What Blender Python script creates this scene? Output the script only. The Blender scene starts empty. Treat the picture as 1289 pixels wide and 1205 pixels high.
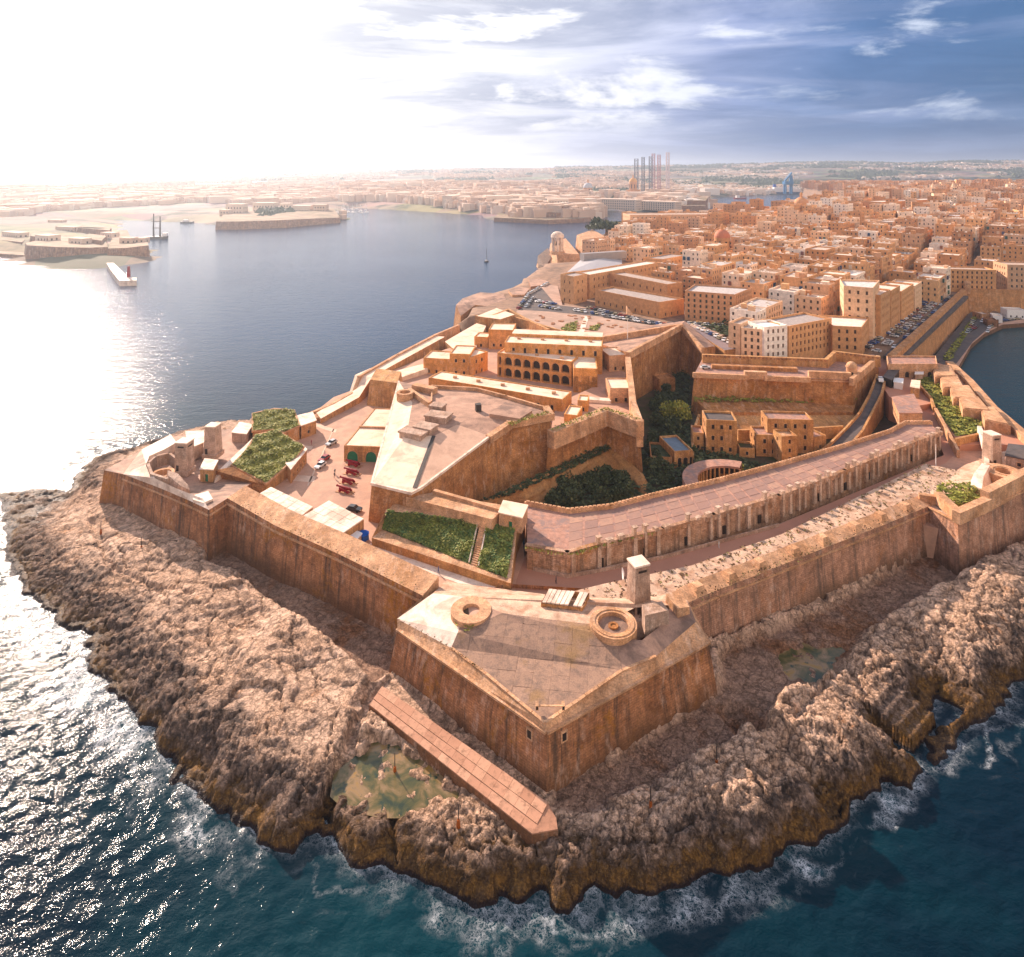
import bpy, bmesh, math, random
import numpy as np
from mathutils import Vector, Matrix
from mathutils.geometry import tessellate_polygon
random.seed(7); rng = np.random.default_rng(7)
S = bpy.context.scene; COL = S.collection
# ------------------------------------------------------------------ camera, world, sun, exposure
FPX, HOR, CX, CH = 820.0, 212.0, 644.5, 106.0        # focal length and horizon in photograph pixels, camera height in metres
cam = bpy.data.cameras.new('camera'); camo = bpy.data.objects.new('camera', cam); COL.objects.link(camo)
camo.location = (0, 0, CH); camo.rotation_euler = (math.radians(90), 0, 0)
cam.sensor_fit = 'HORIZONTAL'; cam.sensor_width = 36; cam.lens = FPX/1289*36
cam.shift_y = -(602.5-HOR)/1289; cam.clip_start = 1; cam.clip_end = 60000
S.camera = camo
SUN_AZ, SUN_EL = math.radians(-37), math.radians(25)  # azimuth left of the view axis
SD = Vector((math.sin(SUN_AZ)*math.cos(SUN_EL), math.cos(SUN_AZ)*math.cos(SUN_EL), math.sin(SUN_EL)))
sl = bpy.data.lights.new('sun', 'SUN'); sl.energy = 4.6; sl.angle = math.radians(0.55); sl.color = (1.0, 0.79, 0.64)
slo = bpy.data.objects.new('sun', sl); COL.objects.link(slo); slo.location = SD*500
slo.rotation_euler = SD.to_track_quat('Z', 'Y').to_euler()
W = bpy.data.worlds.new('World'); S.world = W; W.use_nodes = True
S.view_settings.view_transform = 'Standard'; S.view_settings.look = 'None'
S.view_settings.exposure = 1.06; S.view_settings.gamma = 1; S.view_settings.use_curve_mapping = False
S.cycles.use_denoising = True; S.cycles.max_bounces = 5; S.cycles.diffuse_bounces = 3; S.cycles.glossy_bounces = 2
S.cycles.transmission_bounces = 2; S.cycles.volume_bounces = 0; S.cycles.caustics_reflective = False; S.cycles.caustics_refractive = False
S.cycles.sample_clamp_direct = 60; S.cycles.sample_clamp_indirect = 3
HAZE_D = 0.00012

class NT:
    """small node-tree writer"""
    def __init__(s, nt): s.t = nt; nt.nodes.clear() if False else None
    def n(s, typ, ins=None, **props):
        nd = s.t.nodes.new(typ)
        for k, v in props.items(): setattr(nd, k, v)
        for k, v in (ins or {}).items():
            sock = nd.inputs[k]
            if isinstance(v, bpy.types.NodeSocket): s.t.links.new(v, sock)
            elif isinstance(v, bpy.types.Node): s.t.links.new(v.outputs[0], sock)
            elif isinstance(v, (tuple, list)) and sock.type == 'RGBA' and len(v) == 3: sock.default_value = (*v, 1)
            else: sock.default_value = v
        return nd
    def m(s, op, a, b=None, c=None, clamp=False):
        d = {0: a}
        if b is not None: d[1] = b
        if c is not None: d[2] = c
        nd = s.n('ShaderNodeMath', d, operation=op); nd.use_clamp = clamp; return nd.outputs[0]
    def mr(s, v, a, b, c=0., d=1., smooth=False):
        return s.n('ShaderNodeMapRange', {'Value': v, 'From Min': a, 'From Max': b, 'To Min': c, 'To Max': d},
                   interpolation_type='SMOOTHSTEP' if smooth else 'LINEAR').outputs[0]
    def mix(s, f, a, b, mode='MIX'):
        nd = s.t.nodes.new('ShaderNodeMix'); nd.data_type = 'RGBA'; nd.blend_type = mode
        for i, v in ((0, f), (6, a), (7, b)):
            if isinstance(v, bpy.types.NodeSocket): s.t.links.new(v, nd.inputs[i])
            elif isinstance(v, (tuple, list)): nd.inputs[i].default_value = (*v[:3], 1)
            else: nd.inputs[i].default_value = v
        return nd.outputs[2]
    def noise(s, vec, scale, detail=4, rough=.55, dist=0.):
        return s.n('ShaderNodeTexNoise', {'Vector': vec, 'Scale': scale, 'Detail': detail, 'Roughness': rough, 'Distortion': dist}).outputs[0]
    def voro(s, vec, scale, feature='F1', out=0):
        return s.n('ShaderNodeTexVoronoi', {'Vector': vec, 'Scale': scale}, feature=feature).outputs[out]
    def mapping(s, vec, scale=(1, 1, 1), rot=(0, 0, 0), loc=(0, 0, 0)):
        return s.n('ShaderNodeMapping', {'Vector': vec, 'Scale': scale, 'Rotation': rot, 'Location': loc}).outputs[0]
    def sat(s, c, k=1.2): return s.n('ShaderNodeHueSaturation', {'Hue': .4935, 'Saturation': k*.95, 'Value': 1.03, 'Color': c}).outputs[0]
    def ramp(s, f, stops):
        nd = s.n('ShaderNodeValToRGB', {0: f}); e = nd.color_ramp.elements
        while len(e) < len(stops): e.new(.5)
        for i, (p, c) in enumerate(stops):
            e[i].position = p; e[i].color = (*c, 1) if not isinstance(c, float) else (c, c, c, 1)
        return nd.outputs[0]

def sky():
    g = NT(W.node_tree); out = W.node_tree.nodes['World Output']; bg = W.node_tree.nodes['Background']
    st = g.n('ShaderNodeTexSky', sky_type='NISHITA'); st.sun_disc = False; st.sun_elevation = SUN_EL
    st.sun_rotation = SUN_AZ; st.altitude = 100; st.air_density = 1.0; st.dust_density = 2.2; st.ozone_density = 1.2
    d = g.n('ShaderNodeNewGeometry').outputs['Incoming']
    tc = g.n('ShaderNodeTexCoord').outputs['Generated']
    sep = g.n('ShaderNodeSeparateXYZ', {0: tc})
    x, y, z = sep.outputs
    dot = g.n('ShaderNodeVectorMath', {0: tc, 1: tuple(SD)}, operation='DOT_PRODUCT').outputs['Value']
    zz = g.m('ADD', g.m('MAXIMUM', z, 0.0), 0.10)
    p = g.n('ShaderNodeCombineXYZ', {0: g.m('DIVIDE', x, zz), 1: g.m('DIVIDE', y, zz), 2: 0.0}).outputs[0]
    big = g.noise(g.mapping(p, (.55, .9, 1), loc=(3.1, 1.2, 0)), 1.0, 7, .6, .7)
    q = g.n('ShaderNodeCombineXYZ', {0: x, 1: g.m('MULTIPLY', z, 3.4), 2: g.m('MULTIPLY', y, .3)}).outputs[0]
    fine = g.noise(g.mapping(q, loc=(7.7, 4.2, 2)), 3.6, 9, .60, .35); mid = g.noise(g.mapping(q, (.7, 1.5, 1), loc=(1.7, 9.2, 5)), 2.6, 8, .6, .5)
    wisp = g.m('MULTIPLY', g.mr(fine, .545, .66, smooth=True), g.mr(z, .03, .08))
    # bank of cloud: bright round the sun where it is thin, slate blue off to the side; brighter warm cloud opposite, unseen, added as fill
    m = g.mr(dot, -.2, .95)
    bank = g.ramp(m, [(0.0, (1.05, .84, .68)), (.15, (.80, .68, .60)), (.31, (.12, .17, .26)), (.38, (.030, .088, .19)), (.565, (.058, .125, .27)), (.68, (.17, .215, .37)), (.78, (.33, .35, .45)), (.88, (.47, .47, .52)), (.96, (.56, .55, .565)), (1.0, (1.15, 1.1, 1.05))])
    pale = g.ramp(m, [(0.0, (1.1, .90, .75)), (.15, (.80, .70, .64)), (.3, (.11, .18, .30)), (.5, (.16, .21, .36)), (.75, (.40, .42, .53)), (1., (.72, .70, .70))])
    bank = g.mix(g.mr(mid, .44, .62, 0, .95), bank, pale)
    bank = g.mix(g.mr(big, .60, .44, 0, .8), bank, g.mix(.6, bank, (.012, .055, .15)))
    lit = g.ramp(m, [(0.0, (.30, .36, .46)), (.6, (.42, .46, .55)), (.8, (.62, .61, .63)), (1.0, (1.0, .97, .93))])
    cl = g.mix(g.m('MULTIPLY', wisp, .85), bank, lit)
    # scale to the same units as the sky texture (the Background below runs at 0.15)
    cl = g.mix(1.0, cl, (6.3, 6.3, 6.3), 'MULTIPLY')
    cover = g.mr(big, .20, .42, .88, .98, smooth=True)
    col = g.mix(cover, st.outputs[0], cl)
    # high overcast thins out above the frame
    col = g.mix(g.mr(z, .35, .8, 0, .35), col, st.outputs[0])
    hz = g.mr(z, 0.0, .10, .55, 0.)
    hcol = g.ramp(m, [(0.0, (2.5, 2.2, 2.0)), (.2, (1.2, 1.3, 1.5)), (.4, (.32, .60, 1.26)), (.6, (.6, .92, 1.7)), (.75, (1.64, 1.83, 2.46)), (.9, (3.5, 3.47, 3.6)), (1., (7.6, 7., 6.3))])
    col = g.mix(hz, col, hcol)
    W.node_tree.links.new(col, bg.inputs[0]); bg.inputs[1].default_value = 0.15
sky()

# ------------------------------------------------------------------ helpers
def at(px, py, z=0.0):
    Y = FPX*(CH-z)/(py-HOR); return Vector(((px-CX)/FPX*Y, Y, z))
def tag(o, label=None, cat=None, group=None, kind=None):
    if label: o['label'] = label
    if cat: o['category'] = cat
    if group: o['group'] = group
    if kind: o['kind'] = kind
    return o
def thing(name, label, cat, loc=(0, 0, 0), rz=0., group=None):
    o = bpy.data.objects.new(name, None); o.empty_display_size = 1; COL.objects.link(o)
    o.location = loc; o.rotation_euler = (0, 0, rz); return tag(o, label, cat, group)
MATS = {}
def mat(name, fn, *a, **k):
    if name in MATS: return MATS[name]
    m = bpy.data.materials.new(name); m.use_nodes = True
    g = NT(m.node_tree); b = m.node_tree.nodes['Principled BSDF']; g.b = b
    b.inputs['Specular IOR Level'].default_value = .25; b.inputs['Roughness'].default_value = .9
    fn(g, b, *a, **k); MATS[name] = m; return m
def L(g, sock, b, name): g.t.links.new(sock, b.inputs[name])

class Geo:
    """vertex/face collector; faces carry material index, a tint and uv (metres)"""
    def __init__(s): s.v = []; s.f = []; s.mi = []; s.tn = []; s.uv = []; s.tint = .5
    def face(s, pts, mi=0, uv=None):
        i = len(s.v); s.v += [tuple(p) for p in pts]; s.f.append(tuple(range(i, i+len(pts)))); s.mi.append(mi); s.tn.append(s.tint)
        if uv is None:
            p0 = Vector(pts[0]); n = None
            for k in range(1, len(pts)-1):
                n = (Vector(pts[k])-p0).cross(Vector(pts[k+1])-p0)
                if n.length > 1e-6: break
            if n is not None and abs(n.z) < .8*n.length:
                t = Vector((-n.y, n.x, 0)).normalized(); uv = [(Vector(p).dot(t), p[2]) for p in pts]
            else: uv = [(p[0], p[1]) for p in pts]
        s.uv.append(uv)
    def box(s, c, size, rz=0., mi=0, taper=1., top_mi=None, bottom=False):
        """c = centre of the base"""
        ca, sa = math.cos(rz), math.sin(rz); w, d, h = size[0]/2, size[1]/2, size[2]
        def P(x, y, z): return (c[0]+x*ca-y*sa, c[1]+x*sa+y*ca, c[2]+z)
        b = [P(-w, -d, 0), P(w, -d, 0), P(w, d, 0), P(-w, d, 0)]
        w2, d2 = w*taper, d*taper
        t = [P(-w2, -d2, h), P(w2, -d2, h), P(w2, d2, h), P(-w2, d2, h)]
        for k in range(4): s.face([b[k], b[(k+1) % 4], t[(k+1) % 4], t[k]], mi)
        s.face(t, mi if top_mi is None else top_mi)
        if bottom: s.face(b[::-1], mi)
    def bar(s, a, b, w, h, mi=0):
        """box along a->b (a, b on its bottom centre line)"""
        a = Vector(a); b = Vector(b); d = b-a; t = Vector((-d.y, d.x, 0)).normalized()*w/2; u = Vector((0, 0, h))
        A = [a-t, a+t]; B = [b-t, b+t]
        s.face([A[0], B[0], B[0]+u, A[0]+u], mi); s.face([B[1], A[1], A[1]+u, B[1]+u], mi)
        s.face([A[0]+u, B[0]+u, B[1]+u, A[1]+u], mi); s.face([A[1], A[0], A[0]+u, A[1]+u], mi); s.face([B[0], B[1], B[1]+u, B[0]+u], mi)
        s.face([A[0], A[1], B[1], B[0]], mi)
    def cyl(s, c, r0, r1, h, n=20, mi=0, cap=True, a0=0., a1=2*math.pi):
        full = abs(a1-a0-2*math.pi) < 1e-6
        A = [a0+(a1-a0)*k/n for k in range(n+1)]
        for k in range(n):
            c0, s0, c1, s1 = math.cos(A[k]), math.sin(A[k]), math.cos(A[k+1]), math.sin(A[k+1])
            s.face([(c[0]+r0*c0, c[1]+r0*s0, c[2]), (c[0]+r0*c1, c[1]+r0*s1, c[2]), (c[0]+r1*c1, c[1]+r1*s1, c[2]+h), (c[0]+r1*c0, c[1]+r1*s0, c[2]+h)], mi)
        if cap and r1 > 1e-4: s.face([(c[0]+r1*math.cos(a), c[1]+r1*math.sin(a), c[2]+h) for a in A[:-1 if full else None]], mi)
    def dome(s, c, r, h=None, n=18, m=6, mi=0):
        h = h or r
        for j in range(m):
            t0, t1 = j/m*math.pi/2, (j+1)/m*math.pi/2
            s.cyl((c[0], c[1], c[2]+h*math.sin(t0)), r*math.cos(t0), max(r*math.cos(t1), 1e-5), h*(math.sin(t1)-math.sin(t0)), n, mi, cap=False)
    def ring(s, c, ri, ro, h, n=32, mi=0, zin=None):
        """annulus: outer wall, flat top, inner wall going down to zin"""
        zin = c[2] if zin is None else zin
        for k in range(n):
            a, b = 2*math.pi*k/n, 2*math.pi*(k+1)/n; ca, sa, cb, sb = math.cos(a), math.sin(a), math.cos(b), math.sin(b); z = c[2]+h
            s.face([(c[0]+ro*ca, c[1]+ro*sa, c[2]), (c[0]+ro*cb, c[1]+ro*sb, c[2]), (c[0]+ro*cb, c[1]+ro*sb, z), (c[0]+ro*ca, c[1]+ro*sa, z)], mi)
            s.face([(c[0]+ro*ca, c[1]+ro*sa, z), (c[0]+ro*cb, c[1]+ro*sb, z), (c[0]+ri*cb, c[1]+ri*sb, z), (c[0]+ri*ca, c[1]+ri*sa, z)], mi)
            s.face([(c[0]+ri*cb, c[1]+ri*sb, zin), (c[0]+ri*ca, c[1]+ri*sa, zin), (c[0]+ri*ca, c[1]+ri*sa, z), (c[0]+ri*cb, c[1]+ri*sb, z)], mi)
    def top(s, pts, mi=0):
        tri = tessellate_polygon([[Vector(p) for p in pts]])
        i = len(s.v); s.v += [tuple(p) for p in pts]
        for t in tri:
            a, b, c = (Vector(pts[k]) for k in t)
            if (b-a).cross(c-a).z < 0: t = (t[0], t[2], t[1])
            s.f.append(tuple(i+k for k in t)); s.mi.append(mi); s.tn.append(s.tint); s.uv.append([(pts[k][0], pts[k][1]) for k in t])
    def solid(s, pts, zb, mi=0, top_mi=None, batter=0., skip=()):
        """prism under the (maybe sloping) polygon pts, walls leaning out by batter per metre"""
        pts = [Vector(p) for p in pts]; n = len(pts)
        area = sum(pts[k].x*pts[(k+1) % n].y-pts[(k+1) % n].x*pts[k].y for k in range(n))
        if area < 0: pts = pts[::-1]
        if top_mi != -1: s.top(pts, mi if top_mi is None else top_mi)
        bot = []
        for k in range(n):
            p = pts[k]; a = (p-pts[k-1]); b = (pts[(k+1) % n]-p)
            na = Vector((a.y, -a.x)).normalized(); nb = Vector((b.y, -b.x)).normalized()
            m = na+nb; l = m.length
            m = m/l if l > .2 else na
            z0 = zb if not callable(zb) else zb(p)
            off = batter*(p.z-z0)/max(.5, m.dot(na))
            bot.append(Vector((p.x+m.x*off, p.y+m.y*off, z0)))
        u = 0.
        for k in range(n):
            a, b, c, d = bot[k], bot[(k+1) % n], pts[(k+1) % n], pts[k]; l = (c.xy-d.xy).length
            if k not in skip and l > 1e-3: s.face([a, b, c, d], mi, [(u, a.z), (u+l, b.z), (u+l, c.z), (u, d.z)])
            u += l
        return pts
    def build(s, name, mats, parent=None, smooth=False, weld=False):
        me = bpy.data.meshes.new(name); me.from_pydata(s.v, [], s.f)
        for m in (mats if isinstance(mats, (list, tuple)) else [mats]): me.materials.append(m)
        me.polygons.foreach_set('material_index', s.mi)
        if smooth: me.polygons.foreach_set('use_smooth', [True]*len(s.f))
        at_ = me.attributes.new('tint', 'FLOAT', 'FACE'); at_.data.foreach_set('value', s.tn)
        ul = me.uv_layers.new(name='uv'); ul.data.foreach_set('uv', [c for f in s.uv for p in f for c in p])
        if weld:
            bm = bmesh.new(); bm.from_mesh(me); bmesh.ops.remove_doubles(bm, verts=bm.verts, dist=.002); bm.to_mesh(me); bm.free()
        me.validate(); o = bpy.data.objects.new(name, me); COL.objects.link(o)
        if parent is not None: o.parent = parent; o.matrix_parent_inverse = Matrix.Translation(parent.location).inverted() if parent.rotation_euler.z == 0 else parent.matrix_basis.inverted()
        return o
def place(a, *pts): return [at(*p) for p in pts]
def P3(*pts): return [at(*p) for p in pts]
def PZ(z, *pts): return [at(p[0], p[1], z) for p in pts]

# ---------------- numpy noise
def _h(ix, iy, seed):
    h = (ix.astype(np.int64)*374761393+iy.astype(np.int64)*668265263+seed*1442695041) & 0xffffffff
    h = ((h ^ (h >> 13))*1274126177) & 0xffffffff
    return (h ^ (h >> 16)) & 0xffffffff
def gnoise(x, y, seed=0):
    ix, iy = np.floor(x), np.floor(y); fx, fy = x-ix, y-iy
    u, v = fx*fx*fx*(fx*(fx*6-15)+10), fy*fy*fy*(fy*(fy*6-15)+10); r = 0
    for dx in (0, 1):
        for dy in (0, 1):
            a = _h(ix+dx, iy+dy, seed)*(2*np.pi/4294967296.)
            g = np.cos(a)*(fx-dx)+np.sin(a)*(fy-dy)
            r = r+g*(u if dx else 1-u)*(v if dy else 1-v)
    return r*1.5
def fbm(x, y, o=4, seed=0, gain=.5):
    r = 0; a = 1
    for k in range(o): r = r+a*gnoise(x*2**k+k*17.3, y*2**k-k*9.1, seed+k); a *= gain
    return r
def worley(x, y, seed=0):
    ix, iy = np.floor(x), np.floor(y); f1 = np.full(x.shape, 9.); f2 = f1.copy(); cid = np.zeros(x.shape)
    for dx in (-1, 0, 1):
        for dy in (-1, 0, 1):
            hx = _h(ix+dx, iy+dy, seed)/4294967296.; hy = _h(ix+dx, iy+dy, seed+91)/4294967296.
            d = (ix+dx+hx-x)**2+(iy+dy+hy-y)**2
            new = d < f1; f2 = np.where(new, f1, np.minimum(f2, d)); cid = np.where(new, _h(ix+dx, iy+dy, seed+7)/4294967296., cid); f1 = np.where(new, d, f1)
    return np.sqrt(f1), np.sqrt(f2), cid
def sdist(X, Y, poly):
    """signed distance, positive inside"""
    P = np.array([(p[0], p[1]) for p in poly]); n = len(P); best = np.full(X.shape, 1e18); ins = np.zeros(X.shape, bool)
    for k in range(n):
        a, b = P[k], P[(k+1) % n]; d = b-a; L2 = d.dot(d)+1e-12
        t = np.clip(((X-a[0])*d[0]+(Y-a[1])*d[1])/L2, 0, 1)
        best = np.minimum(best, (X-a[0]-t*d[0])**2+(Y-a[1]-t*d[1])**2)
        c = (a[1] > Y) != (b[1] > Y)
        if d[1] != 0: ins ^= c & (X < (Y-a[1])*d[0]/d[1]+a[0])
    r = np.sqrt(best); return np.where(ins, r, -r)
def sst(x, a, b): t = np.clip((x-a)/(b-a), 0, 1); return t*t*(3-2*t)
def grid_mesh(name, X, Y, Z, mats, attrs=None, keep=None, smooth=True, kind='structure', parent=None):
    ny, nx = X.shape; co = np.stack([X, Y, Z], -1).reshape(-1, 3)
    i = np.arange(ny*nx).reshape(ny, nx)
    q = np.stack([i[:-1, :-1], i[:-1, 1:], i[1:, 1:], i[1:, :-1]], -1).reshape(-1, 4)
    if keep is not None:
        k = keep.reshape(-1); q = q[k[q].all(1)] if keep.dtype == bool else q
    used = np.unique(q); mp = np.full(ny*nx, -1); mp[used] = np.arange(len(used)); q = mp[q]; co = co[used]
    me = bpy.data.meshes.new(name); me.vertices.add(len(co)); me.vertices.foreach_set('co', co.ravel())
    me.loops.add(q.size); me.loops.foreach_set('vertex_index', q.ravel().astype(np.int32))
    me.polygons.add(len(q)); me.polygons.foreach_set('loop_start', np.arange(0, q.size, 4, dtype=np.int32)); me.polygons.foreach_set('loop_total', np.full(len(q), 4, np.int32))
    me.polygons.foreach_set('use_smooth', np.full(len(q), smooth))
    for m in (mats if isinstance(mats, (list, tuple)) else [mats]): me.materials.append(m)
    for k, v in (attrs or {}).items():
        a = me.attributes.new(k, 'FLOAT', 'POINT'); a.data.foreach_set('value', v.reshape(-1)[used].astype(np.float32))
    me.update(); me.validate(); o = bpy.data.objects.new(name, me); COL.objects.link(o)
    if kind: o['kind'] = kind
    if parent: o.parent = parent
    return o
# ------------------------------------------------------------------ materials
def attr(g, n): return g.n('ShaderNodeAttribute', attribute_name=n).outputs['Fac']
def pos(g): return g.n('ShaderNodeNewGeometry').outputs['Position']
def m_stone(g, b, c1, c2, dark, ochre=(.42, .20, .05), brick=(.95, .42), streak=.6, ochre_amt=.35, mortar=.6, bump=.35, low=None, blotch=.5):
    uvv = g.n('ShaderNodeUVMap').outputs[0]; p = pos(g)
    n1 = g.noise(p, .16, 6, .6); n2 = g.noise(p, 1.1, 7, .68); n3 = g.noise(p, .055, 5, .62)
    col = g.mix(g.mr(n1, .40, .60), c1, c2); col = g.mix(1., col, g.ramp(g.noise(p, .35, 7, .7), [(.33, .68), (.67, 1.28)]), 'MULTIPLY')
    br = g.n('ShaderNodeTexBrick', {'Vector': uvv, 'Color1': (1, 1, 1, 1), 'Color2': (.48, .43, .38, 1), 'Mortar': (.34, .29, .25, 1), 'Scale': 1.0,
             'Mortar Size': .035, 'Mortar Smooth': .3, 'Bias': -.25, 'Brick Width': brick[0], 'Row Height': brick[1]})
    col = g.mix(mortar, col, g.mix(1., col, br.outputs[0], 'MULTIPLY'))
    st = g.noise(g.mapping(uvv, (.9, .05, 1)), 1.0, 6, .72); st2 = g.noise(g.mapping(uvv, (.22, .03, 1), loc=(9, 3, 0)), 1.0, 4, .6)
    stf = g.m('MULTIPLY', g.mr(st, .47, .60), g.mr(st2, .36, .56)); stf = g.m('MULTIPLY', stf, streak)
    col = g.mix(stf, col, dark)
    bl = g.m('MULTIPLY', g.mr(n2, .50, .70), g.mr(n1, .35, .55)); col = g.mix(g.m('MULTIPLY', bl, blotch), col, dark)
    oc = g.m('MULTIPLY', g.mr(g.noise(p, .10, 5, .6, .8), .56, .66), g.mr(n2, .38, .6)); col = g.mix(g.m('MULTIPLY', oc, ochre_amt), col, ochre)
    if low:   # damp, algae-dark foot of the wall
        sep = g.n('ShaderNodeSeparateXYZ', {0: p}); h = g.m('ADD', sep.outputs[2], g.m('MULTIPLY', g.m('SUBTRACT', n3, .5), 9.0))
        h = g.m('ADD', h, g.m('MULTIPLY', g.m('SUBTRACT', n2, .5), 5.0))
        col = g.mix(g.mr(h, low[0], low[1], .78, 0.), col, low[2])
    pl = g.m('MULTIPLY', g.mr(g.noise(g.mapping(uvv, (.5, .16, 1), loc=(3, 8, 0)), 1., 7, .72), .52, .66), g.mr(n3, .42, .56)); col = g.mix(g.m('MULTIPLY', pl, .55), col, g.mix(.5, c1, (.80, .68, .58)))
    col = g.mix(.9, col, g.mix(1., col, g.ramp(g.noise(g.mapping(p, (1, 1, 1.5)), 2.6, 6, .75), [(.32, .62), (.5, 1.), (.68, 1.42)]), 'MULTIPLY'))
    L(g, g.sat(col, 1.17), b, 'Base Color')
    h = g.m('ADD', g.m('MULTIPLY', n2, .9), g.m('MULTIPLY', g.noise(p, 5., 5, .7), .5)); h = g.m('ADD', h, g.m('MULTIPLY', g.m('SUBTRACT', 1., br.outputs['Fac']), .45))
    bp = g.n('ShaderNodeBump', {'Strength': bump, 'Distance': .5, 'Height': h}); L(g, bp.outputs[0], b, 'Normal')
def m_plain(g, b, c, rough=.85, var=.25, scale=.5, bump=.1, metal=0., stain=None, stain_amt=.5, fine=3.):
    p = pos(g); n = g.noise(p, scale, 7, .65); n2 = g.noise(p, fine, 5, .7)
    col = g.mix(1., c, g.ramp(n, [(.3, 1-var), (.7, 1+var)]), 'MULTIPLY')
    col = g.mix(1., col, g.ramp(n2, [(.25, 1-var*.7), (.75, 1+var*.7)]), 'MULTIPLY')
    if stain: col = g.mix(g.m('MULTIPLY', g.mr(g.noise(p, scale*.45, 6, .7, .6), .48, .62), stain_amt), col, stain)
    L(g, g.sat(col, 1.14), b, 'Base Color'); b.inputs['Roughness'].default_value = rough; b.inputs['Metallic'].default_value = metal
    if bump: L(g, g.n('ShaderNodeBump', {'Strength': bump, 'Distance': .3, 'Height': g.m('ADD', n2, n)}).outputs[0], b, 'Normal')
def m_tint(g, b, stops, rough=.85, var=.2, obj=False, bump=.15):
    f = g.n('ShaderNodeObjectInfo').outputs['Random'] if obj else attr(g, 'tint')
    p = pos(g); c = g.ramp(f, stops); n = g.noise(p, .6, 6, .7)
    c = g.mix(1., c, g.ramp(n, [(.3, 1-var), (.7, 1+var)]), 'MULTIPLY'); L(g, g.sat(c, 1.15), b, 'Base Color'); b.inputs['Roughness'].default_value = rough
    if bump: L(g, g.n('ShaderNodeBump', {'Strength': bump, 'Distance': .4, 'Height': g.noise(p, 2., 4, .6)}).outputs[0], b, 'Normal')
PINK1, PINK2, DK = (.52, .275, .15), (.40, .215, .125), (.075, .052, .038)
RAMP = mat('rampart stone', m_stone, PINK1, (.38, .19, .10), DK, streak=.85, low=(3., 8., (.11, .062, .035)), ochre_amt=.8, blotch=.7)
RAMP2 = mat('upper rampart stone', m_stone, (.56, .31, .15), (.43, .215, .095), (.13, .075, .04), streak=.5, ochre_amt=.45, blotch=.55)
RAMP3 = mat('grey pink rampart stone', m_stone, (.54, .325, .22), (.44, .26, .17), (.10, .075, .06), streak=.75, ochre=(.45, .2, .07), ochre_amt=.4, blotch=.5, low=(3., 7., (.10, .065, .04)))
CAP = mat('parapet stone', m_stone, (.68, .43, .26), (.54, .32, .18), (.12, .085, .06), streak=.2, ochre_amt=.3, mortar=.35, blotch=.5, bump=.3)
BARR = mat('barrack limestone', m_stone, (.68, .38, .165), (.62, .33, .13), (.30, .16, .07), streak=.3, ochre_amt=.3, ochre=(.55, .28, .08), mortar=.25, blotch=.15, bump=.15)
ORNG = mat('yellow limestone', m_stone, (.60, .36, .17), (.49, .27, .125), (.16, .095, .055), streak=.5, ochre_amt=.3, mortar=.4, blotch=.3, bump=.25)
PALE = mat('pale roof screed', m_plain, (.80, .63, .47), .85, .14, .35, .1, stain=(.48, .31, .20), stain_amt=.45)
DECK = mat('weathered screed', m_plain, (.42, .27, .19), .8, .3, .22, .15, stain=(.13, .09, .07), stain_amt=.75)
WHT = mat('bleached concrete', m_plain, (.80, .65, .52), .7, .2, .4, .15, stain=(.33, .2, .13), stain_amt=.55)
CONC = mat('tower concrete', m_stone, (.52, .38, .29), (.42, .29, .21), (.14, .10, .08), brick=(2.6, 1.1), streak=.5, ochre_amt=.25, mortar=.3, blotch=.45)
ROAD = mat('pinkish path', m_plain, (.46, .25, .165), .8, .1, .12, .05, stain=(.36, .20, .14), stain_amt=.35)
PAVE = mat('parade paving', m_plain, (.50, .31, .21), .8, .18, .25, .05, stain=(.30, .2, .15), stain_amt=.5)
SAND = mat('sandy soil', m_plain, (.58, .42, .30), .95, .3, .5, .5, stain=(.30, .15, .08), stain_amt=.6, fine=4.)
ASPH = mat('grey asphalt', m_plain, (.10, .085, .08), .85, .3, .4, .1, stain=(.19, .14, .11), stain_amt=.5)
GRAV = mat('terrace paving', m_plain, (.40, .235, .17), .85, .35, .8, .3, stain=(.22, .17, .16), stain_amt=.8, fine=5.)
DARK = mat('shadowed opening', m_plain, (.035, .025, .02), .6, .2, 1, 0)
GLAS = mat('window glass', m_plain, (.03, .035, .04), .2, .2, 1, 0)
GREEN = mat('green paint', m_plain, (.03, .16, .09), .5, .15, 1, 0)
WPAINT = mat('white paint', m_plain, (.78, .74, .70), .5, .08, 1, 0)
BLUE = mat('blue cloth', m_plain, (.02, .07, .35), .5, .15, 1, 0)
RED = mat('dark red paint', m_plain, (.26, .03, .025), .5, .25, 2, 0)
IRON = mat('dark iron', m_plain, (.06, .05, .045), .6, .2, 2, 0, metal=.4)
SOIL = mat('ditch soil', m_plain, (.09, .065, .04), .95, .4, .3, .6, stain=(.05, .065, .02), stain_amt=.9)
def m_leaf(g, b, c1, c2, c3):
    p = pos(g); n = g.noise(p, .35, 5, .6); f = attr(g, 'tint')
    c = g.mix(g.mr(n, .38, .62), c1, c2); c = g.mix(g.mr(f, .5, 1.), c, c3)
    L(g, c, b, 'Base Color'); b.inputs['Roughness'].default_value = .7
GRASS = mat('rough grass', m_leaf, (.14, .17, .028), (.27, .26, .035), (.42, .36, .07))
IVY = mat('green creeper', m_leaf, (.09, .16, .05), (.21, .23, .04), (.36, .33, .08))
BUSH = mat('dark bush leaves', m_leaf, (.030, .048, .020), (.06, .075, .028), (.11, .12, .045))
SCRUB = mat('dry scrub', m_leaf, (.11, .055, .028), (.17, .085, .035), (.20, .18, .04))
BARK = mat('bark', m_plain, (.08, .055, .04), .95, .3, 3, .2)
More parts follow.
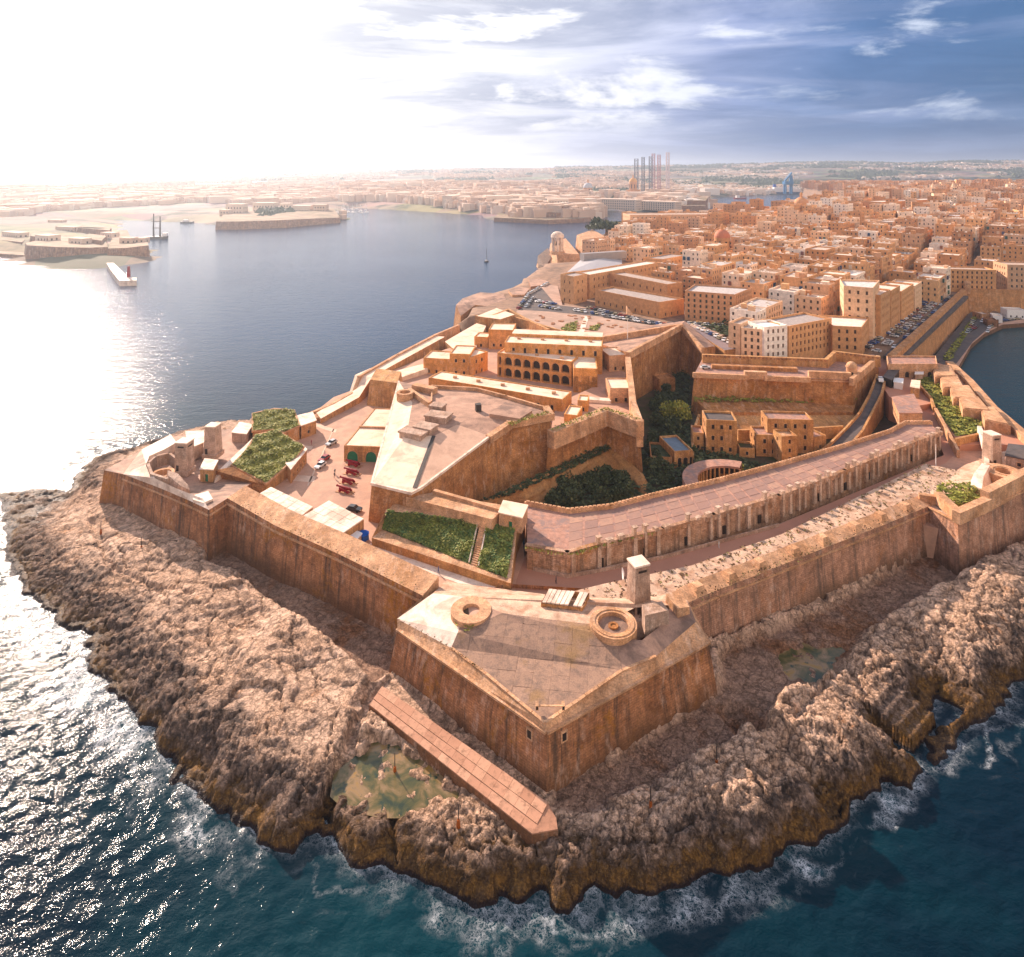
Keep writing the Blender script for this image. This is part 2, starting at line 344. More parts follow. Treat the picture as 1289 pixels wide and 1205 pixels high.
def m_rock(g, b):
    p = pos(g); sep = g.n('ShaderNodeSeparateXYZ', {0: p}); z = sep.outputs[2]
    sh = attr(g, 'shore'); cr = attr(g, 'crack'); side = attr(g, 'side'); moat = attr(g, 'moat')
    n1 = g.noise(p, .09, 6, .62, .4); n2 = g.noise(p, .55, 8, .68, .3); n3 = g.noise(p, 2.6, 7, .72)
    pale = g.mix(g.mr(n1, .36, .62), (.86, .63, .47), (.74, .51, .355))
    pale = g.mix(g.mr(n2, .48, .70), pale, (.56, .40, .29))
    pale = g.mix(g.m('MULTIPLY', g.mr(g.noise(p, .25, 6, .65), .60, .72), .7), pale, (.40, .17, .05))
    grey = g.mix(g.mr(n2, .40, .64), (.09, .07, .06), (.42, .30, .225))
    gold = g.mix(g.mr(n2, .36, .62), (.25, .145, .055), (.10, .062, .034))
    gold = g.mix(g.mr(n3, .55, .75), gold, (.34, .225, .10))
    wet = (.018, .010, .012)
    d = g.m('ADD', sh, g.m('MULTIPLY', g.m('SUBTRACT', n1, .5), 16.)); d = g.m('ADD', d, g.m('MULTIPLY', g.m('SUBTRACT', n2, .5), 12.))
    # dark lichen belt: wide on the western shore (side = 1), narrow on the others
    inner = g.m('ADD', 5.0, g.m('MULTIPLY', side, 6.0))
    f = g.m('DIVIDE', d, inner)
    c = g.mix(g.mr(f, .65, 1.15), grey, pale)
    gf = g.mr(g.m('ADD', z, g.m('MULTIPLY', g.m('SUBTRACT', n2, .5), 3.)), g.m('SUBTRACT', 2.0, g.m('MULTIPLY', side, 1.3)), g.m('SUBTRACT', 3.5, g.m('MULTIPLY', side, 1.6)), 1., 0.); c = g.mix(g.m('MULTIPLY', gf, g.mr(sh, 5., 9., 1., .25)), c, gold)
    damp = g.mix(g.mr(n2, .38, .62), (.26, .175, .125), (.50, .34, .245)); damp = g.mix(g.m('MULTIPLY', g.mr(n1, .5, .62), .6), damp, (.30, .13, .05))
    c = g.mix(moat, c, damp)
    c = g.mix(g.mr(g.m('ADD', z, g.m('MULTIPLY', g.m('SUBTRACT', n3, .5), .9)), .35, .75, 1., 0.), c, wet)
    wv = g.n('ShaderNodeVectorMath', {0: p, 1: g.n('ShaderNodeVectorMath', {0: g.n('ShaderNodeTexNoise', {'Vector': p, 'Scale': .5, 'Detail': 6, 'Roughness': .7}).outputs[1], 3: 3.2}, operation='SCALE').outputs[0]}, operation='ADD').outputs[0]
    e1 = g.voro(g.mapping(wv, (1, 1, .4), rot=(0, 0, .7)), .42, 'DISTANCE_TO_EDGE'); e2 = g.voro(g.mapping(wv, (1, 1.5, .4), rot=(0, 0, -.4)), 1.15, 'DISTANCE_TO_EDGE')
    ln = g.m('MAXIMUM', g.mr(e1, .0, .035, 1., 0.), g.m('MULTIPLY', g.mr(e2, 0., .06, 1., 0.), g.mr(n1, .42, .58, .25, .9)))
    pit = g.mr(g.noise(p, 1.9, 5, .7, .4), .60, .66); c = g.mix(g.m('MULTIPLY', g.m('MAXIMUM', ln, g.m('MULTIPLY', pit, .6)), .55), c, (.10, .058, .036))
    c = g.mix(g.m('MULTIPLY', cr, .82), c, g.mix(.25, (.03, .018, .012), c))
    c = g.mix(.75, c, g.mix(1., c, g.ramp(n3, [(.3, .50), (.7, 1.45)]), 'MULTIPLY'))
    L(g, g.sat(c, 1.22), b, 'Base Color'); L(g, g.mr(z, .3, 1.6, .35, .9), b, 'Roughness')
    v = g.voro(g.mapping(p, (1, 1, 1.6)), 1.6, 'DISTANCE_TO_EDGE'); v = g.mr(v, 0, .12)
    h = g.m('ADD', g.m('MULTIPLY', n2, g.mr(sh, 6., 18., .8, .20)), g.m('MULTIPLY', n3, .50)); h = g.m('ADD', h, g.m('MULTIPLY', v, .10))
    L(g, g.n('ShaderNodeBump', {'Strength': g.mr(sh, 7., 20., 1., .8), 'Distance': .7, 'Height': g.m('SUBTRACT', h, g.m('MULTIPLY', ln, .5))}).outputs[0], b, 'Normal')
ROCK = mat('coastal limestone', m_rock)
def m_sea(g, b):
    p = pos(g); foam = attr(g, 'foam'); teal = attr(g, 'teal'); calm = attr(g, 'calm')
    mp = g.mapping(p, (1, 1.5, 1), rot=(0, 0, .5))
    w0 = g.noise(g.mapping(p, (.35, .75, 1), rot=(0, 0, .45)), .22, 3, .5)
    w1 = g.noise(mp, .40, 4, .60, .3); w2 = g.noise(mp, 1.5, 3, .6, .3)
    h = g.m('ADD', g.m('MULTIPLY', w1, 1.15), g.m('MULTIPLY', w2, .30)); h = g.m('ADD', h, g.m('MULTIPLY', w0, 1.2))
    st = g.m('MULTIPLY', g.mr(g.noise(p, .006, 3, .5), .3, .7, .21, .33), g.m('SUBTRACT', 1., g.m('MULTIPLY', calm, .6)))
    L(g, g.n('ShaderNodeBump', {'Strength': st, 'Distance': 1.0, 'Height': h}).outputs[0], b, 'Normal')
    deep = g.mix(g.mr(g.noise(p, .03, 4, .6), .4, .65), (.0006, .009, .020), (.0009, .019, .030))
    deep = g.mix(teal, deep, (.004, .13, .15)); sp_ = g.n('ShaderNodeSeparateXYZ', {0: p}); deep = g.mix(g.mr(sp_.outputs[1], 230., 420.), deep, (.004, .040, .105)); deep = g.mix(g.m('MULTIPLY', g.mr(sp_.outputs[0], 150., 185.), g.mr(sp_.outputs[1], 600., 1000., 1., 0.)), deep, (.003, .055, .070))
    # foam: torn ridges
    wn = g.n('ShaderNodeTexNoise', {'Vector': p, 'Scale': .45, 'Detail': 7, 'Roughness': .68}).outputs[1]
    wp = g.n('ShaderNodeVectorMath', {0: p, 1: g.n('ShaderNodeVectorMath', {0: wn, 3: 5.5}, operation='SCALE').outputs[0]}, operation='ADD').outputs[0]
    v1 = g.voro(wp, .55, 'DISTANCE_TO_EDGE'); v2 = g.voro(wp, 1.5, 'DISTANCE_TO_EDGE'); r = g.m('MAXIMUM', g.mr(v1, .0, .10, 1., 0.), g.m('MULTIPLY', g.mr(v2, 0., .13, 1., 0.), .75))
    a2 = g.noise(p, .20, 6, .65, .8); web = g.m('MULTIPLY', r, g.mr(a2, .36, .56))
    blob = g.mr(g.noise(p, .9, 8, .75, .6), .52, .64)
    f = g.m('MULTIPLY', web, g.mr(foam, .06, .55)); f = g.m('ADD', f, g.m('MULTIPLY', blob, g.mr(foam, .55, 1.)), clamp=True)
    aer = g.mr(foam, .25, 1.0, 0., .55)
    deep = g.mix(aer, deep, (.015, .11, .14))
    L(g, g.mix(f, deep, (.72, .74, .76)), b, 'Base Color'); L(g, g.mr(f, 0, 1, .085, .7), b, 'Roughness')
    b.inputs['IOR'].default_value = 1.33; b.inputs['Specular IOR Level'].default_value = .15
SEA = mat('sea water', m_sea)
def m_pool(g, b):
    p = pos(g); n = g.noise(p, .22, 5, .6, .6); n2 = g.noise(p, .6, 4, .6)
    c = g.ramp(n, [(.32, (.03, .045, .028)), (.42, (.075, .075, .03)), (.49, (.15, .11, .045)), (.57, (.26, .17, .09)), (.66, (.30, .17, .03)), (.74, (.24, .15, .10))])
    c = g.mix(g.mr(n2, .6, .68), c, (.03, .05, .035)); L(g, c, b, 'Base Color')
    b.inputs['Roughness'].default_value = .12; b.inputs['IOR'].default_value = 1.33; b.inputs['Specular IOR Level'].default_value = .5
    L(g, g.n('ShaderNodeBump', {'Strength': .08, 'Distance': .1, 'Height': g.noise(p, 3., 3)}).outputs[0], b, 'Normal')
POOL = mat('tide pool', m_pool)

# ------------------------------------------------------------------ headland: rock, moats, sea
coast_px = [(-60, 628), (0, 632), (3, 665), (2, 700), (18, 735), (35, 757), (62, 772), (88, 790), (108, 806), (110, 850), (132, 868), (152, 884), (176, 900),
    (190, 926), (207, 956), (232, 985), (246, 1005), (275, 1026), (312, 1036), (335, 1048), (342, 1064), (366, 1066), (385, 1050), (404, 1052), (424, 1076), (452, 1092), (480, 1088), (512, 1098),
    (540, 1114), (562, 1122), (590, 1135), (610, 1142), (622, 1146), (640, 1132), (660, 1130), (682, 1124), (692, 1140), (715, 1150), (734, 1142), (752, 1121), (776, 1126), (800, 1124), (832, 1120),
    (868, 1112), (892, 1092), (918, 1098), (956, 1097), (972, 1078), (992, 1066), (1030, 1060), (1052, 1036), (1074, 1018), (1090, 1004), (1118, 984), (1148, 992), (1160, 974), (1146, 950),
    (1120, 934), (1136, 914), (1152, 898), (1180, 872), (1214, 893), (1192, 922), (1162, 952), (1170, 968), (1200, 946), (1218, 930), (1240, 908), (1262, 884), (1275, 868), (1300, 846), (1345, 815), (1420, 760), (1500, 700)]
coast = [at(*p).to_2d() for p in coast_px]
coast += [Vector((240, 188)), Vector((215, 213)), Vector((197, 238)), Vector((189, 262)), Vector((184, 290)), Vector((168, 318)), Vector((60, 460)), Vector((-20, 330)), Vector((-75, 262)), at(395, 508, 2).to_2d(), at(330, 515, 2).to_2d(), at(270, 530, 2).to_2d(), at(215, 545, 2).to_2d(), at(160, 562, 2).to_2d(), at(118, 574, 1).to_2d(),
          at(92, 598, 1).to_2d(), at(88, 615, 1).to_2d(), at(60, 612, 0).to_2d(), at(0, 622, 0).to_2d(), at(-60, 624, 0).to_2d()]
ctrl = [(150, 660, 4.5), (200, 700, 5), (250, 760, 6), (350, 800, 6.3), (450, 870, 6.8), (300, 900, 6), (200, 850, 4.2), (120, 780, 3.2), (60, 700, 3), (30, 650, 1.6), (60, 632, .9), (250, 950, 4), (380, 1000, 4.2), (425, 930, 5.2),
    (430, 1030, 4), (480, 1040, 3.6), (560, 1090, 3.6), (640, 1100, 3.4), (740, 1100, 3.4), (720, 1040, 3.6), (800, 1060, 4), (800, 1000, 4), (880, 1050, 4.6), (900, 980, 5.5), (970, 1010, 7), (980, 930, 7.2),
    (1050, 980, 5), (1080, 910, 7), (1140, 850, 7), (1130, 940, 4.5), (1250, 780, 8), (1220, 870, 5), (1178, 945, 1.5), (1200, 928, 1.4), (1230, 905, 2), (1125, 950, 3), (1118, 925, 3.2), (1175, 870, 3.6), (1289, 740, 8), (1289, 820, 5), (1350, 720, 8), (1010, 880, 6), (1010, 1030, 4), (620, 1060, 3.4),
    (120, 600, 5), (160, 575, 4.5), (250, 540, 6), (320, 522, 6), (380, 515, 6)]
W_CTRL = [(at(*c), c[2]) for c in ctrl]
moatL = PZ(2.8, (262, 690), (292, 672), (330, 700), (430, 740), (500, 770), (500, 850), (466, 872), (430, 835), (345, 768), (300, 735), (255, 716))
moatR = PZ(2.8, (690, 985), (760, 960), (905, 868), (905, 820), (1030, 770), (1172, 690), (1206, 720), (1289, 680), (1400, 640), (1500, 650), (1289, 700), (1195, 748), (1090, 800), (1062, 838), (1040, 862), (985, 890), (960, 925), (905, 955), (800, 1000), (740, 1030), (690, 1020))
pools = {'left': PZ(2.6, (428, 975), (455, 950), (470, 925), (505, 938), (560, 980), (585, 1002), (560, 1010), (530, 1012), (505, 1024), (480, 1024), (440, 1014), (424, 1000)),
         'right': PZ(2.4, (985, 828), (1015, 812), (1060, 820), (1050, 845), (1025, 862), (990, 850))}
def rock_height(X, Y):
    sd = sdist(X+1.6*fbm(X*.16, Y*.16, 3, 5), Y+1.6*fbm(X*.16+40, Y*.16, 3, 6), coast)
    num = 0; den = 0
    for p, z in W_CTRL:
        w = 1/((X-p.x)**2+(Y-p.y)**2+20)**1.6; num = num+w*z; den = den+w
    H = num/den
    front = sst(sd, 0, 4.5)
    base = H*(1-np.exp(-np.maximum(sd, 0)/(2.2+4.*sst(-X, 20, 110))))*1.0
    # rough relief
    wx = X+2.2*fbm(X*.10, Y*.10, 3, 11); wy = Y+2.2*fbm(X*.10+9, Y*.10+4, 3, 12)
    f1, f2, cid = worley(wx*.17, wy*.24, 3); g1, g2, c2 = worley((wx+wy*.4)*.62, (wy-wx*.3)*.75, 5)
    big = (cid-.5)*1.5; med = (c2-.5)*.62
    c1 = sst(f2-f1, .0, .13); cc2 = sst(g2-g1, .0, .16)
    h1, h2, c3 = worley((wx-wy*.5)*1.15, (wy+wx*.4)*1.3, 15)
    relief = .80*big+.45*med+.75*fbm(X*.07, Y*.09, 4, 21)+.14*fbm(X*.9, Y*.9, 4, 31)-.75*(1-c1)-.45*(1-cc2)+.22*(c3-.5)+.12*fbm(wx*.4, wy*.4, 3, 33)
    rdg = 1-np.abs(fbm(wx*.22, wy*.22, 4, 51))*2; relief = relief+.15*np.clip(rdg, 0, 1)
    inl_ = sst(sd+6*fbm(X*.05, Y*.05, 3, 78), 5, 15)          # flat bedding shelves inland, knobbly rock at the edge
    amp = (.35+.50*sst(sd, 0, 5))*(1-.94*inl_)
    shelf = 1.3*fbm(X*.045+Y*.02, Y*.06, 3, 22)+.16*fbm(X*.3, Y*.3, 4, 23)
    rx, ry = (wx*.77-wy*.64), (wx*.64+wy*.77); j1, j2, jc = worley(rx*.085, ry*.20, 45); jc1 = sst(j2-j1, 0, .07)
    tx, ty = (wx*.77+wy*.64), (wy*.77-wx*.64); k1, k2_, kc = worley(tx*.11, ty*.26, 46); jc2 = sst(k2_-k1, 0, .08)
    joints = .75*(jc-.5)-.6*(1-jc1)+sst(X, -30, 10)*(.8*(kc-.5)-.6*(1-jc2))
    z = base+relief*amp*np.clip(sd/3., 0, 1)+(shelf*inl_+joints*(.35+.65*inl_))*np.clip((sd-1)/4., 0, 1)
    st = .62; zz = z/st; k = np.floor(zz); fr = zz-k; zs = (k+sst(fr, .34, .66))*st     # bedding steps
    z = z*.30+zs*.70
    z = np.where(sd < 0, np.maximum(-2.2, sd*.8), np.maximum(z, .15*np.clip(sd, 0, 1)))
    m = np.maximum(sst(sdist(X+.5*gnoise(X*.4, Y*.4, 8), Y, moatL), -.3, 1.0), sst(sdist(X+.8*gnoise(X*.3, Y*.3, 9), Y, moatR), -.5, 1.5))
    mz = 2.75+.30*fbm(X*.18, Y*.18, 5, 41)+.12*(c2-.5)-.12*(1-cc2)
    z = z*(1-m)+mz*m
    for k, pl in pools.items():
        s = sst(sdist(X+1.5*fbm(X*.25, Y*.25, 4, 61), Y+1.5*fbm(X*.25+7, Y*.25, 4, 62), pl), -1.6, .8); z = z*(1-s)+(2.05+.5*fbm(X*.3, Y*.3, 3, 71)+.25*c2)*s
        rim = sdist(X, Y, pl); rw = sst(rim, -6, -2.5)*sst(-rim, .5, 2.)*sst(sd, 1.5, 4); z = np.where((rim < 0), np.maximum(z, z*(1-rw)+rw*np.maximum(z, 2.75+.5*c2)), z)
    # the channel cut in the left rocks and straight rock-cut edges
    for a, b, w, dp in (((1062, 838, 4), (1000, 905, 5), .5, .8), ((466, 872, 5), (395, 1045, 3), 1.1, 2.2), ((115, 650, 4), (140, 715, 4), .9, .9), ((140, 715, 4), (240, 752, 5), .7, .8), ((925, 885, 5), (1050, 985, 5), 2.2, 2.2),
                        ((1128, 928, 4), (1150, 850, 5), .8, 1.2), ((490, 1000, 3), (500, 1085, 2), .5, 1.2), ((1062, 838, 4), (1120, 900, 5), .6, 1.0)):
        a, b = at(*a), at(*b); d = (b-a).to_2d(); t = np.clip(((X-a.x)*d.x+(Y-a.y)*d.y)/d.length_squared, 0, 1)
        ds = np.hypot(X-a.x-t*d.x, Y-a.y-t*d.y)+.5*gnoise(X*.5, Y*.5, 3); z = z-dp*(1-sst(ds, w*.5, w*1.6))*(sd > 1)
    # small stepped quarry cuts by the inlet
    q = at(1132, 878, 5); ix = (X-q.x)*.8+(Y-q.y)*.6; iy = -(X-q.x)*.6+(Y-q.y)*.8
    inside = (np.abs(ix) < 5) & (np.abs(iy) < 4.2); z = np.where(inside, 2.2+.7*np.floor((iy+4.2)/2.2)+.12*c2, z)
    bz = sst(sdist(X, Y, PZ(4.2, (458, 884), (492, 842), (560, 898), (690, 985), (712, 1040), (668, 1052), (560, 980))), -.3, .4); z = z*(1-bz)+np.minimum(z, 3.4)*bz; bw = sst(sdist(X, Y, PZ(4.2, (440, 890), (492, 835), (700, 970), (740, 1045), (665, 1075), (540, 1000))), -1, 1); z = z*(1-bw)+np.minimum(z, 4.1)*bw
    return z, sd, np.clip(np.maximum.reduce([1-c1, (1-cc2)*.8, (1-jc1), (1-jc2)*.8]), 0, 1)*np.clip(sd/2, 0, 1)*(1-m*.5), m
def headland():
    # fine sheet in front, coarser sheet behind and to the sides
    for nm, (x0, x1, dx), (y0, y1, dy) in (('rocky_shore', (-152, 196, .36), (80, 176, .36)), ('rocky_shore', (-210, -40, .6), (175.9, 262, .6)), ('rocky_shore', (95, 260, .8), (175.9, 300, .8))):
        X, Y = np.meshgrid(np.arange(x0, x1, dx), np.arange(y0, y1, dy)); Z, sd, cr, m = rock_height(X, Y)
        side = sst(-X, -5, 45)*sst(Y, 90, 130)
        # the fort stands on this; sink the ground beneath its floors
        core = sdist(X, Y, FORT_FOOT); Z = np.where(core > 2.5, np.minimum(Z, 1.5), Z)
        Xd = X+.35*fbm(X*.8, Y*.8, 3, 81)*np.clip(sd, 0, 1); Yd = Y+.35*fbm(X*.8+5, Y*.8, 3, 82)*np.clip(sd, 0, 1)
        if x0 == -210: Xd, Yd = X, Y
        o = grid_mesh(nm, Xd, Yd, Z, ROCK, {'shore': sd, 'crack': cr, 'side': side, 'moat': m}, keep=(sd > -3.5))
    for k, pl in pools.items():
        c = sum((Vector(p) for p in pl), Vector())/len(pl); g = Geo(); g.face([c+(Vector(p)-c)*(1.12 if k == 'left' else 1.5) for p in pl][::-1]); 
        for i in range(len(g.v)): g.v[i] = (g.v[i][0], g.v[i][1], 2.42 if k == 'left' else 2.5)
        o = g.build('tide_pool', POOL); tag(o, kind='structure')
FORT_FOOT = PZ(3, (128, 632), (256, 705), (268, 690), (340, 722), (430, 768), (492, 800), (492, 855), (690, 992), (898, 882), (905, 828), (1165, 700), (1204, 722), (1289, 688), (1420, 640)) + [Vector((260, 215, 0)), Vector((225, 300, 0)), Vector((60, 330, 0)), Vector((-60, 255, 0))] + PZ(3, (380, 530), (230, 560), (160, 590))
FORT_FOOT = [Vector((p[0], p[1], 0)) for p in FORT_FOOT]
headland()
def sea():
    x0, x1, y0, y1, dx = -172, 232, 58, 262, .55
    X, Y = np.meshgrid(np.arange(x0, x1, dx), np.arange(y0, y1, dx)); sd = -sdist(X+1.2*fbm(X*.16, Y*.16, 3, 5), Y+1.2*fbm(X*.16+40, Y*.16, 3, 6), coast)
    f = np.exp(-np.maximum(sd, 0)/1.1)*.42
    WX, WY = X+5*fbm(X*.07, Y*.07, 3, 17), Y+4*fbm(X*.07+8, Y*.07, 3, 18)
    for px, py, r, a in ((60, 800, 10, .75), (110, 870, 9, .9), (160, 915, 8, .8), (40, 770, 9, .8), (205, 970, 6, .6), (270, 1040, 5, .6), (330, 1060, 5, .45), (480, 1100, 7, .35), (590, 1150, 5, .4), (700, 1160, 7, .5), (780, 1150, 5, .62), (860, 1125, 5, .62), (930, 1120, 5, .66),
                         (995, 1085, 3.0, .95), (1110, 1012, 4.6, 1.05), (1140, 990, 3, .8), (1195, 965, 3.5, .5), (1265, 900, 3, .5), (940, 1150, 4, .5), (10, 745, 8, .75), (640, 1165, 5, .45), (800, 1170, 5, .5)):
        c = at(px, py); f = np.maximum(f, a*.66*np.exp(-(((WX-c.x)**2+(WY-c.y)**2)/(r*.78)**2))*(1+.6*fbm(X*.25, Y*.25, 3, 15)))
    nz = 2.2*fbm(X*.12, Y*.12, 3, 19); f = np.maximum(f, (.42*np.exp(-((sd-3.2-nz)/.55)**2)+.30*np.exp(-((sd-6.2-1.4*nz)/.7)**2))*np.clip(.4+1.2*fbm(X*.05, Y*.05, 2, 16), 0, 1))
    f = np.clip(f, 0, 1.1)*np.exp(-np.maximum(sd-(4+5*sst(-X, 20, 60)), 0)/2.6)*(sd > -4)*np.where(X < 200, 1, .3)
    teal = np.clip(.05*np.exp(-np.maximum(sd, 0)/9)+.35*sst(X, 120, 200)*sst(Y, 190, 240)+.12*np.exp(-(((X+15)/30)**2+((Y-88)/12)**2)), 0, 1)
    wv = .16*fbm(X*.28+Y*.1, Y*.42-X*.08, 4, 91)
    edge = np.clip(np.minimum.reduce([X-x0, x1-X, Y-y0, y1-Y])/12, 0, 1)
    inl = at(1165, 915); calm = np.exp(-((X-inl.x)**2+(Y-inl.y)**2)/80)
    grid_mesh('sea', X, Y, wv*edge*(1-calm), SEA, {'foam': f*edge, 'teal': teal*edge, 'calm': calm})
    g = Geo(); R = 14000; X0, X1, Y0, Y1 = X.min(), X.max(), Y.min(), Y.max()
    g.face([(-R, -900, 0), (R, -900, 0), (R, Y0, 0), (-R, Y0, 0)]); g.face([(-R, Y1, 0), (R, Y1, 0), (R, R, 0), (-R, R, 0)])
    g.face([(-R, Y0, 0), (X0, Y0, 0), (X0, Y1, 0), (-R, Y1, 0)]); g.face([(X1, Y0, 0), (R, Y0, 0), (R, Y1, 0), (X1, Y1, 0)])
    tag(g.build('open_sea', SEA), kind='structure')
sea()
# ------------------------------------------------------------------ building helpers
def inset(pts, d):
    n = len(pts); out = []
    for k in range(n):
        p = pts[k]; a = (p-pts[k-1]).to_2d(); b = (pts[(k+1) % n]-p).to_2d()
        na = Vector((-a.y, a.x)).normalized(); nb = Vector((-b.y, b.x)).normalized(); m = (na+nb)
        m = m/max(m.length, .3); out.append(p+Vector((m.x, m.y, 0))*d/max(.45, m.dot(na)))
    return out
def ccw(pts):
    a = sum(pts[k].x*pts[(k+1) % len(pts)].y-pts[(k+1) % len(pts)].x*pts[k].y for k in range(len(pts)))
    return list(pts) if a > 0 else list(pts)[::-1]
class Opn:
    """where facade() puts its panes: joined into one mesh, or one object each"""
    def __init__(s): s.items = []; s.rims = []
def facade(g, p0, p1, zb, zt, rows, mi=0, depth=.35, opn=None, steps=6):
    """wall from p0 to p1 (outside on the right of travel) with real recessed openings. rows: (v0, v1, [(u0, u1)], arched)"""
    p0 = Vector((p0[0], p0[1], 0)); p1 = Vector((p1[0], p1[1], 0)); d = p1-p0; Ln = d.length; d /= Ln; n = Vector((d.y, -d.x, 0))
    def P(u, v, w=0): return p0+d*u-n*w+Vector((0, 0, zb+v))
    def q(u0, u1, v0, v1):
        if u1-u0 > 1e-4 and v1-v0 > 1e-4: g.face([P(u0, v0), P(u1, v0), P(u1, v1), P(u0, v1)], mi, [(u0, zb+v0), (u1, zb+v0), (u1, zb+v1), (u0, zb+v1)])
    v = 0
    for (v0, v1, us, arch) in rows:
        q(0, Ln, v, v0); u = 0
        for (u0, u1) in us:
            q(u, u0, v0, v1); r = (u1-u0)/2; top = v1
            out = [(u0, v0), (u1, v0), (u1, v1), (u0, v1)]
            if arch:
                vs = v1-r; c = (u0+u1)/2
                arc = [(c+r*math.cos(math.pi*k/steps), vs+r*math.sin(math.pi*k/steps)) for k in range(steps+1)]
                out = [(u0, v0), (u1, v0)]+arc
                rt = [(u1, v1)]+[a for a in arc if a[0] >= c-1e-6][::1]; lt = [(u0, v1)]+[a for a in arc if a[0] <= c+1e-6][::-1]
                for side in (0, 1):
                    cs = [a for a in arc if (a[0] >= c-1e-6 if side == 0 else a[0] <= c+1e-6)]; k0 = (u1, v1) if side == 0 else (u0, v1)
                    for k in range(len(cs)-1): g.face([P(*k0), P(*cs[k+1]), P(*cs[k])], mi)
            m = len(out)
            for k in range(m):
                a, b = out[k], out[(k+1) % m]; g.face([P(a[0], a[1]), P(b[0], b[1]), P(b[0], b[1], depth), P(a[0], a[1], depth)], mi)
            if opn is not None:
                opn.items.append([P(a[0], a[1], depth-.02) for a in out]); cu, cv = (u0+u1)/2, (v0+v1)/2
                ex = lambda a: (a[0]+(.14 if a[0] > cu else -.14), a[1]+(.14 if a[1] > cv else -.10))
                opn.rims.append([(P(a[0], a[1], -.05), P(*ex(a), -.05), P(*ex(a), .02), P(a[0], a[1], .06)) for a in out])
            u = u1
        q(u, Ln, v0, v1); v = v1
    q(0, Ln, v, zt-zb)
def rows_for(Ln, h, floors, sp=3.2, w=1.0, wh=1.5, arch=False, first=1.2, door=False, jit=0, keep=1.):
    n = max(1, int((Ln-1.0)/sp)); off = (Ln-(n-1)*sp)/2; R = []; fh = h/floors
    for f in range(floors):
        v0 = f*fh+min(first, fh*.35); v1 = min(v0+wh, (f+1)*fh-.25)
        us = [(off+k*sp-w/2, off+k*sp+w/2) for k in range(n) if random.random() < keep]
        if us: R.append((v0, v1, us, arch))
    return R
def window_part(it, rim, name, pane, root, trim=None):
    g = Geo(); n = len(rim)
    for k in range(n):
        a, b = rim[k], rim[(k+1) % n]; g.face([a[0], b[0], b[1], a[1]][::-1]); g.face([a[1], b[1], b[2], a[2]][::-1]); g.face([a[0], b[0], b[3], a[3]])
    w = g.build(name, trim or CAP, root); p = Geo(); p.face(it); p.build('door_leaf' if 'door' in name else 'pane', pane, w)
def bldg(name, label, cat, pts, zb, zt, fac=None, mats=None, par=.7, group=None, separate=None, pane=None, depth=.35, roof=None, wname='window', batter=0.):
    """pts: footprint; fac: {edge: rows or callable(Ln, h)}; edges follow the CCW order of pts"""
    P = ccw([Vector((p[0], p[1], 0)) for p in pts]); c = sum(P, Vector())/len(P)
    root = thing(name, label, cat, (c.x, c.y, zb), 0, group)
    g = Geo(); opn = Opn(); n = len(P); u = 0
    for k in range(n):
        a, b = P[k], P[(k+1) % n]; Ln = (b-a).length; r = None
        if fac: r = fac.get(k) if isinstance(fac, dict) else fac
        if callable(r): r = r(Ln, zt-zb)
        facade(g, a, b, zb, zt+par, r or [], depth=depth, opn=opn)
    I = inset(P, .35)
    for k in range(n):
        a, b, c1, d1 = P[k], P[(k+1) % n], I[(k+1) % n], I[k]; H = Vector((0, 0, zt+par)); h0 = Vector((0, 0, zt))
        g.face([a+H, b+H, c1+H, d1+H]); g.face([c1+h0, d1+h0, d1+H, c1+H])
    g.build('wall', mats or BARR, root)
    r = Geo(); r.top([p+Vector((0, 0, zt)) for p in I]); r.build('roof', roof or PALE, root)
    if opn.items:
        if separate:
            for it, rm in zip(opn.items, opn.rims): window_part(it, rm, wname, pane or DARK, root)
        else:
            w = Geo()
            for it in opn.items: w.face(it)
            o = w.build('windows', pane or DARK, root); o['kind'] = 'stuff'
    root['_p'] = 0; del root['_p']
    return root
def simple(name, label, cat, build, mats, group=None, kind=None, smooth=False, pname=None):
    g = Geo(); build(g); o = g.build(name, mats, None, smooth); return tag(o, label, cat, group, kind)
def leafy(name, pts_fn, n, size, matl, parent=None, seed=1):
    """cloud of leaf-clump faces; pts_fn(i) -> point, outward normal"""
    r = random.Random(seed); V = []; F = []; T = []
    for i in range(n):
        p, nr = pts_fn(r); s = size*(.55+.9*r.random())
        a = Vector((r.gauss(0, 1), r.gauss(0, 1), r.gauss(0, 1))).normalized(); a = (a+nr*.9).normalized()
        t = a.orthogonal().normalized(); b = a.cross(t); th = r.random()*6.28; t, b = t*math.cos(th)+b*math.sin(th), b*math.cos(th)-t*math.sin(th)
        k = len(V); V += [tuple(p+t*s), tuple(p+b*s*.7), tuple(p-t*s), tuple(p-b*s*.6)]; F.append((k, k+1, k+2, k+3)); T.append(r.random())
    me = bpy.data.meshes.new(name); me.from_pydata(V, [], F); me.materials.append(matl)
    A = me.attributes.new('tint', 'FLOAT', 'FACE'); A.data.foreach_set('value', T)
    o = bpy.data.objects.new(name, me); COL.objects.link(o)
    if parent is not None: o.parent = parent; o.matrix_parent_inverse = Matrix.Translation(parent.location).inverted()
    return o
def on_poly(pts):
    tri = tessellate_polygon([[Vector(p) for p in pts]]); T = [[Vector(pts[k]) for k in t] for t in tri]
    A = [((b-a).cross(c-a)).length for a, b, c in T]; 
    def fn(r):
        a, b, c = r.choices(T, A)[0]; u, v = r.random(), r.random()
        if u+v > 1: u, v = 1-u, 1-v
        return a+(b-a)*u+(c-a)*v
    return fn
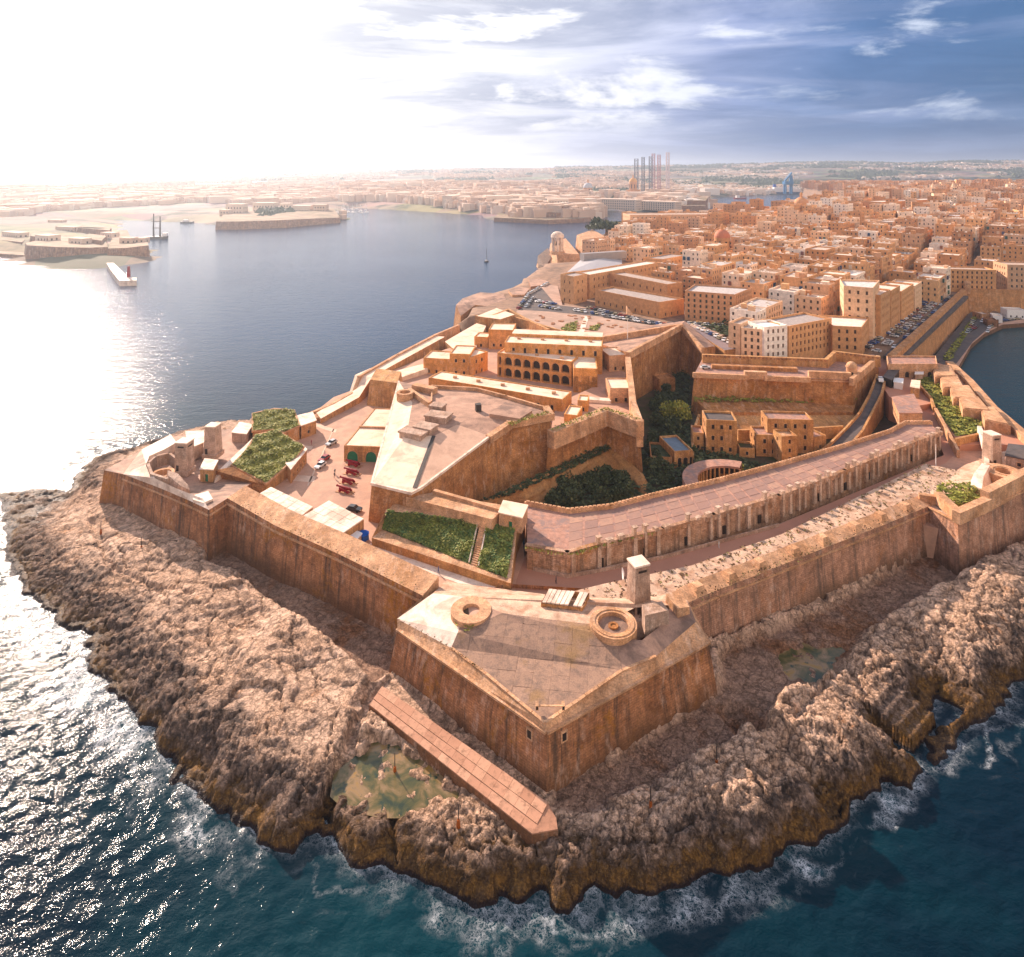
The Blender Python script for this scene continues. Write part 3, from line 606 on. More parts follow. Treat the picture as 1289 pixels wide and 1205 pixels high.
def turf(name, pts, n, size, m, h=.25, parent=None, seed=3):
    f = on_poly(pts)
    def pf(r): p = f(r); return p+Vector((0, 0, h*r.random()*(1.5+1.5*math.sin(p.x*.7)*math.cos(p.y*.9)))), Vector((0, 0, 2.2))
    o = leafy(name, pf, n, size, m, parent, seed)
    o['kind'] = 'stuff'; return o
def wallstrip(g, pts, w, h, zb=None, mi=0):
    """thin wall following a polyline of points on its top; w thick, down to top-h (or zb)"""
    for k in range(len(pts)-1):
        a, b = Vector(pts[k]), Vector(pts[k+1]); d = (b-a).to_2d().normalized(); t = Vector((-d.y, d.x, 0))*w/2; e = Vector((d.x, d.y, 0))*w*.45
        a = a-e; b = b+e; g.solid([a-t, b-t, b+t, a+t], (lambda p: p.z-h) if zb is None else zb, mi)
# ------------------------------------------------------------------ grounds of the fort
def ground(name, pts, zb, m, mi=0):
    g = Geo(); g.solid(pts, zb, 0); o = g.build(name, m); o['kind'] = 'structure'; return o
ground('lower_ward_ground', PZ(11, (150, 590), (262, 630), (292, 632), (420, 703), (528, 757), (565, 790), (640, 800), (760, 812), (855, 778), (1160, 660), (1190, 668), (1400, 612), (1289, 545), (1180, 512),
    (1135, 500), (1160, 530), (1196, 572), (980, 660), (835, 699), (714, 722), (668, 714), (660, 700), (655, 655), (632, 648), (545, 625), (480, 645), (482, 600), (505, 515), (480, 478), (420, 500), (382, 530), (300, 545), (215, 556)), 2, PAVE)
g = Geo(); g.solid(PZ(11.03, (664, 693), (668, 716), (714, 724), (835, 700), (980, 661), (1188, 573), (1176, 540), (1150, 512), (1172, 508), (1210, 565), (1190, 583), (1110, 619), (985, 680), (870, 722), (760, 742), (700, 760), (648, 752), (650, 730)), 10.9)
tag(g.build('path', ROAD), kind='structure')
g = Geo(); g.solid(PZ(11.06, (470, 683), (645, 746), (650, 752), (640, 757), (452, 689)), 10.95); tag(g.build('path', WHT), kind='structure')
g = Geo(); g.solid(PZ(11.04, (370, 560), (394, 562), (392, 566), (368, 565)), 10.95); g.solid(PZ(11.04, (364, 597), (398, 600), (395, 607), (360, 605)), 10.95); g.solid(PZ(11.04, (392, 531), (424, 541), (422, 545), (390, 535)), 10.95)
g.solid(PZ(11.04, (421, 540), (388, 612), (386.6, 611), (419.5, 540)), 10.95, 0); tag(g.build('pavement', mat('pale kerb stone', m_plain, (.62, .46, .34), .8, .15, .5, 0)), kind='structure')
# sandy strip with scrub behind the right-hand curtain
sand = PZ(13.3, (690, 752), (760, 735), (870, 712), (985, 672), (1110, 611), (1165, 584), (1215, 594), (1200, 632), (1165, 638), (1100, 660), (1010, 695), (935, 726), (880, 750), (800, 784), (720, 768))
g = Geo(); g.solid(sand, 10.8, batter=.5); tag(g.build('sandy_strip', SAND), kind='structure')
o = turf('dry_scrub', sand, 5200, .30, SCRUB, .3, seed=5)
def keep_clumps():
    # scrub grows in clumps: drop faces where a noise is low
    me = o.data; V = np.zeros(len(me.vertices)*3); me.vertices.foreach_get('co', V); V = V.reshape(-1, 4, 3)
    c = V.mean(1); k = (fbm(c[:, 0]*.55, c[:, 1]*.55, 3, 33) > .12); V = V[k]
    m2 = bpy.data.meshes.new('dry_scrub'); m2.from_pydata(V.reshape(-1, 3).tolist(), [], [tuple(range(4*i, 4*i+4)) for i in range(len(V))]); m2.materials.append(SCRUB)
    A = m2.attributes.new('tint', 'FLOAT', 'FACE'); A.data.foreach_set('value', rng.random(len(V))); o.data = m2
keep_clumps()
def bushes(name, label, pts, n, R, H, nleaf, size, m, group, seed, flat=.8):
    f = on_poly(pts); r = random.Random(seed)
    for i in range(n):
        c = f(r); rr = R*(.6+.7*r.random()); hh = H*(.6+.7*r.random()); lob = [(Vector((r.gauss(0, .45), r.gauss(0, .45), .3+.5*r.random())), .5+.4*r.random()) for _ in range(5)]
        root = thing(name, label, name.split('_')[-1], tuple(c), 0, group)
        def pf(q, lob=lob, rr=rr, hh=hh, c=c):
            l, s = q.choice(lob); d = Vector((q.gauss(0, 1), q.gauss(0, 1), q.gauss(0, 1))).normalized(); d.z = abs(d.z)*.9-.15; k = (.55+.5*q.random())*s
            p = Vector(((l.x+d.x*k)*rr, (l.y+d.y*k)*rr, max(.02, (l.z+d.z*k)*hh))); return p+Vector(c), d
        leafy('foliage', pf, nleaf, size, m, root, seed*100+i)
        t = Geo(); t.cyl(tuple(c-Vector((0, 0, .3))), .12*rr/2+.05, .05, hh*.8, 6); t.build('stem', BARK, root)

# ------------------------------------------------------------------ FRONT BASTION
def front_bastion():
    T = at(688, 922, 12.0); root = thing('front_bastion', 'huge arrow-shaped stone bastion pointing at the viewer, in the middle of the rocks', 'bastion', (T.x, T.y, 3))
    A, R, F_ = at(500, 792, 12), at(892, 808, 13), at(866, 772, 13); B = at(540, 762, 12)
    g = Geo(); pts = g.solid([A, T, R, F_, at(800, 745, 12), at(640, 735, 12), B], 1.6, 0, -1, batter=.14)
    g.build('wall', RAMP, root)
    # gun loops near the salient: deep recesses built as dark boxes set in stone frames
    for px, py in ((669, 930), (713, 927)):
        c = at(px, py, 9.6); fr = Geo(); d = (A-T if px < 688 else R-T).to_2d().normalized(); nrm = Vector((d.y, -d.x)) if px > 688 else Vector((-d.y, d.x))
        if nrm.y > 0: nrm = -nrm
        q = (T+Vector((d.x, d.y, 0))*3.3); q = Vector((q.x, q.y, 9.3))+Vector((nrm.x, nrm.y, 0))*.34; rz = math.atan2(d.y, d.x)
        fr.box((q.x, q.y, 9.2), (1.3, .3, 1.9), rz); fr.build('loop_frame', CAP, root)
        fr = Geo(); q2 = q+Vector((nrm.x, nrm.y, 0))*.12; fr.box((q2.x, q2.y, 9.5), (.8, .12, 1.3), rz); fr.build('gun_loop', DARK, root)
    g = Geo(); out = [(A, 12.15), (T, 12.15), (R, 13.1), (F_, 13.1)]
    P = [Vector((p.x, p.y, z)) for p, z in out]; cen = Vector((5, 140, 12))
    for k in range(3):      # cordon: projecting half-round course
        a, b = P[k], P[k+1]; d = (b-a).to_2d().normalized(); n = Vector((d.y, -d.x, 0))
        g.bar(a+n*.12-Vector((0, 0, .3)), b+n*.12-Vector((0, 0, .3)), .7, .38)
    g.build('cordon', CAP, root)
    top_px = [(500, 779, 13.2), (568, 816, 13.3), (611, 848, 13.3), (686, 910, 13.2), (783, 844, 14), (826, 826, 14.6), (876, 783, 15)]
    tp = P3(*top_px); g = Geo()
    lowA = [Vector((p.x, p.y, 0)) for p in tp]
    # parapet face from the cordon up to the roof lip
    seq = [(A, 12.1), (None, 0)]
    base = []
    def on_seg(p, a, b):
        d = (b-a).to_2d(); t = max(0, min(1, (p-a).to_2d().dot(d)/d.length_squared)); q = a+(b-a)*t; return q
    for k, p in enumerate(tp):
        q = on_seg(p, A, T) if k <= 3 else on_seg(p, T, R)
        if k == 0: q = A.copy()
        if k == 3: q = T.copy()
        if k == 6: q = R.copy()
        base.append(q+Vector((0, 0, .1)))
    for k in range(6):
        g.face([base[k], base[k+1], tp[k+1], tp[k]])
    Fb = at(866, 757, 15); g.face([base[6], F_+Vector((0, 0, .1)), Fb, tp[6]]); g.face([at(540, 745, 13.2), B, base[0], tp[0]])
    g.build('parapet', CAP, root)
    # roof: facets rising to the inner crest
    a, b, c, t, d, e, f = tp
    k0 = at(545, 747, 14.2); k1 = at(590, 752, 15.0); k2 = at(632, 772, 15.8); k3 = at(700, 781, 15.8); k4 = at(752, 787, 15.8); k5 = at(775, 803, 15.8); k6 = at(808, 806, 15.8); k7 = at(834, 786, 15.9); k8 = at(845, 762, 15.6); k9 = Fb
    fb = at(576, 797, 14.6)
    g = Geo()
    for tri in ((a, fb, k0), (k0, fb, k1), (a, b, fb)): g.face(tri)
    g.build('roof', WHT, root)
    g = Geo()
    g.face((fb, k2, k1)); g.build('roof', DECK, root); g = Geo()
    for tri in ((k5, d, k6), (k6, d, e), (k6, e, k7), (k7, e, f), (k7, f, k8), (k8, f, k9)): g.face(tri)
    g.build('roof', DECK, root)
    # middle facet: laid with big screed slabs, each its own piece over a bed
    core = [fb, b, c, t, d, k5, k4, k3, k2]; nrm = Vector((0, 0, 0)); o3 = t
    bed = Geo(); bed.top([p-Vector((0, 0, .10)) for p in core]); bed.build('roof_bed', DECK, root)
    v = (k3-t).normalized(); pl = (k3-t).cross(k5-k2).normalized(); pl = pl if pl.z > 0 else -pl; w = v.cross(pl).normalized()
    def clip(poly, ax, val, keep_hi):
        out = []; n = len(poly)
        for i in range(n):
            p, q = poly[i], poly[(i+1) % n]; dp, dq = p.dot(ax)-val, q.dot(ax)-val
            if not keep_hi: dp, dq = -dp, -dq
            if dp >= 0: out.append(p)
            if (dp >= 0) != (dq >= 0): out.append(p+(q-p)*(dp/(dp-dq)))
        return out
    tris = [[core[i] for i in tr] for tr in tessellate_polygon([core])]
    us = [p.dot(w) for p in core]; vs = [p.dot(v) for p in core]; sz = 3.3; gap = .012
    iu = 0; u = min(us)
    while u < max(us):
        vv = min(vs)+(iu % 2)*.0
        while vv < max(vs):
            s = Geo(); s.tint = random.random(); lift = .02+.05*random.random(); any_ = False; mi = random.random()
            for tr in tris:
                pg = tr
                for ax, val, hi in ((w, u+gap, True), (w, u+sz-gap, False), (v, vv+gap, True), (v, vv+sz-gap, False)):
                    pg = clip(pg, ax, val, hi)
                    if len(pg) < 3: break
                if len(pg) >= 3:
                    ar = sum(((pg[k]-pg[0]).cross(pg[k+1]-pg[0])).length for k in range(1, len(pg)-1))
                    if ar < .15: continue
                    if (pg[1]-pg[0]).cross(pg[2]-pg[0]).z < 0: pg = pg[::-1]
                    q = [p+Vector((0, 0, lift)) for p in pg]; s.face(q)
                    for k in range(len(q)): s.face([pg[k]-Vector((0, 0, .1)), pg[(k+1) % len(q)]-Vector((0, 0, .1)), q[(k+1) % len(q)], q[k]])
                    any_ = True
            if any_: s.build('slab', SLAB, root)
            vv += sz
        u += sz; iu += 1
    # coping along the lip
    for seg in ((b, c), (c, t), (t, d), (d, e)):
        L_ = (seg[1]-seg[0]).length; n = max(2, int(L_/2.6)); g0 = seg[0]; dd = (seg[1]-seg[0])/n
        for k in range(n):
            q = Geo(); q.bar(g0+dd*k+dd*.02-Vector((0, 0, .15)), g0+dd*(k+1)-dd*.02-Vector((0, 0, .15)), .55, .25+.05*random.random()); q.build('coping_stone', CAP, root)
    # pits
    p = at(593, 768, 15.6); g = Geo(); g.ring((p.x, p.y, 14.), 1.75, 4.15, 1.75, 36, zin=12.5); ro = g.build('gun_pit_ring', CAP, root)
    g = Geo(); g.cyl((p.x, p.y, 14.8), 1.8, 1.8, .15, 24); g.build('gun_pit_floor', SOIL, ro)  # dark floor tone stands in for the shade of a deeper hole
    p = at(772, 783, 16.7); g = Geo(); g.ring((p.x, p.y, 14.6), 3.0, 4.6, 2.0, 40, zin=13.2); g.ring((p.x, p.y, 15.2), 3.6, 4.1, 1.55, 40); ro = g.build('gun_pit_ring', CAP, root)
    g = Geo(); g.cyl((p.x, p.y, 15.65), 3.05, 3.05, .15, 30); g.build('gun_pit_floor', DECK, ro)
    g = Geo(); g.ring((p.x, p.y, 15.75), .55, 1.0, .35, 20); g.cyl((p.x, p.y, 15.75), .5, .5, .2, 16); g.build('gun_mounting', RAMP2, ro)
    for px in (687, 0):   # low step frame near the salient
        pass
    a1, a2 = at(676, 889, 14.3), at(709, 889, 14.3); g = Geo(); g.bar(a1, a2, .35, .12)
    for q in (a1, a2): g.box((q.x, q.y, q.z-.3), (.5, 1.1, .75), .0)
    g.build('vent', CAP, root); g = Geo()
    for q in (a1, a2): g = Geo(); g.box((q.x, q.y-.56, q.z-.15), (.3, .1, .5), 0); g.build('vent_opening', DARK, root)
    # inner deck filling behind the crest
    g = Geo(); g.top([k0, k1, k2, k3, k4, at(800, 765, 15), k8, k9, at(850, 745, 13), at(700, 750, 12), at(560, 732, 12)]); 
    o = g.build('rear_slope', SAND, root)
    # blockhouse at the right of the pit
    bx = [at(812, 775, 18.6), at(842, 768, 18.6), at(833, 757, 18.6), at(808, 761, 18.6)]; g = Geo(); g.solid(bx, 14.5); g.build('blockhouse', CONC, root)
    g = Geo(); g.solid([at(853, 766, 17.4), at(868, 764, 16.6), at(856, 742, 16.8), at(838, 748, 17.2)], 12.5); g.build('traverse', CAP, root)
def m_slab(g, b):
    p = pos(g); f = g.n('ShaderNodeObjectInfo').outputs['Random']
    c = g.ramp(f, [(0., (.30, .18, .125)), (.4, (.33, .20, .135)), (1., (.38, .23, .155))])
    n = g.noise(p, .12, 5, .6); n2 = g.noise(p, .7, 7, .7)
    c = g.mix(g.m('MULTIPLY', g.mr(n2, .46, .68), .7), c, (.12, .085, .07)); c = g.mix(g.m('MULTIPLY', g.mr(n, .55, .66), .5), c, (.28, .15, .03))
    c = g.mix(1., c, g.ramp(g.noise(p, 4, 4, .7), [(.3, .75), (.7, 1.2)]), 'MULTIPLY')
    L(g, c, b, 'Base Color'); b.inputs['Roughness'].default_value = .8
    L(g, g.n('ShaderNodeBump', {'Strength': .3, 'Distance': .3, 'Height': n2}).outputs[0], b, 'Normal')
SLAB = mat('roof slab', m_slab)
front_bastion()
# ruined ochre hut behind the crest
def ruined_hut():
    z = 13.2; pts = [at(681, 777, z), at(733, 783, z), at(742, 764, z), at(690, 759, z)]; P = ccw([Vector((p.x, p.y, 0)) for p in pts])
    root = thing('ruined_hut', 'small ochre ruined hut with a patched pale roof behind the front bastion slabs', 'hut', (P[0].x, P[0].y, z)); g = Geo(); op = Opn()
    for k in range(4):
        Ln = (P[(k+1) % 4]-P[k]).length; rows = [(.9, 2.3, [(1.2, 2.2), (3.2, 4.1), (5., 5.8), (6.6, 7.7)], False)] if Ln > 8 and (P[k].y+P[(k+1) % 4].y)/2 < sum(p.y for p in P)/4 else []
        facade(g, P[k], P[(k+1) % 4], z-1.2, z+2.9, [(r[0]+1.2, r[1]+1.2, r[2], r[3]) for r in rows], opn=op)
    g.build('wall', ORNG, root)
    for it, rm in zip(op.items, op.rims): window_part(it, rm, 'window', DARK, root)
    top = inset(P, .15); A, B, C, D = [p+Vector((0, 0, z+2.95)) for p in top]
    for k in range(9):
        if k in (6,): continue
        q = Geo(); e0, e1 = k/9+.008, (k+1)/9-.008; s = [A+(B-A)*e0, A+(B-A)*e1, D+(C-D)*e1, D+(C-D)*e0]
        if (A-B).length < (A-D).length: s = [A+(D-A)*e0, A+(D-A)*e1, B+(C-B)*e1, B+(C-B)*e0]
        q.solid([p+Vector((0, 0, .12+.1*random.random())) for p in s], z+2.9); q.build('roof_panel', WHT, root)
ruined_hut()
def pylon(label, c, w, d, h, z, rz, slot=True, taper=.86):
    root = thing('fire_control_tower', label, 'tower', (c.x, c.y, z), 0)
    g = Geo(); g.box((c.x, c.y, z-1.5), (w, d, h+1.5), rz, taper=taper); g.build('shaft', CONC, root)
    ca, sa = math.cos(rz), math.sin(rz); g = Geo(); g.box((c.x, c.y, z+h), (w*taper+.3, d*taper+.3, .35), rz); g.build('roof_slab', WHT, root)
    if slot:
        for sx, sy, ww, dd in ((0, -1, w*.5, .08), (1, 0, .08, d*.5)):
            g = Geo(); ox, oy = sx*(w*taper/2+.04), sy*(d*taper/2+.04); g.box((c.x+ox*ca-oy*sa, c.y+ox*sa+oy*ca, z+h-1.25), (ww, dd, .45), rz); g.build('viewing_slot', DARK, root)
    g = Geo(); ox, oy = -w*.25, -d/2*.99; g.box((c.x+ox*ca-oy*sa, c.y+ox*sa+oy*ca, z), (.8, .12, 1.9), rz); g.build('door', DARK, root)
    g = Geo(); g.box((c.x, c.y, z-1.2), (w+.6, d+.6, 1.4), rz); g.build('plinth', CONC, root)
    return root
c = at(806, 772, 13.4); pylon('tall square concrete tower standing behind the front bastion beside the round pit', c+Vector((0, 1.9, 0)), 3.9, 3.7, 9.6, 13.2, math.radians(20))
c = at(1254, 586, 15.5); pylon('square concrete tower at the right edge above the right bastion', c+Vector((0, 1.8, 0)), 3.6, 3.8, 9.2, 15.2, math.radians(12))
c = at(265, 571, 15); pylon('taller tapering concrete tower on the left bastion, nearer the green mounds', c+Vector((0, 1.8, 0)), 4.2, 4.2, 8.6, 14.6, math.radians(-8), slot=False, taper=.80)
c = at(229, 592, 15); pylon('square concrete tower on the left bastion beside the round gun pit', c+Vector((0, 1.6, 0)), 4.0, 4.0, 8.4, 14.6, math.radians(-8), taper=.92)
c = at(787, 740, 12); r_ = thing('satellite_dish', 'pale round dish standing on the left side of the middle tower', 'dish', tuple(c)); g = Geo(); g.cyl((c.x, c.y, c.z-.5), .12, .1, 3.0, 8); g.build('mast', IRON, r_)
g = Geo()
for k in range(16):
    for j in range(3):
        r0, r1 = 1.25*j/3, 1.25*(j+1)/3; a0, a1 = 2*math.pi*k/16, 2*math.pi*(k+1)/16
        f = lambda r, a: (c.x-.2-.25*r*r, c.y-r*math.cos(a)*.9, c.z+3.2+r*math.sin(a))
        g.face([f(r0, a0), f(r1, a0), f(r1, a1), f(r0, a1)])
g.build('reflector', WPAINT, r_)
# pier along the left face of the front bastion
def pier():
    root = thing('stone_berm', 'long pinkish paved berm along the left foot of the front bastion', 'berm', tuple(at(560, 950, 4.4)))
    o0, o1, o2, o3 = at(465, 887, 4.6), at(670, 1050, 4.4), at(481, 865, 4.9), at(690, 1012, 4.7)
    far = [at(702, 1044, 4.3), at(700, 1030, 4.4)]
    g = Geo(); g.solid([o0, o1, far[0], far[1], o3, o2], .8, batter=.08); 
    for i in range(len(g.v)):
        if g.v[i][2] > 4: g.v[i] = (g.v[i][0], g.v[i][1], g.v[i][2]-.16)
    g.build('wall', RAMP, root)
    n = 17; lanes = [0, .30, .63, 1.]
    for j in range(3):
        for k in range(n):
            e0, e1 = k/n+.0005, (k+1)/n-.0005; f0, f1 = lanes[j]+.003, lanes[j+1]-.003
            def q(e, f): return (o0+(o1-o0)*e)*(1-f)+(o2+(o3-o2)*e)*f
            l = .03*random.random()+(.12 if j == 1 else 0)+(.2 if j == 2 else 0); s = Geo(); s.solid([q(e0, f0)+Vector((0, 0, l)), q(e1, f0)+Vector((0, 0, l)), q(e1, f1)+Vector((0, 0, l)), q(e0, f1)+Vector((0, 0, l))], lambda p: p.z-.4-l); s.build('paving_stone', PIERS, root)
    g = Geo(); q_ = [o1+(o3-o1)*0, far[0], far[1], o3]; g.solid([p+Vector((0, 0, .05)) for p in q_], 3.9); g.build('end_step', PIERS, root)
def m_pier(g, b):
    p = pos(g); f = g.n('ShaderNodeObjectInfo').outputs['Random']; c = g.ramp(f, [(0., (.44, .22, .135)), (.6, (.52, .27, .17)), (1., (.60, .34, .22))])
    n2 = g.noise(p, .8, 8, .72); c = g.mix(g.m('MULTIPLY', g.mr(n2, .50, .66), .65), c, (.20, .105, .06)); L(g, c, b, 'Base Color'); b.inputs['Roughness'].default_value = .85
    L(g, g.n('ShaderNodeBump', {'Strength': .4, 'Distance': .3, 'Height': n2}).outputs[0], b, 'Normal')
PIERS = mat('berm paving', m_pier)
pier()
# ------------------------------------------------------------------ CURTAIN WALLS
def curtain(name, label, line_px, depth_v, cat='wall', zb=1.6, crest=1.2, w=5.5, m=RAMP, capm=CAP, cordon=True, batter=.10):
    """line_px: outer top edge (px, py, z) left to right; inner side lies away from the camera"""
    pts = P3(*line_px); root = thing(name, label, cat, (pts[0].x, pts[0].y, 3)); n = len(pts)
    dirs = [(pts[min(k+1, n-1)]-pts[max(k-1, 0)]).to_2d().normalized() for k in range(n)]; inn = [Vector((-d.y, d.x, 0)) for d in dirs]
    if depth_v: inn = [Vector(depth_v).normalized()]*n
    ins = [p+i*w+Vector((0, 0, crest)) for p, i in zip(pts, inn)]; back = [p+i*(w+.05) for p, i in zip(pts, inn)]
    g = Geo(); u = 0
    for k in range(n-1):
        a, b = pts[k], pts[k+1]; l = (b-a).length; oa, ob = -inn[k]*batter*(a.z-zb), -inn[k+1]*batter*(b.z-zb)
        A, B = Vector((a.x, a.y, zb))+oa, Vector((b.x, b.y, zb))+ob; g.face([A, B, b, a], 0, [(u, zb), (u+l, zb), (u+l, b.z), (u, a.z)]); u += l
    g.build('wall', m, root); g = Geo()
    for k in range(n-1): g.face([pts[k], pts[k+1], ins[k+1], ins[k]]); a, b = ins[k], ins[k+1]; g.face([b, a, Vector((a.x, a.y, 10)), Vector((b.x, b.y, 10))])
    a, b = pts[0], ins[0]; g.face([a, b, Vector((b.x, b.y, 10)), Vector((a.x, a.y, 10))]); a, b = pts[-1], ins[-1]; g.face([b, a, Vector((a.x, a.y, 10)), Vector((b.x, b.y, 10))])
    g.build('parapet', capm, root)
    if cordon:
        g = Geo()
        for k in range(n-1): g.bar(pts[k]-inn[k]*.22-Vector((0, 0, 1.5)), pts[k+1]-inn[k+1]*.22-Vector((0, 0, 1.5)), .55, .4)
        g.build('cordon', capm, root)
    return root, pts, ins
curtain('curtain_wall', 'long shaded curtain wall left of the front bastion, above the brown moat', [(286, 627, 16), (345, 661, 15.3), (423, 696, 14.6), (476, 722, 14.2), (532, 750, 13.8)], None)
rc, rp, ri = curtain('curtain_wall', 'long grey-pink curtain wall right of the front bastion, above the right-hand pool', [(866, 759, 13.8), (900, 744, 14), (960, 721, 14.2), (1040, 689, 14.5), (1110, 662, 14.8), (1172, 636, 15)], None, m=RAMP3, w=3.6, crest=.9)
for k, f in enumerate((.05, .16, .27, .40, .52, .66, .78, .9)):       # broken embrasures in the right-hand parapet
    a = rp[0]+(rp[-1]-rp[0])*f; b = ri[0]+(ri[-1]-ri[0])*f; q = (a+b)/2; g = Geo()
    g.box((q.x, q.y, q.z-.6), (3.4, 3.4, 1.9), math.atan2((b-a).y, (b-a).x)-math.pi/2, taper=.55); g.build('merlon', CAP, rc)
# LEFT BASTION
def left_bastion():
    root = thing('left_bastion', 'large shaded stone bastion at the far left tip with two towers on it', 'bastion', tuple(at(200, 640, 5)))
    o = [at(131, 592, 13.4), at(155, 597, 13.6), at(200, 614, 14.6), at(240, 631, 15.4), at(263, 642, 15.6), at(287, 627, 15.8)]
    back = [at(330, 600, 12), at(330, 540, 12), at(290, 540, 12), at(215, 550, 12.5), at(180, 566, 13)]
    g = Geo(); g.solid([o[0], o[1], o[2], o[3], o[4], o[5]]+back, 1.6, 0, -1, batter=.10); g.build('wall', RAMP, root)
    g = Geo(); g.top([p-Vector((0, 0, .0)) for p in o]+back); g.build('deck', DECK, root)
    g = Geo()
    for k in range(1, 5):
        a, b = o[k], o[k+1]; d = (b-a).to_2d().normalized(); n = Vector((d.y, -d.x, 0)); g.bar(a+n*.2-Vector((0, 0, 1.6)), b+n*.2-Vector((0, 0, 1.6)), .5, .4)
    g.build('cordon', CAP, root)
    # bleached sloping parapet
    i = [at(178, 566, 14.9), at(184, 584, 16.3), at(195, 602, 16.6), at(222, 615, 16.9), at(256, 628, 16.6)]
    g = Geo(); g.face([o[1], o[2], i[2], i[1]]); g.face([o[2], o[3], i[3], i[2]]); g.face([o[3], o[4], i[4], i[3]]); g.face([o[1], i[1], i[0]])
    q = [at(178, 566, 14.9), at(215, 547, 15), at(222, 557, 15.4), at(206, 566, 16), at(188, 574, 16.4), at(184, 584, 16.3)]
    g.solid(q, 12); g.face([o[1], i[1], i[0]]); 
    for k in range(1, 4): a, b = i[k], i[k+1]; g.face([b, a, a-Vector((0, 0, 3)), b-Vector((0, 0, 3))])
    g.build('sloping_parapet', WHT, root)
    c = at(205, 593, 15.6); g = Geo(); g.ring((c.x, c.y, 13.5), 2.3, 3.3, 1.6, 30, zin=12.9); g.build('gun_pit_ring', CAP, root)
    g = Geo(); g.cyl((c.x, c.y, 12.9), 2.35, 2.35, .1, 24); g.build('gun_pit_floor', DARK, root)
    g = Geo(); wallstrip(g, P3((186, 583, 17.0), (196, 574, 17), (213, 570, 17), (224, 578, 17)), .7, 3.5); wallstrip(g, P3((186, 583, 17), (191, 596, 17), (210, 602, 17.2)), .8, 3.5); g.build('pit_wall', CONC, root)
    g = Geo(); g.solid(P3((211, 592, 17.4), (224, 596, 17.4), (237, 611, 17), (239, 617, 16.5), (228, 612, 16.6), (212, 599, 17.2)), 12.8, batter=.2); g.build('traverse', CONC, root)
    g = Geo(); g.solid(P3((242, 624, 16.3), (262, 618, 16.3), (268, 628, 16.2), (256, 633, 16.2), (243, 629, 16.2)), 13); g.build('traverse', WHT, root)
left_bastion()
def hut(name, label, cat, pts, zb, zt, m=ORNG, roofm=WHT, door=None, windows=None, par=.0, cornice=True):
    P = ccw([Vector((p[0], p[1], 0)) for p in pts]); c = sum(P, Vector())/len(P); root = thing(name, label, cat, (c.x, c.y, zb)); g = Geo(); op = Opn(); dr = Opn(); n = len(P)
    front = min(range(n), key=lambda k: (P[k]+P[(k+1) % n]).y+.3*(P[k]+P[(k+1) % n]).x)
    for k in range(n):
        Ln = (P[(k+1) % n]-P[k]).length
        if k == front and door: facade(g, P[k], P[(k+1) % n], zb, zt, [(.02, min(2.3, zt-zb-.4), [(Ln*.5-.5, Ln*.5+.5)], False)], opn=dr)
        elif windows and Ln > 2.5: facade(g, P[k], P[(k+1) % n], zb, zt, rows_for(Ln, zt-zb, 1, 3., .9, 1.1), opn=op)
        else: facade(g, P[k], P[(k+1) % n], zb, zt, [])
    g.build('wall', m, root); O = inset(P, -.2); g = Geo(); g.solid([p+Vector((0, 0, zt+.25)) for p in O], zt-.02); g.build('roof', roofm, root)
    for it, rm in zip(dr.items, dr.rims): window_part(it, rm, 'door', door, root)
    for it, rm in zip(op.items, op.rims): window_part(it, rm, 'window', DARK, root)
    return root
hut('guard_hut', 'little ochre hut with a green door on the left bastion', 'hut', PZ(0, *[(0, 0)]*0) or [at(*p) for p in ((252, 603, 15), (268, 604, 15), (274, 592, 15), (258, 590, 15))], 14.2, 17.8, door=GREEN)
hut('magazine', 'low bleached building joined to the left side of the taller left tower', 'building', [at(*p) for p in ((238, 578, 14), (256, 570, 14), (256, 555, 14), (234, 556, 14))], 13, 17.2, m=CONC, roofm=WHT)
hut('store', 'small pale flat-roofed store beside the rear green mound', 'building', [at(*p) for p in ((292, 553, 13), (310, 555, 13), (318, 543, 13), (302, 540, 13))], 12, 15.2, m=CONC, roofm=WHT)
# green mounds
def mound(label, pts, zb, walls, leaf_n, seed, rim=None):
    P = P3(*pts); c = sum(P, Vector())/len(P); root = thing('grassed_casemate', label, 'casemate', (c.x, c.y, zb)); g = Geo(); g.solid(P, zb, 0, -1); g.build('wall', walls, root)
    g = Geo(); g.top(P); g.build('roof', SOIL, root); turf('grass', P, leaf_n*2, .36, GRASS, .3, root, seed)
    g = Geo(); wallstrip(g, [p+Vector((0, 0, .25)) for p in P]+[P[0]+Vector((0, 0, .25))], .6, .6); g.build('coping', CAP, root); return root
mound('front green grassed mound beside the parade ground, sloping towards the casemates', [(322, 548, 18), (348, 542, 18.3), (382, 563, 16.4), (372, 577, 15.3), (335, 609, 13.8), (292, 586, 15.4), (310, 567, 16.8)], 10.5, ORNG, 5200, 11)
mound('rear green grassed mound nearest the sea on the left', [(318, 521, 16.6), (345, 515, 17), (370, 517, 16.8), (377, 536, 15.8), (357, 545, 15.6), (345, 541, 15.8), (318, 543, 15.4)], 10.5, ORNG, 3600, 12)
g = Geo(); g.solid(P3((270, 606, 14.2), (322, 548, 17.9), (309, 566, 16.8), (290, 586, 15.4), (271, 596, 14.4)), 11); tag(g.build('ramp', WHT), 'pale sloping ramp on the left flank of the front green mound', 'ramp')
g = Geo(); g.solid(P3((269, 592, 16.2), (293, 588, 16.2), (334, 611, 13.2), (330, 615, 12.4), (267, 603, 12.4)), 10.8, batter=.25); tag(g.build('retaining_wall', RAMP2), 'brown sloping stone wall under the front green mound', 'wall')
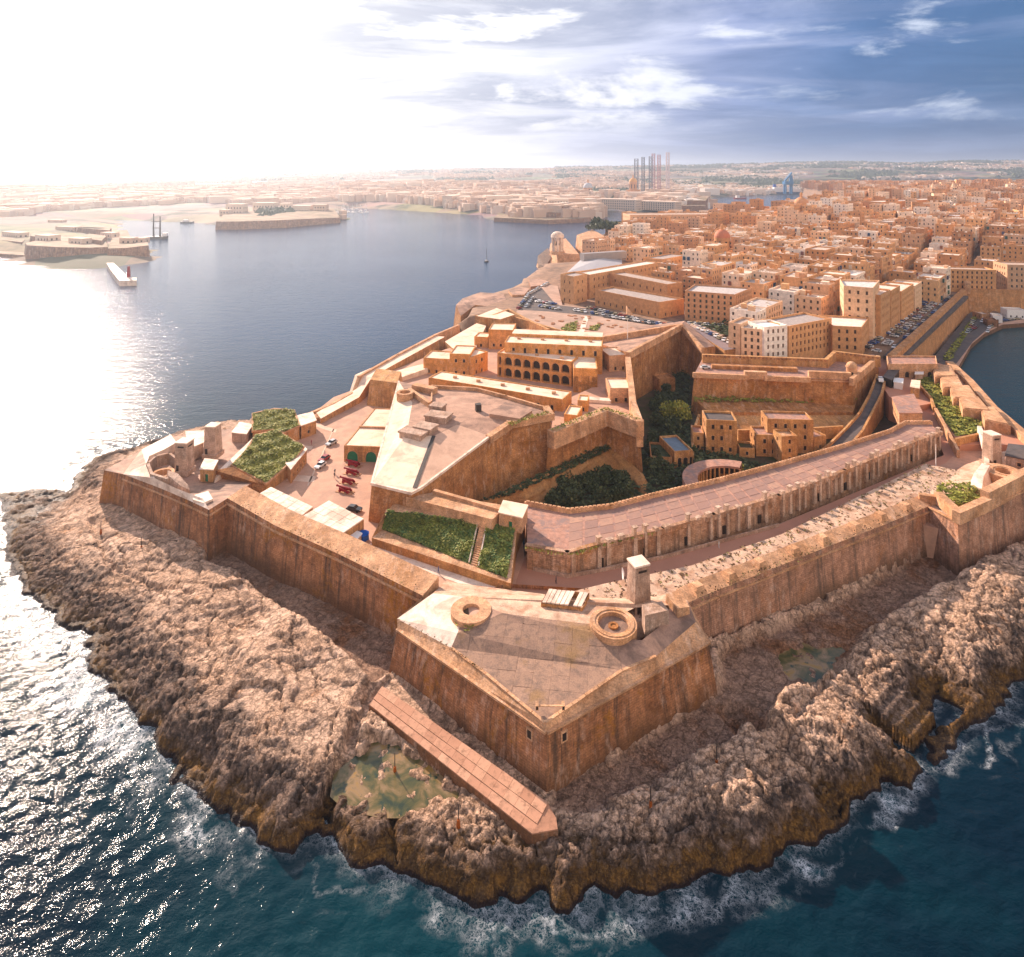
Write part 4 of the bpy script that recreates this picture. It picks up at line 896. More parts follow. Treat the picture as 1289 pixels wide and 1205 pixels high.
hut('gatehouse', 'ochre gatehouse with pale roof at the right end of the rear green mound', 'building', [at(*p) for p in ((379, 553, 11), (398, 546, 11), (393, 535, 11), (374, 540, 11))], 10.9, 15.6, windows=True)
hut('gatehouse', 'orange end building at the right end of the front green mound', 'building', [at(*p) for p in ((366, 609, 11), (386, 583, 11), (381, 577, 11), (360, 601, 11))], 10.9, 15.2, windows=True)
# casemate row behind the left curtain
def casemates():
    root = thing('casemate_row', 'long low flat-roofed casemate row between the parade and the left curtain wall', 'building', tuple(at(392, 660, 11)))
    for k, (P, zt) in enumerate(([[(325, 622), (341, 613), (394, 638), (380, 649)], 15.1], [[(381, 649.5), (414, 630), (458, 653), (432, 671)], 15.4])):
        q = PZ(zt, *P); g = Geo(); g.solid([p-Vector((0, 0, .3)) for p in q], 10.6); g.build('wall', ORNG if k else CONC, root)
        Q = ccw(q)
        for i in range(3):
            for j in range(6):
                def ip(e, f): return (q[0]*(1-e)+q[3]*e)*(1-f)+(q[1]*(1-e)+q[2]*e)*f
                s = Geo(); l = Vector((0, 0, .04*random.random())); s.solid([ip(j/6+.004, i/3+.006)+l, ip((j+1)/6-.004, i/3+.006)+l, ip((j+1)/6-.004, (i+1)/3-.006)+l, ip(j/6+.004, (i+1)/3-.006)+l], lambda p: p.z-.3); s.build('roof_slab', WHT, root)
    for px, py in ((352, 642), (372, 651), (392, 661), (412, 670)):
        c = at(px, py+8, 12); g = Geo(); g.box((c.x, c.y-.1, 11.2), (1.1, .3, 2.), math.radians(-38)); g.build('doorway', DARK, root)
casemates()
hut('concrete_shelter', 'square concrete shelter between the casemate row and left curtain wall', 'shelter', [at(*p) for p in ((358, 668, 13), (372, 676, 13), (388, 670, 13), (375, 661, 13))], 12, 15, m=CONC)
hut('concrete_shelter', 'low pale shelter above the inner corner of the left curtain wall', 'shelter', [at(*p) for p in ((330, 652, 13), (345, 660, 13), (362, 650, 13), (345, 642, 13))], 12, 14.4, m=CONC, roofm=CAP)
c = at(418, 688, 13.5); r_ = thing('round_emplacement', 'small round stone emplacement on the left curtain wall beside the casemates', 'emplacement', tuple(c)); g = Geo(); g.ring((c.x, c.y, 12.3), 1.2, 2.0, 2.1, 24, zin=12.6); g.build('ring_wall', CAP, r_); g = Geo(); g.cyl((c.x, c.y, 12.6), 1.2, 1.2, .1, 16); g.build('floor', DARK, r_)
bushes('scrub_bush', 'dark bush on the deck beside the left curtain wall corner', PZ(13.2, (298, 628), (330, 640), (322, 648), (300, 636)), 5, 1.3, 1.3, 420, .28, BUSH, 'bushes on the left curtain deck', 21)
# GRASS CASEMATE BLOCK with stairs
def grass_block():
    root = thing('grass_topped_battery', 'battery block with steep ivy-covered slope and a stairway, left of the long path', 'battery', tuple(at(560, 700, 11)))
    a, b = at(468, 677, 13), at(643, 734.5, 13); a0, b0 = at(480, 666, 13.2), at(638, 728, 13.2)
    t0, t1 = at(488, 643, 17.2), at(648, 664, 17.6); bk0, bk1 = at(509, 629, 17.2), at(622, 655, 17.4)
    g = Geo(); g.solid([a, b, at(651, 664, 17.5), at(661, 640, 18), at(545, 622, 17.2), at(494, 638, 17.2)], 10.6, 0, -1); g.build('wall', ORNG, root)
    g = Geo(); g.face([a, b, a0+(b0-a0), a0]); g.face([b, at(651, 664, 17.6), t1, b0]); g.face([a, a0, t0, at(486, 641, 17.2)])
    g.face([t0, t1, at(661, 640, 18), at(545, 622, 17.2)]); g.face([t0, at(545, 622, 17.2), at(494, 636, 17.2)]); g.build('coping', CAP, root)
    slope = [a0, b0, t1, t0]; st = [at(608, 679, 17.3), at(597, 717, 13.3), at(607, 720.5, 13.3), at(617, 680, 17.3)]
    def sp(e, f): return (a0+(b0-a0)*e)*(1-f)+(t0+(t1-t0)*e)*f
    g = Geo(); g.face([p-Vector((0, 0, .25)) for p in slope]); g.build('slope_bed', SOIL, root)
    e0, e1 = .735, .79
    turf('creeper', [sp(0, 0), sp(e0, 0), sp(e0-.015, 1), sp(0, 1)], 9000, .34, IVY, .3, root, 31)
    turf('creeper', [sp(e1, 0), sp(1, 0), sp(1, 1), sp(e1-.0, 1)], 3400, .34, IVY, .3, root, 32)
    for k in range(20):
        f0, f1 = k/20, (k+1)/20; p, q = sp(e0+.005, f0), sp(e1-.005, f0); r, s = sp(e1-.005, f1), sp(e0+.005, f1); z = s.z+.05
        w = Geo(); w.solid([Vector((v.x, v.y, z)) for v in (p, q, r, s)], z-.45); w.build('step', CAP, root)
    g = Geo(); g.bar(sp(e0-.01, 0)+Vector((0, 0, .1)), sp(e0-.012, 1)+Vector((0, 0, .1)), .3, .35); g.bar(sp(e1+.005, 0)+Vector((0, 0, .1)), sp(e1+.0, 1)+Vector((0, 0, .1)), .3, .35); g.build('stair_kerb', WHT, root)
    w0, w1 = at(511, 626, 19.6), at(620, 654, 19.8); w2, w3 = at(629, 645, 19.8), at(545, 620, 19.6)
    g = Geo(); g.solid([w0, w1, w2, w3], 16.5); g.build('rear_parapet', CAP, root)
    g = Geo(); wallstrip(g, P3((548, 617, 20.5), (630, 640, 20.5)), 1.1, 4); g.build('rear_parapet', CAP, root)
grass_block()
hut('sentry_house', 'pale square hut with a green door at the top of the ivy battery stairs', 'hut', [at(*p) for p in ((628, 664, 17), (657, 671, 17), (664, 655, 17), (634, 649, 17))], 16.8, 20.6, m=CAP, roofm=PALE, door=GREEN)
# ------------------------------------------------------------------ GALLERY TERRACE (long curved terrace with buttressed outer wall)
def terrace():
    root = thing('gallery_terrace', 'long curving paved terrace with a buttressed outer wall across the fort', 'terrace', tuple(at(900, 660, 11)))
    outer = [(664, 690), (714, 699), (753, 688), (835, 668.5), (898, 651), (980, 627), (1063, 595), (1120, 571), (1184, 546)]
    inner = [(662, 636), (716, 646), (769, 640), (819, 627), (901, 608), (980, 587), (1060, 564), (1120, 545), (1140, 534), (1172, 534)]
    O = PZ(16, *outer); I = PZ(16, *inner); g = Geo(); g.solid(O+I[::-1], 2.0, 0, 1, batter=.03); g.build('wall', [TERR, GRAV], root)
    # paving slabs on the nearer part of the terrace
    def lerp_line(P, t):
        Ls = [(P[k+1]-P[k]).length for k in range(len(P)-1)]; T = sum(Ls)*t
        for k, l in enumerate(Ls):
            if T <= l or k == len(Ls)-1: return P[k]+(P[k+1]-P[k])*(T/l)
            T -= l
    Oi = O[1:]; Ii = I[1:9]; n = 34; gp = .0022
    for k in range(n):
        for j in range(4):
            t0, t1 = .0+k/n+gp, (k+1)/n-gp; f0, f1 = .07+.86*j/4+.008, .07+.86*(j+1)/4-.008
            def q(t, f): return lerp_line(Oi, t)*(1-f)+lerp_line(Ii, t)*f
            l = Vector((0, 0, .03+.05*random.random())); s = Geo(); s.solid([q(t0, f0)+l, q(t1, f0)+l, q(t1, f1)+l, q(t0, f1)+l], 15.98); s.build('paving_slab', TSLAB, root)
    # outer parapet wall with buttresses and paired merlon posts
    g = Geo(); wallstrip(g, [p+Vector((0, 0, .9)) for p in O], 1.1, 1.4); g.build('parapet', TERR, root)
    tot = sum((O[k+1]-O[k]).length for k in range(1, len(O)-1)); nb = 46
    for k in range(nb):
        if random.random() < .14: continue
        t = (k+.5+random.uniform(-.18, .18))/nb; p = lerp_line(O[1:], t); d = (lerp_line(O[1:], min(1, t+.01))-lerp_line(O[1:], max(0, t-.01))).to_2d().normalized(); rz = math.atan2(d.y, d.x); nr = Vector((d.y, -d.x, 0))
        g = Geo(); q = p+nr*.35; g.box((q.x, q.y, 10.9), (.7+.5*random.random(), .8+.5*random.random(), 5.0+1.1*random.random()), rz, taper=.82+.12*random.random()); g.build('buttress', BUTT, root)
        if k % 4 in (1, 2) or k in (2,):
            g = Geo(); hh = .9+.7*random.random(); g.box((p.x, p.y, 16.9), (.85, 1.1, hh), rz, taper=.95); g.box((p.x+.25*d.x, p.y+.25*d.y, 16.9+hh), (1.35, 1.1, .3), rz); g.build('merlon_post', BUTT, root)
    for k in range(nb):
        if k % 4 in (0, 3) and random.random() < .8:
            p = lerp_line(O[1:], (k+.5)/nb); g = Geo(); g.box((p.x, p.y, 16.6), (1.2+random.random(), 1.2, .6+.5*random.random()), math.radians(28), taper=.85); g.build('parapet_stub', BUTT, root)
    g = Geo(); iw = [p+Vector((0, 0, .9)) for p in I]; wallstrip(g, iw, .8, 1.3); g.build('parapet', CAP, root)
    nn = 130
    g = Geo()
    for k in range(nn):
        p = lerp_line(iw, (k+.5)/nn); d = (lerp_line(iw, min(1, (k+1)/nn))-lerp_line(iw, k/nn)).to_2d(); rz = math.atan2(d.y, d.x); g.box((p.x, p.y, p.z), (.9, .55, .35), rz)
    o = g.build('coping_blocks', CAP, root); o['kind'] = 'stuff'
    for k in range(12):     # doorways along the foot of the outer wall
        t = .05+.9*k/11; p = lerp_line(O[1:], t+.011); d = (lerp_line(O[1:], min(1, t+.02))-lerp_line(O[1:], t)).to_2d().normalized(); nr = Vector((d.y, -d.x, 0)); q = p+nr*.28
        g = Geo(); g.box((q.x, q.y, 11), (1.1, .3, 2.1), math.atan2(d.y, d.x)); g.build('doorway', DARK, root)
    g = Geo(); wallstrip(g, PZ(11.9, (672, 714), (714, 723), (753, 716), (835, 699), (980, 659)), .25, .9); g.build('railing_kerb', CONC, root)
TERR = mat('weathered terrace wall', m_stone, (.58, .39, .27), (.44, .26, .155), (.13, .085, .055), streak=.7, ochre_amt=.6, blotch=.65)
BUTT = mat('bleached buttress', m_stone, (.66, .50, .38), (.52, .36, .25), (.16, .11, .08), streak=.5, ochre_amt=.2, mortar=.3, blotch=.5)
def m_tslab(g, b):
    p = pos(g); f = g.n('ShaderNodeObjectInfo').outputs['Random']; c = g.ramp(f, [(0., (.30, .175, .14)), (.6, (.37, .215, .16)), (1., (.45, .26, .18))])
    n2 = g.noise(p, .7, 7, .7); c = g.mix(g.m('MULTIPLY', g.mr(n2, .48, .64), .5), c, (.20, .14, .125)); L(g, c, b, 'Base Color')
    L(g, g.n('ShaderNodeBump', {'Strength': .3, 'Distance': .2, 'Height': n2}).outputs[0], b, 'Normal')
TSLAB = mat('terrace slab', m_tslab)
terrace()

# weeds and worn tufts along copings and wall tops
def weeds(name, pts, n, size, m, seed, w=.5):
    P = [Vector(p) for p in pts]
    def pf(r):
        k = r.randrange(len(P)-1); a, b = P[k], P[k+1]; t = r.random(); t = (math.floor(t*9)+.25*r.random()+.35*math.sin(seed+k*3))/9
        return a+(b-a)*min(1, max(0, t))+Vector((r.gauss(0, w), r.gauss(0, w), .1+.2*r.random())), Vector((0, 0, 1))
    o = leafy(name, pf, n, size, m, None, seed); o['kind'] = 'stuff'
weeds('weeds', P3((500, 779, 13.3), (568, 816, 13.4), (611, 848, 13.4)), 110, .14, SCRUB, 101, .2)
weeds('weeds', P3((290, 626, 16.9), (345, 658, 16.2), (423, 692, 15.5), (530, 745, 14.8)), 260, .16, SCRUB, 102, .6)
weeds('weeds', P3((880, 752, 14.6), (960, 718, 14.8), (1040, 686, 15), (1165, 636, 15.6)), 420, .2, SCRUB, 103, .8)
weeds('weeds', P3((664, 690, 16.4), (714, 699, 16.4), (753, 688, 16.4), (835, 668, 16.4)), 380, .25, GRASS, 105, .4)
weeds('weeds', P3((590, 790, 15.0), (600, 780, 15.3), (575, 785, 14.9)), 160, .3, GRASS, 106, .5)
weeds('weeds', P3((697, 541, 21.9), (730, 527, 22.2), (762, 514, 22.8), (803, 528, 22.8)), 420, .3, GRASS, 107, .7)
weeds('weeds', P3((640, 535, 24.4), (690, 519, 24.8)), 260, .3, GRASS, 108, .7)
# ------------------------------------------------------------------ RIGHT BASTION
def right_bastion():
    root = thing('right_bastion', 'tall pink-grey bastion cut by the right edge of the picture', 'bastion', tuple(at(1250, 660, 6)))
    o = [at(1170, 637, 15.2), at(1206, 656, 16), at(1289, 616, 17), at(1380, 572, 18)]
    g = Geo(); back = [at(1380, 540, 15), at(1289, 560, 15), at(1215, 585, 13), at(1170, 615, 13)]
    g.solid(o+back, 1.6, 0, -1, batter=.10); g.build('wall', RAMP3, root)
    g = Geo(); g.top([p-Vector((0, 0, .6)) for p in o]+back); g.build('deck', SAND, root)
    g = Geo()
    for k in range(3):
        a, b = o[k], o[k+1]; d = (b-a).to_2d().normalized(); n = Vector((d.y, -d.x, 0)); g.bar(a+n*.15-Vector((0, 0, .5)), b+n*.15-Vector((0, 0, .5)), .5, .4)
    g.build('cordon', CAP, root)
    g = Geo(); wallstrip(g, P3((1160, 622, 17), (1178, 624, 17.2)), 1.4, 2.6); wallstrip(g, P3((1183, 621, 18.2), (1206, 642, 18.6)), 2.0, 3); wallstrip(g, P3((1206, 643, 18.6), (1242, 627, 18.9)), 2.0, 3); wallstrip(g, P3((1242, 617, 20.4), (1289, 593, 21), (1380, 552, 22)), 2.2, 5)
    g.build('parapet', CAP, root)
    c = at(1264, 592, 17.8); g = Geo(); g.ring((c.x, c.y, 15.2), 2.2, 5.0, 2.4, 34, zin=14.8); g.ring((c.x, c.y, 17.4), 2.6, 3.4, .35, 34); g.build('gun_pit_ring', CAP, root)
    g = Geo(); g.cyl((c.x, c.y, 14.9), 2.2, 2.2, .1, 24); g.build('gun_pit_floor', DARK, root)
    g = Geo(); g.solid(P3((1222, 612, 17), (1226, 596, 18), (1236, 583, 18.5), (1246, 586, 18.5), (1238, 600, 18), (1236, 615, 17.4)), 13, batter=.3); g.build('traverse', WHT, root)
    turf('grass', PZ(16.1, (1180, 622), (1205, 640), (1238, 624), (1236, 614), (1215, 608), (1180, 612)), 1800, .4, GRASS, .5, root, 44)
right_bastion()
hut('battery_hut', 'dark flat-roofed hut with a doorway at the right edge beside the right tower', 'hut', [at(*p) for p in ((1266, 585, 16), (1300, 592, 16), (1306, 574, 16), (1270, 570, 16))], 15, 18.6, m=CONC, roofm=ASPH, windows=True)
g = Geo(); wallstrip(g, P3((1233, 537, 17), (1241, 556, 17), (1243, 590, 17)), 1.2, 4); tag(g.build('white_wall', WHT), 'bleached white wall running down beside the right tower', 'wall')
c = at(1178, 590, 12); r_ = thing('mast', 'thin white mast on a round pale base beside the long path', 'mast', tuple(c)); g = Geo(); g.cyl((c.x, c.y, 11.6), .14, .08, 8, 8); g.build('pole', WPAINT, r_); g = Geo(); g.cyl((c.x, c.y, 11.6), 2.2, 2.1, .45, 24); g.build('base', WPAINT, r_)
g = Geo(); g.solid(PZ(12.6, (965, 683), (1040, 648), (1060, 655), (1052, 662), (1045, 660), (985, 688)), 11.6); tag(g.build('concrete_channel', CONC), 'narrow concrete channel in the sand beside the long path', 'channel')
g = Geo(); g.solid(PZ(13.0, (1036, 652), (1052, 646), (1062, 655), (1046, 661)), 11.6); tag(g.build('concrete_block', CONC), 'small square concrete block at the head of the channel beside the path', 'block')
# right-hand platforms
def right_platforms():
    g = Geo(); g.solid(PZ(13, (1150, 512), (1172, 508), (1208, 560), (1240, 560), (1289, 560), (1330, 560), (1330, 540), (1289, 546), (1240, 512), (1195, 462), (1150, 446), (1105, 452), (1104, 476), (1120, 500)), 2, batter=.05)
    o = g.build('upper_platform', ROAD); o['kind'] = 'structure'
    strip = PZ(13.1, (1153, 476), (1168, 461), (1182, 468), (1200, 500), (1236, 533), (1236, 545), (1203, 549), (1180, 516), (1170, 498))
    g = Geo(); g.solid(strip, 12.9); tag(g.build('green_strip', SOIL), kind='structure'); turf('grass', strip, 6000, .5, GRASS, .35, seed=51)
    blk = [((1172, 470), (1177, 485), (1205, 485), (1197, 469)), ((1183, 484), (1187, 499), (1214, 498), (1205, 482)), ((1195, 497), (1200, 512), (1232, 513), (1220, 496)), ((1207, 512), (1212, 527), (1247, 530), (1232, 511)), ((1233, 524), (1240, 542), (1272, 548), (1252, 524))]
    names = ['farthest', 'second', 'middle', 'fourth', 'nearest']
    for k, q in enumerate(blk):
        g = Geo(); P = PZ(13, *q); P = [Vector((p.x, p.y, 16.2+.5*random.random())) for p in P]
        root = thing('stone_merlon', '%s of the five big stone merlons beside the green strip above the bay' % names[k], 'merlon', tuple(P[0]), 0, 'stone merlons above the bay')
        g.solid(P, 12.8, batter=.03); g.build('body', CAP, root); g = Geo(); I = inset(ccw(P), .5); g.solid([p+Vector((0, 0, .35)) for p in I], 15.8); g.build('cap', CAP, root)
    for nm, lb, pts, h, w, m in (('sea_parapet', 'sloping stone parapet along the top of the bay wall at right', [(1196, 456, 14.6), (1220, 478, 14.8), (1250, 512, 15), (1289, 545, 15.4), (1340, 590, 16)], 3, 3.2, CAP),
            ('retaining_wall', 'thin stone wall between the brick path and the green strip', [(1152, 478, 14.6), (1172, 500, 14.6), (1176, 512, 14.6)], 2, .8, ORNG), ('retaining_wall', 'long stone wall falling along the brick path to its bend', [(1178, 514, 14.8), (1195, 545, 14.6), (1206, 566, 13.6)], 3, .9, CAP),
            ('retaining_wall', 'orange cross wall closing the near end of the green strip', [(1204, 552, 15.2), (1234, 545, 15.4)], 2.6, .8, ORNG)):
        g = Geo(); wallstrip(g, P3(*pts), w, h); tag(g.build(nm, m), lb, 'wall')
    hut('guardroom', 'pink stone guardroom with a terrace roof and arched door beside the brick path', 'building', [at(*p) for p in ((1132, 537, 12), (1161, 537, 12), (1150, 512, 12), (1123, 516, 12))], 11.5, 16.8, m=CAP, roofm=GRAV, windows=True)
    hut('small_gatehouse', 'narrow pale gatehouse where the brick path bends above the arch', 'building', [at(*p) for p in ((1146, 500, 13), (1157, 502, 13), (1158, 492, 13), (1148, 491, 13))], 13, 17, m=ORNG, roofm=PALE)
    hut('white_container', 'small white cabin on the platform above the arched bridge', 'cabin', [at(*p) for p in ((1125, 486, 14), (1136, 488, 14), (1137, 482, 14), (1126, 481, 14))], 13, 15.6, m=WPAINT, roofm=WPAINT)
    hut('white_shed', 'white-roofed open shed at the far end of the green strip', 'shed', [at(*p) for p in ((1152, 476, 14), (1162, 476, 14), (1163, 468, 14), (1153, 468, 14))], 13, 15.6, m=CONC, roofm=WPAINT)
    hut('grey_workshop', 'dark grey metal-roofed shed beside the ramp road entrance', 'shed', [at(*p) for p in ((1112, 482, 14), (1122, 486, 14), (1134, 470, 14), (1122, 468, 14))], 13, 16.4, m=IRON, roofm=ASPH)
    P = [at(1118, 473, 14), at(1180, 473, 14), at(1178, 462, 14), at(1116, 462, 14)]
    bldg('stone_gate_range', 'low stone range with arched openings behind the brick platform at right', 'building', P, 13, 18.5, lambda Ln, h: rows_for(Ln, h, 1, 5., 1.8, 2.6, arch=True, first=.1), mats=CAP, roof=GRAV)
right_platforms()
# ------------------------------------------------------------------ DITCH FLOOR, RAMP ROAD, RIGHT FORT
tag_ = ground('ditch_ground', PZ(3.6, (545, 632), (664, 655), (716, 665), (819, 650), (901, 628), (1060, 590), (1115, 560), (1160, 540), (1140, 470), (1060, 450), (870, 420), (800, 430), (760, 480), (690, 560)), 1.4, SOIL)
def ramp_road():
    L_ = [(1104, 474, 15), (1094, 500, 12.5), (1082, 522, 10), (1066, 540, 7.8), (1046, 560, 6), (1024, 578, 5)]; R_ = [(1116, 474, 15), (1110, 498, 12.5), (1098, 522, 10), (1086, 545, 7.8), (1068, 566, 6), (1050, 586, 5)]
    g = Geo(); Lp, Rp = P3(*L_), P3(*R_); g.solid(Lp+Rp[::-1], 2.5); o = g.build('ramp_road', ASPH); o['kind'] = 'structure'
    g = Geo(); wallstrip(g, [p+Vector((0, 0, 1)) for p in Lp], .7, 9); tag(g.build('ramp_wall', ORNG), 'orange stone wall on the left side of the curving ramp road', 'wall')
    g = Geo(); wallstrip(g, [p+Vector((0, 0, 1.1)) for p in Rp], .8, 12); tag(g.build('ramp_wall', ORNG), 'high orange stone wall on the right side of the curving ramp road', 'wall')
    # arched bridge beyond it
    a, b = at(1107, 505, 4), at(1134, 507, 4); root = thing('arched_bridge', 'stone bridge with one dark arch between the ramp road and the guardroom', 'bridge', tuple(a)); g = Geo(); op = Opn()
    facade(g, a, b, 3.5, 13.6, [(.1, 6.8, [((b-a).length*.22, (b-a).length*.62)], True)], depth=4, opn=op); g.build('wall', ORNG, root)
    for it in op.items: w = Geo(); w.face(it); w.build('archway', DARK, root)
    g = Geo(); g.bar(a+Vector((0, .6, 9.6)), b+Vector((0, .6, 9.6)), .9, 1.); g.build('parapet', CAP, root)
ramp_road()
def right_fort():
    root = thing('inner_bastion', 'long stone work with a domed sentry turret behind the ditch houses', 'bastion', tuple(at(970, 490, 9)))
    T = [(874, 471, 19), (1072, 479, 19), (1105, 452, 19.6), (1100, 446, 19), (1040, 451, 19), (887, 446, 19)]; P = P3(*T)
    g = Geo(); g.solid(P, 3, 0, 1, batter=.08); g.build('wall', [RAMP2, GRAV], root)
    g = Geo(); g.bar(P[0]-Vector((0, .15, .8)), P[1]-Vector((0, .15, .8)), .6, .4); g.bar(P[1]-Vector((-.1, .1, .8)), P[2]-Vector((0, .15, .8)), .6, .4); g.build('cordon', CAP, root)
    g = Geo(); wallstrip(g, P3((874, 469, 20.4), (938, 472, 20.4)), 1.4, 2); wallstrip(g, P3((940, 467, 21.6), (962, 468, 21.6)), 2.2, 3); wallstrip(g, P3((964, 473, 20.3), (1018, 475, 20.3)), 1.4, 2); wallstrip(g, P3((1020, 467, 21.8), (1068, 469, 21.8)), 1.8, 3.4); wallstrip(g, P3((1072, 476, 21), (1105, 448, 21.6)), 1.6, 3)
    g.build('parapet', CAP, root)
    g = Geo(); rw = P3((886, 446, 22.6), (1040, 452, 22.6), (1051, 442, 23.4), (1106, 449, 23)); wallstrip(g, rw, 1.6, 4.5); g.build('rear_wall', ORNG, root)
    n = 0; g = Geo()
    for k in range(len(rw)-1):
        a, b = rw[k], rw[k+1]; m = int((b-a).length/1.6); d = (b-a).to_2d()
        for i in range(m): p = a+(b-a)*((i+.5)/m); g.box((p.x, p.y-.85, p.z-.9), (.8, .25, .8), math.atan2(d.y, d.x))
    o = g.build('dentils', RAMP, root); o['kind'] = 'stuff'
    g = Geo(); wallstrip(g, P3((899, 459, 20.6), (1000, 463, 20.6)), 2.4, 2.4); g.build('traverse', RAMP2, root)
    for x0, x1, y in ((904, 926, 452), (936, 952, 453), (962, 978, 454), (986, 994, 455)):
        g = Geo(); g.solid(P3((x0, y+2, 19.3), (x1, y+2.3, 19.3), (x1, y, 19.3), (x0, y-.3, 19.3)), 19); g.build('trench_shade', IRON, root)  # dark slabs on the deck imitate the shade inside open trenches
    g = Geo(); c = at(1072, 472, 20); g.cyl((c.x, c.y, 15), 2.0, 2.1, 8.4, 20); g.cyl((c.x, c.y, 23.2), 2.35, 2.35, .35, 20); g.build('sentry_turret', CAP, root); g = Geo(); g.dome((c.x, c.y, 23.5), 2.1, 2.1); o = g.build('turret_dome', CAP, root, smooth=True)
    g = Geo(); g.cyl((c.x-.6, c.y-1.9, 20.5), .35, .35, 1.1, 6); g.build('turret_slit', DARK, root)
    # lower tiers
    g = Geo(); g.solid(P3((874, 503, 9.6), (1078, 505, 9.6), (1074, 519, 8.4), (893, 519, 8.4)), 3, batter=.05); g.build('lower_terrace', RAMP2, root)
    turf('grass', P3((874, 501, 9.9), (1078, 503, 9.9), (1078, 507, 9.6), (874, 506, 9.6)), 900, .5, GRASS, .5, root, 61)
    g = Geo(); g.solid(P3((893, 521, 7.4), (1076, 522, 7.4), (1066, 546, 4.6), (930, 540, 4.6)), 3); g.build('lower_slope', ORNG, root)
right_fort()
def win(fl, sp=3., w=1., wh=1.5, arch=False, first=1.3, keep=1.): return lambda Ln, h: rows_for(Ln, h, fl, sp, w, wh, arch, first, keep=keep)
def fp(x0, y0, x1, y1, dep, z):
    """footprint: front line between two picked points at height z, going dep metres back"""
    a, b = at(x0, y0, z), at(x1, y1, z); d = (b-a).to_2d().normalized(); n = Vector((-d.y, d.x, 0))*dep; return [a, b, b+n, a+n]
bldg('ditch_house', 'three-storey ochre house with a grey roof, leftmost of the two tall houses in the ditch', 'house', fp(889, 570, 928, 572, 9, 4), 3.4, 15.2, win(3, 3.0, 1.0, 1.6, keep=.9), mats=ORNG, roof=ASPH, separate=True)
bldg('ditch_house', 'long two-storey ochre house, the lower left part of the ruined group in the ditch', 'house', fp(952, 573, 984, 574, 8, 4), 3.4, 10.6, win(2, 3.0, 1.0, 1.5, keep=.9), mats=ORNG, roof=GRAV, separate=True)
bldg('ditch_house', 'taller ochre house behind the narrow tower house in the ditch', 'house', fp(966, 568, 1024, 570, 8, 4), 3.4, 15., win(3, 3.4, 1.0, 1.6, keep=.8), mats=ORNG, roof=GRAV, separate=True)
bldg('tower_house', 'narrow ochre tower house with mossy ledge standing forward in the ditch', 'house', fp(984, 583, 1004, 582, 6, 4), 3.4, 12.5, win(3, 2.8, .9, 1.4, keep=.9), mats=ORNG, roof=CAP, separate=True)
bldg('ditch_house', 'narrow ochre ruin wedged between the leftmost tall house and the turret wall', 'house', fp(872, 566, 886, 567, 7, 4), 3.4, 9.5, win(2, 2.6, .9, 1.3), mats=ORNG, roof=GRAV, separate=True)
bldg('ditch_house', 'small ochre lean-to at the right end of the ruined group in the ditch', 'house', fp(1025, 569, 1040, 566, 7, 4), 3.4, 8.5, win(1, 2.6, .9, 1.3), mats=ORNG, roof=GRAV, separate=True)
bldg('ditch_house', 'roofless low ruin between the two tall ditch houses', 'house', fp(931, 574, 950, 575, 6, 4), 3.4, 6.2, win(1, 2.6, .9, 1.3), mats=ORNG, roof=SOIL, separate=True)
for q_, lb_ in ((((930, 541, 8.5), (985, 541, 8.5), (1060, 536, 8.5)), 'long ochre retaining wall behind the ditch houses'), (((872, 572, 6), (872, 545, 7), (880, 522, 8)), 'ochre stepped wall running back left of the ditch houses'), (((905, 596, 5.6), (950, 598, 5.4), (1000, 592, 5.4), (1030, 582, 5.6)), 'broken low wall in front of the ditch houses')):
    g = Geo(); wallstrip(g, P3(*q_), .9, 4.5); tag(g.build('ruined_wall', ORNG), lb_, 'wall')
bldg('columned_house', 'low house with a blue-grey roof and columned porch beside the ravine', 'house', fp(849, 588, 872, 586, 13, 4), 3.4, 8.6, {0: [(.1, 3.6, [(1.2, 2.6), (3.2, 4.9), (5.5, 6.6)], True)]}, mats=ORNG, roof=mat('blue grey roofing', m_plain, (.13, .17, .22), .6, .2, .5), separate=True, wname='opening', depth=.8)
bldg('walled_yard', 'roofless stone yard left of the blue-grey roofed house', 'building', fp(819, 586, 846, 588, 12, 4), 3.4, 6.5, None, mats=RAMP2, roof=BUSH)
bldg('low_vault', 'low stone vault with rounded end under the far ravine wall', 'building', fp(830, 492, 850, 490, 8, 5), 3.4, 9.5, {0: [(.1, 2.2, [(3, 4.2)], True)]}, mats=RAMP2, roof=RAMP2)
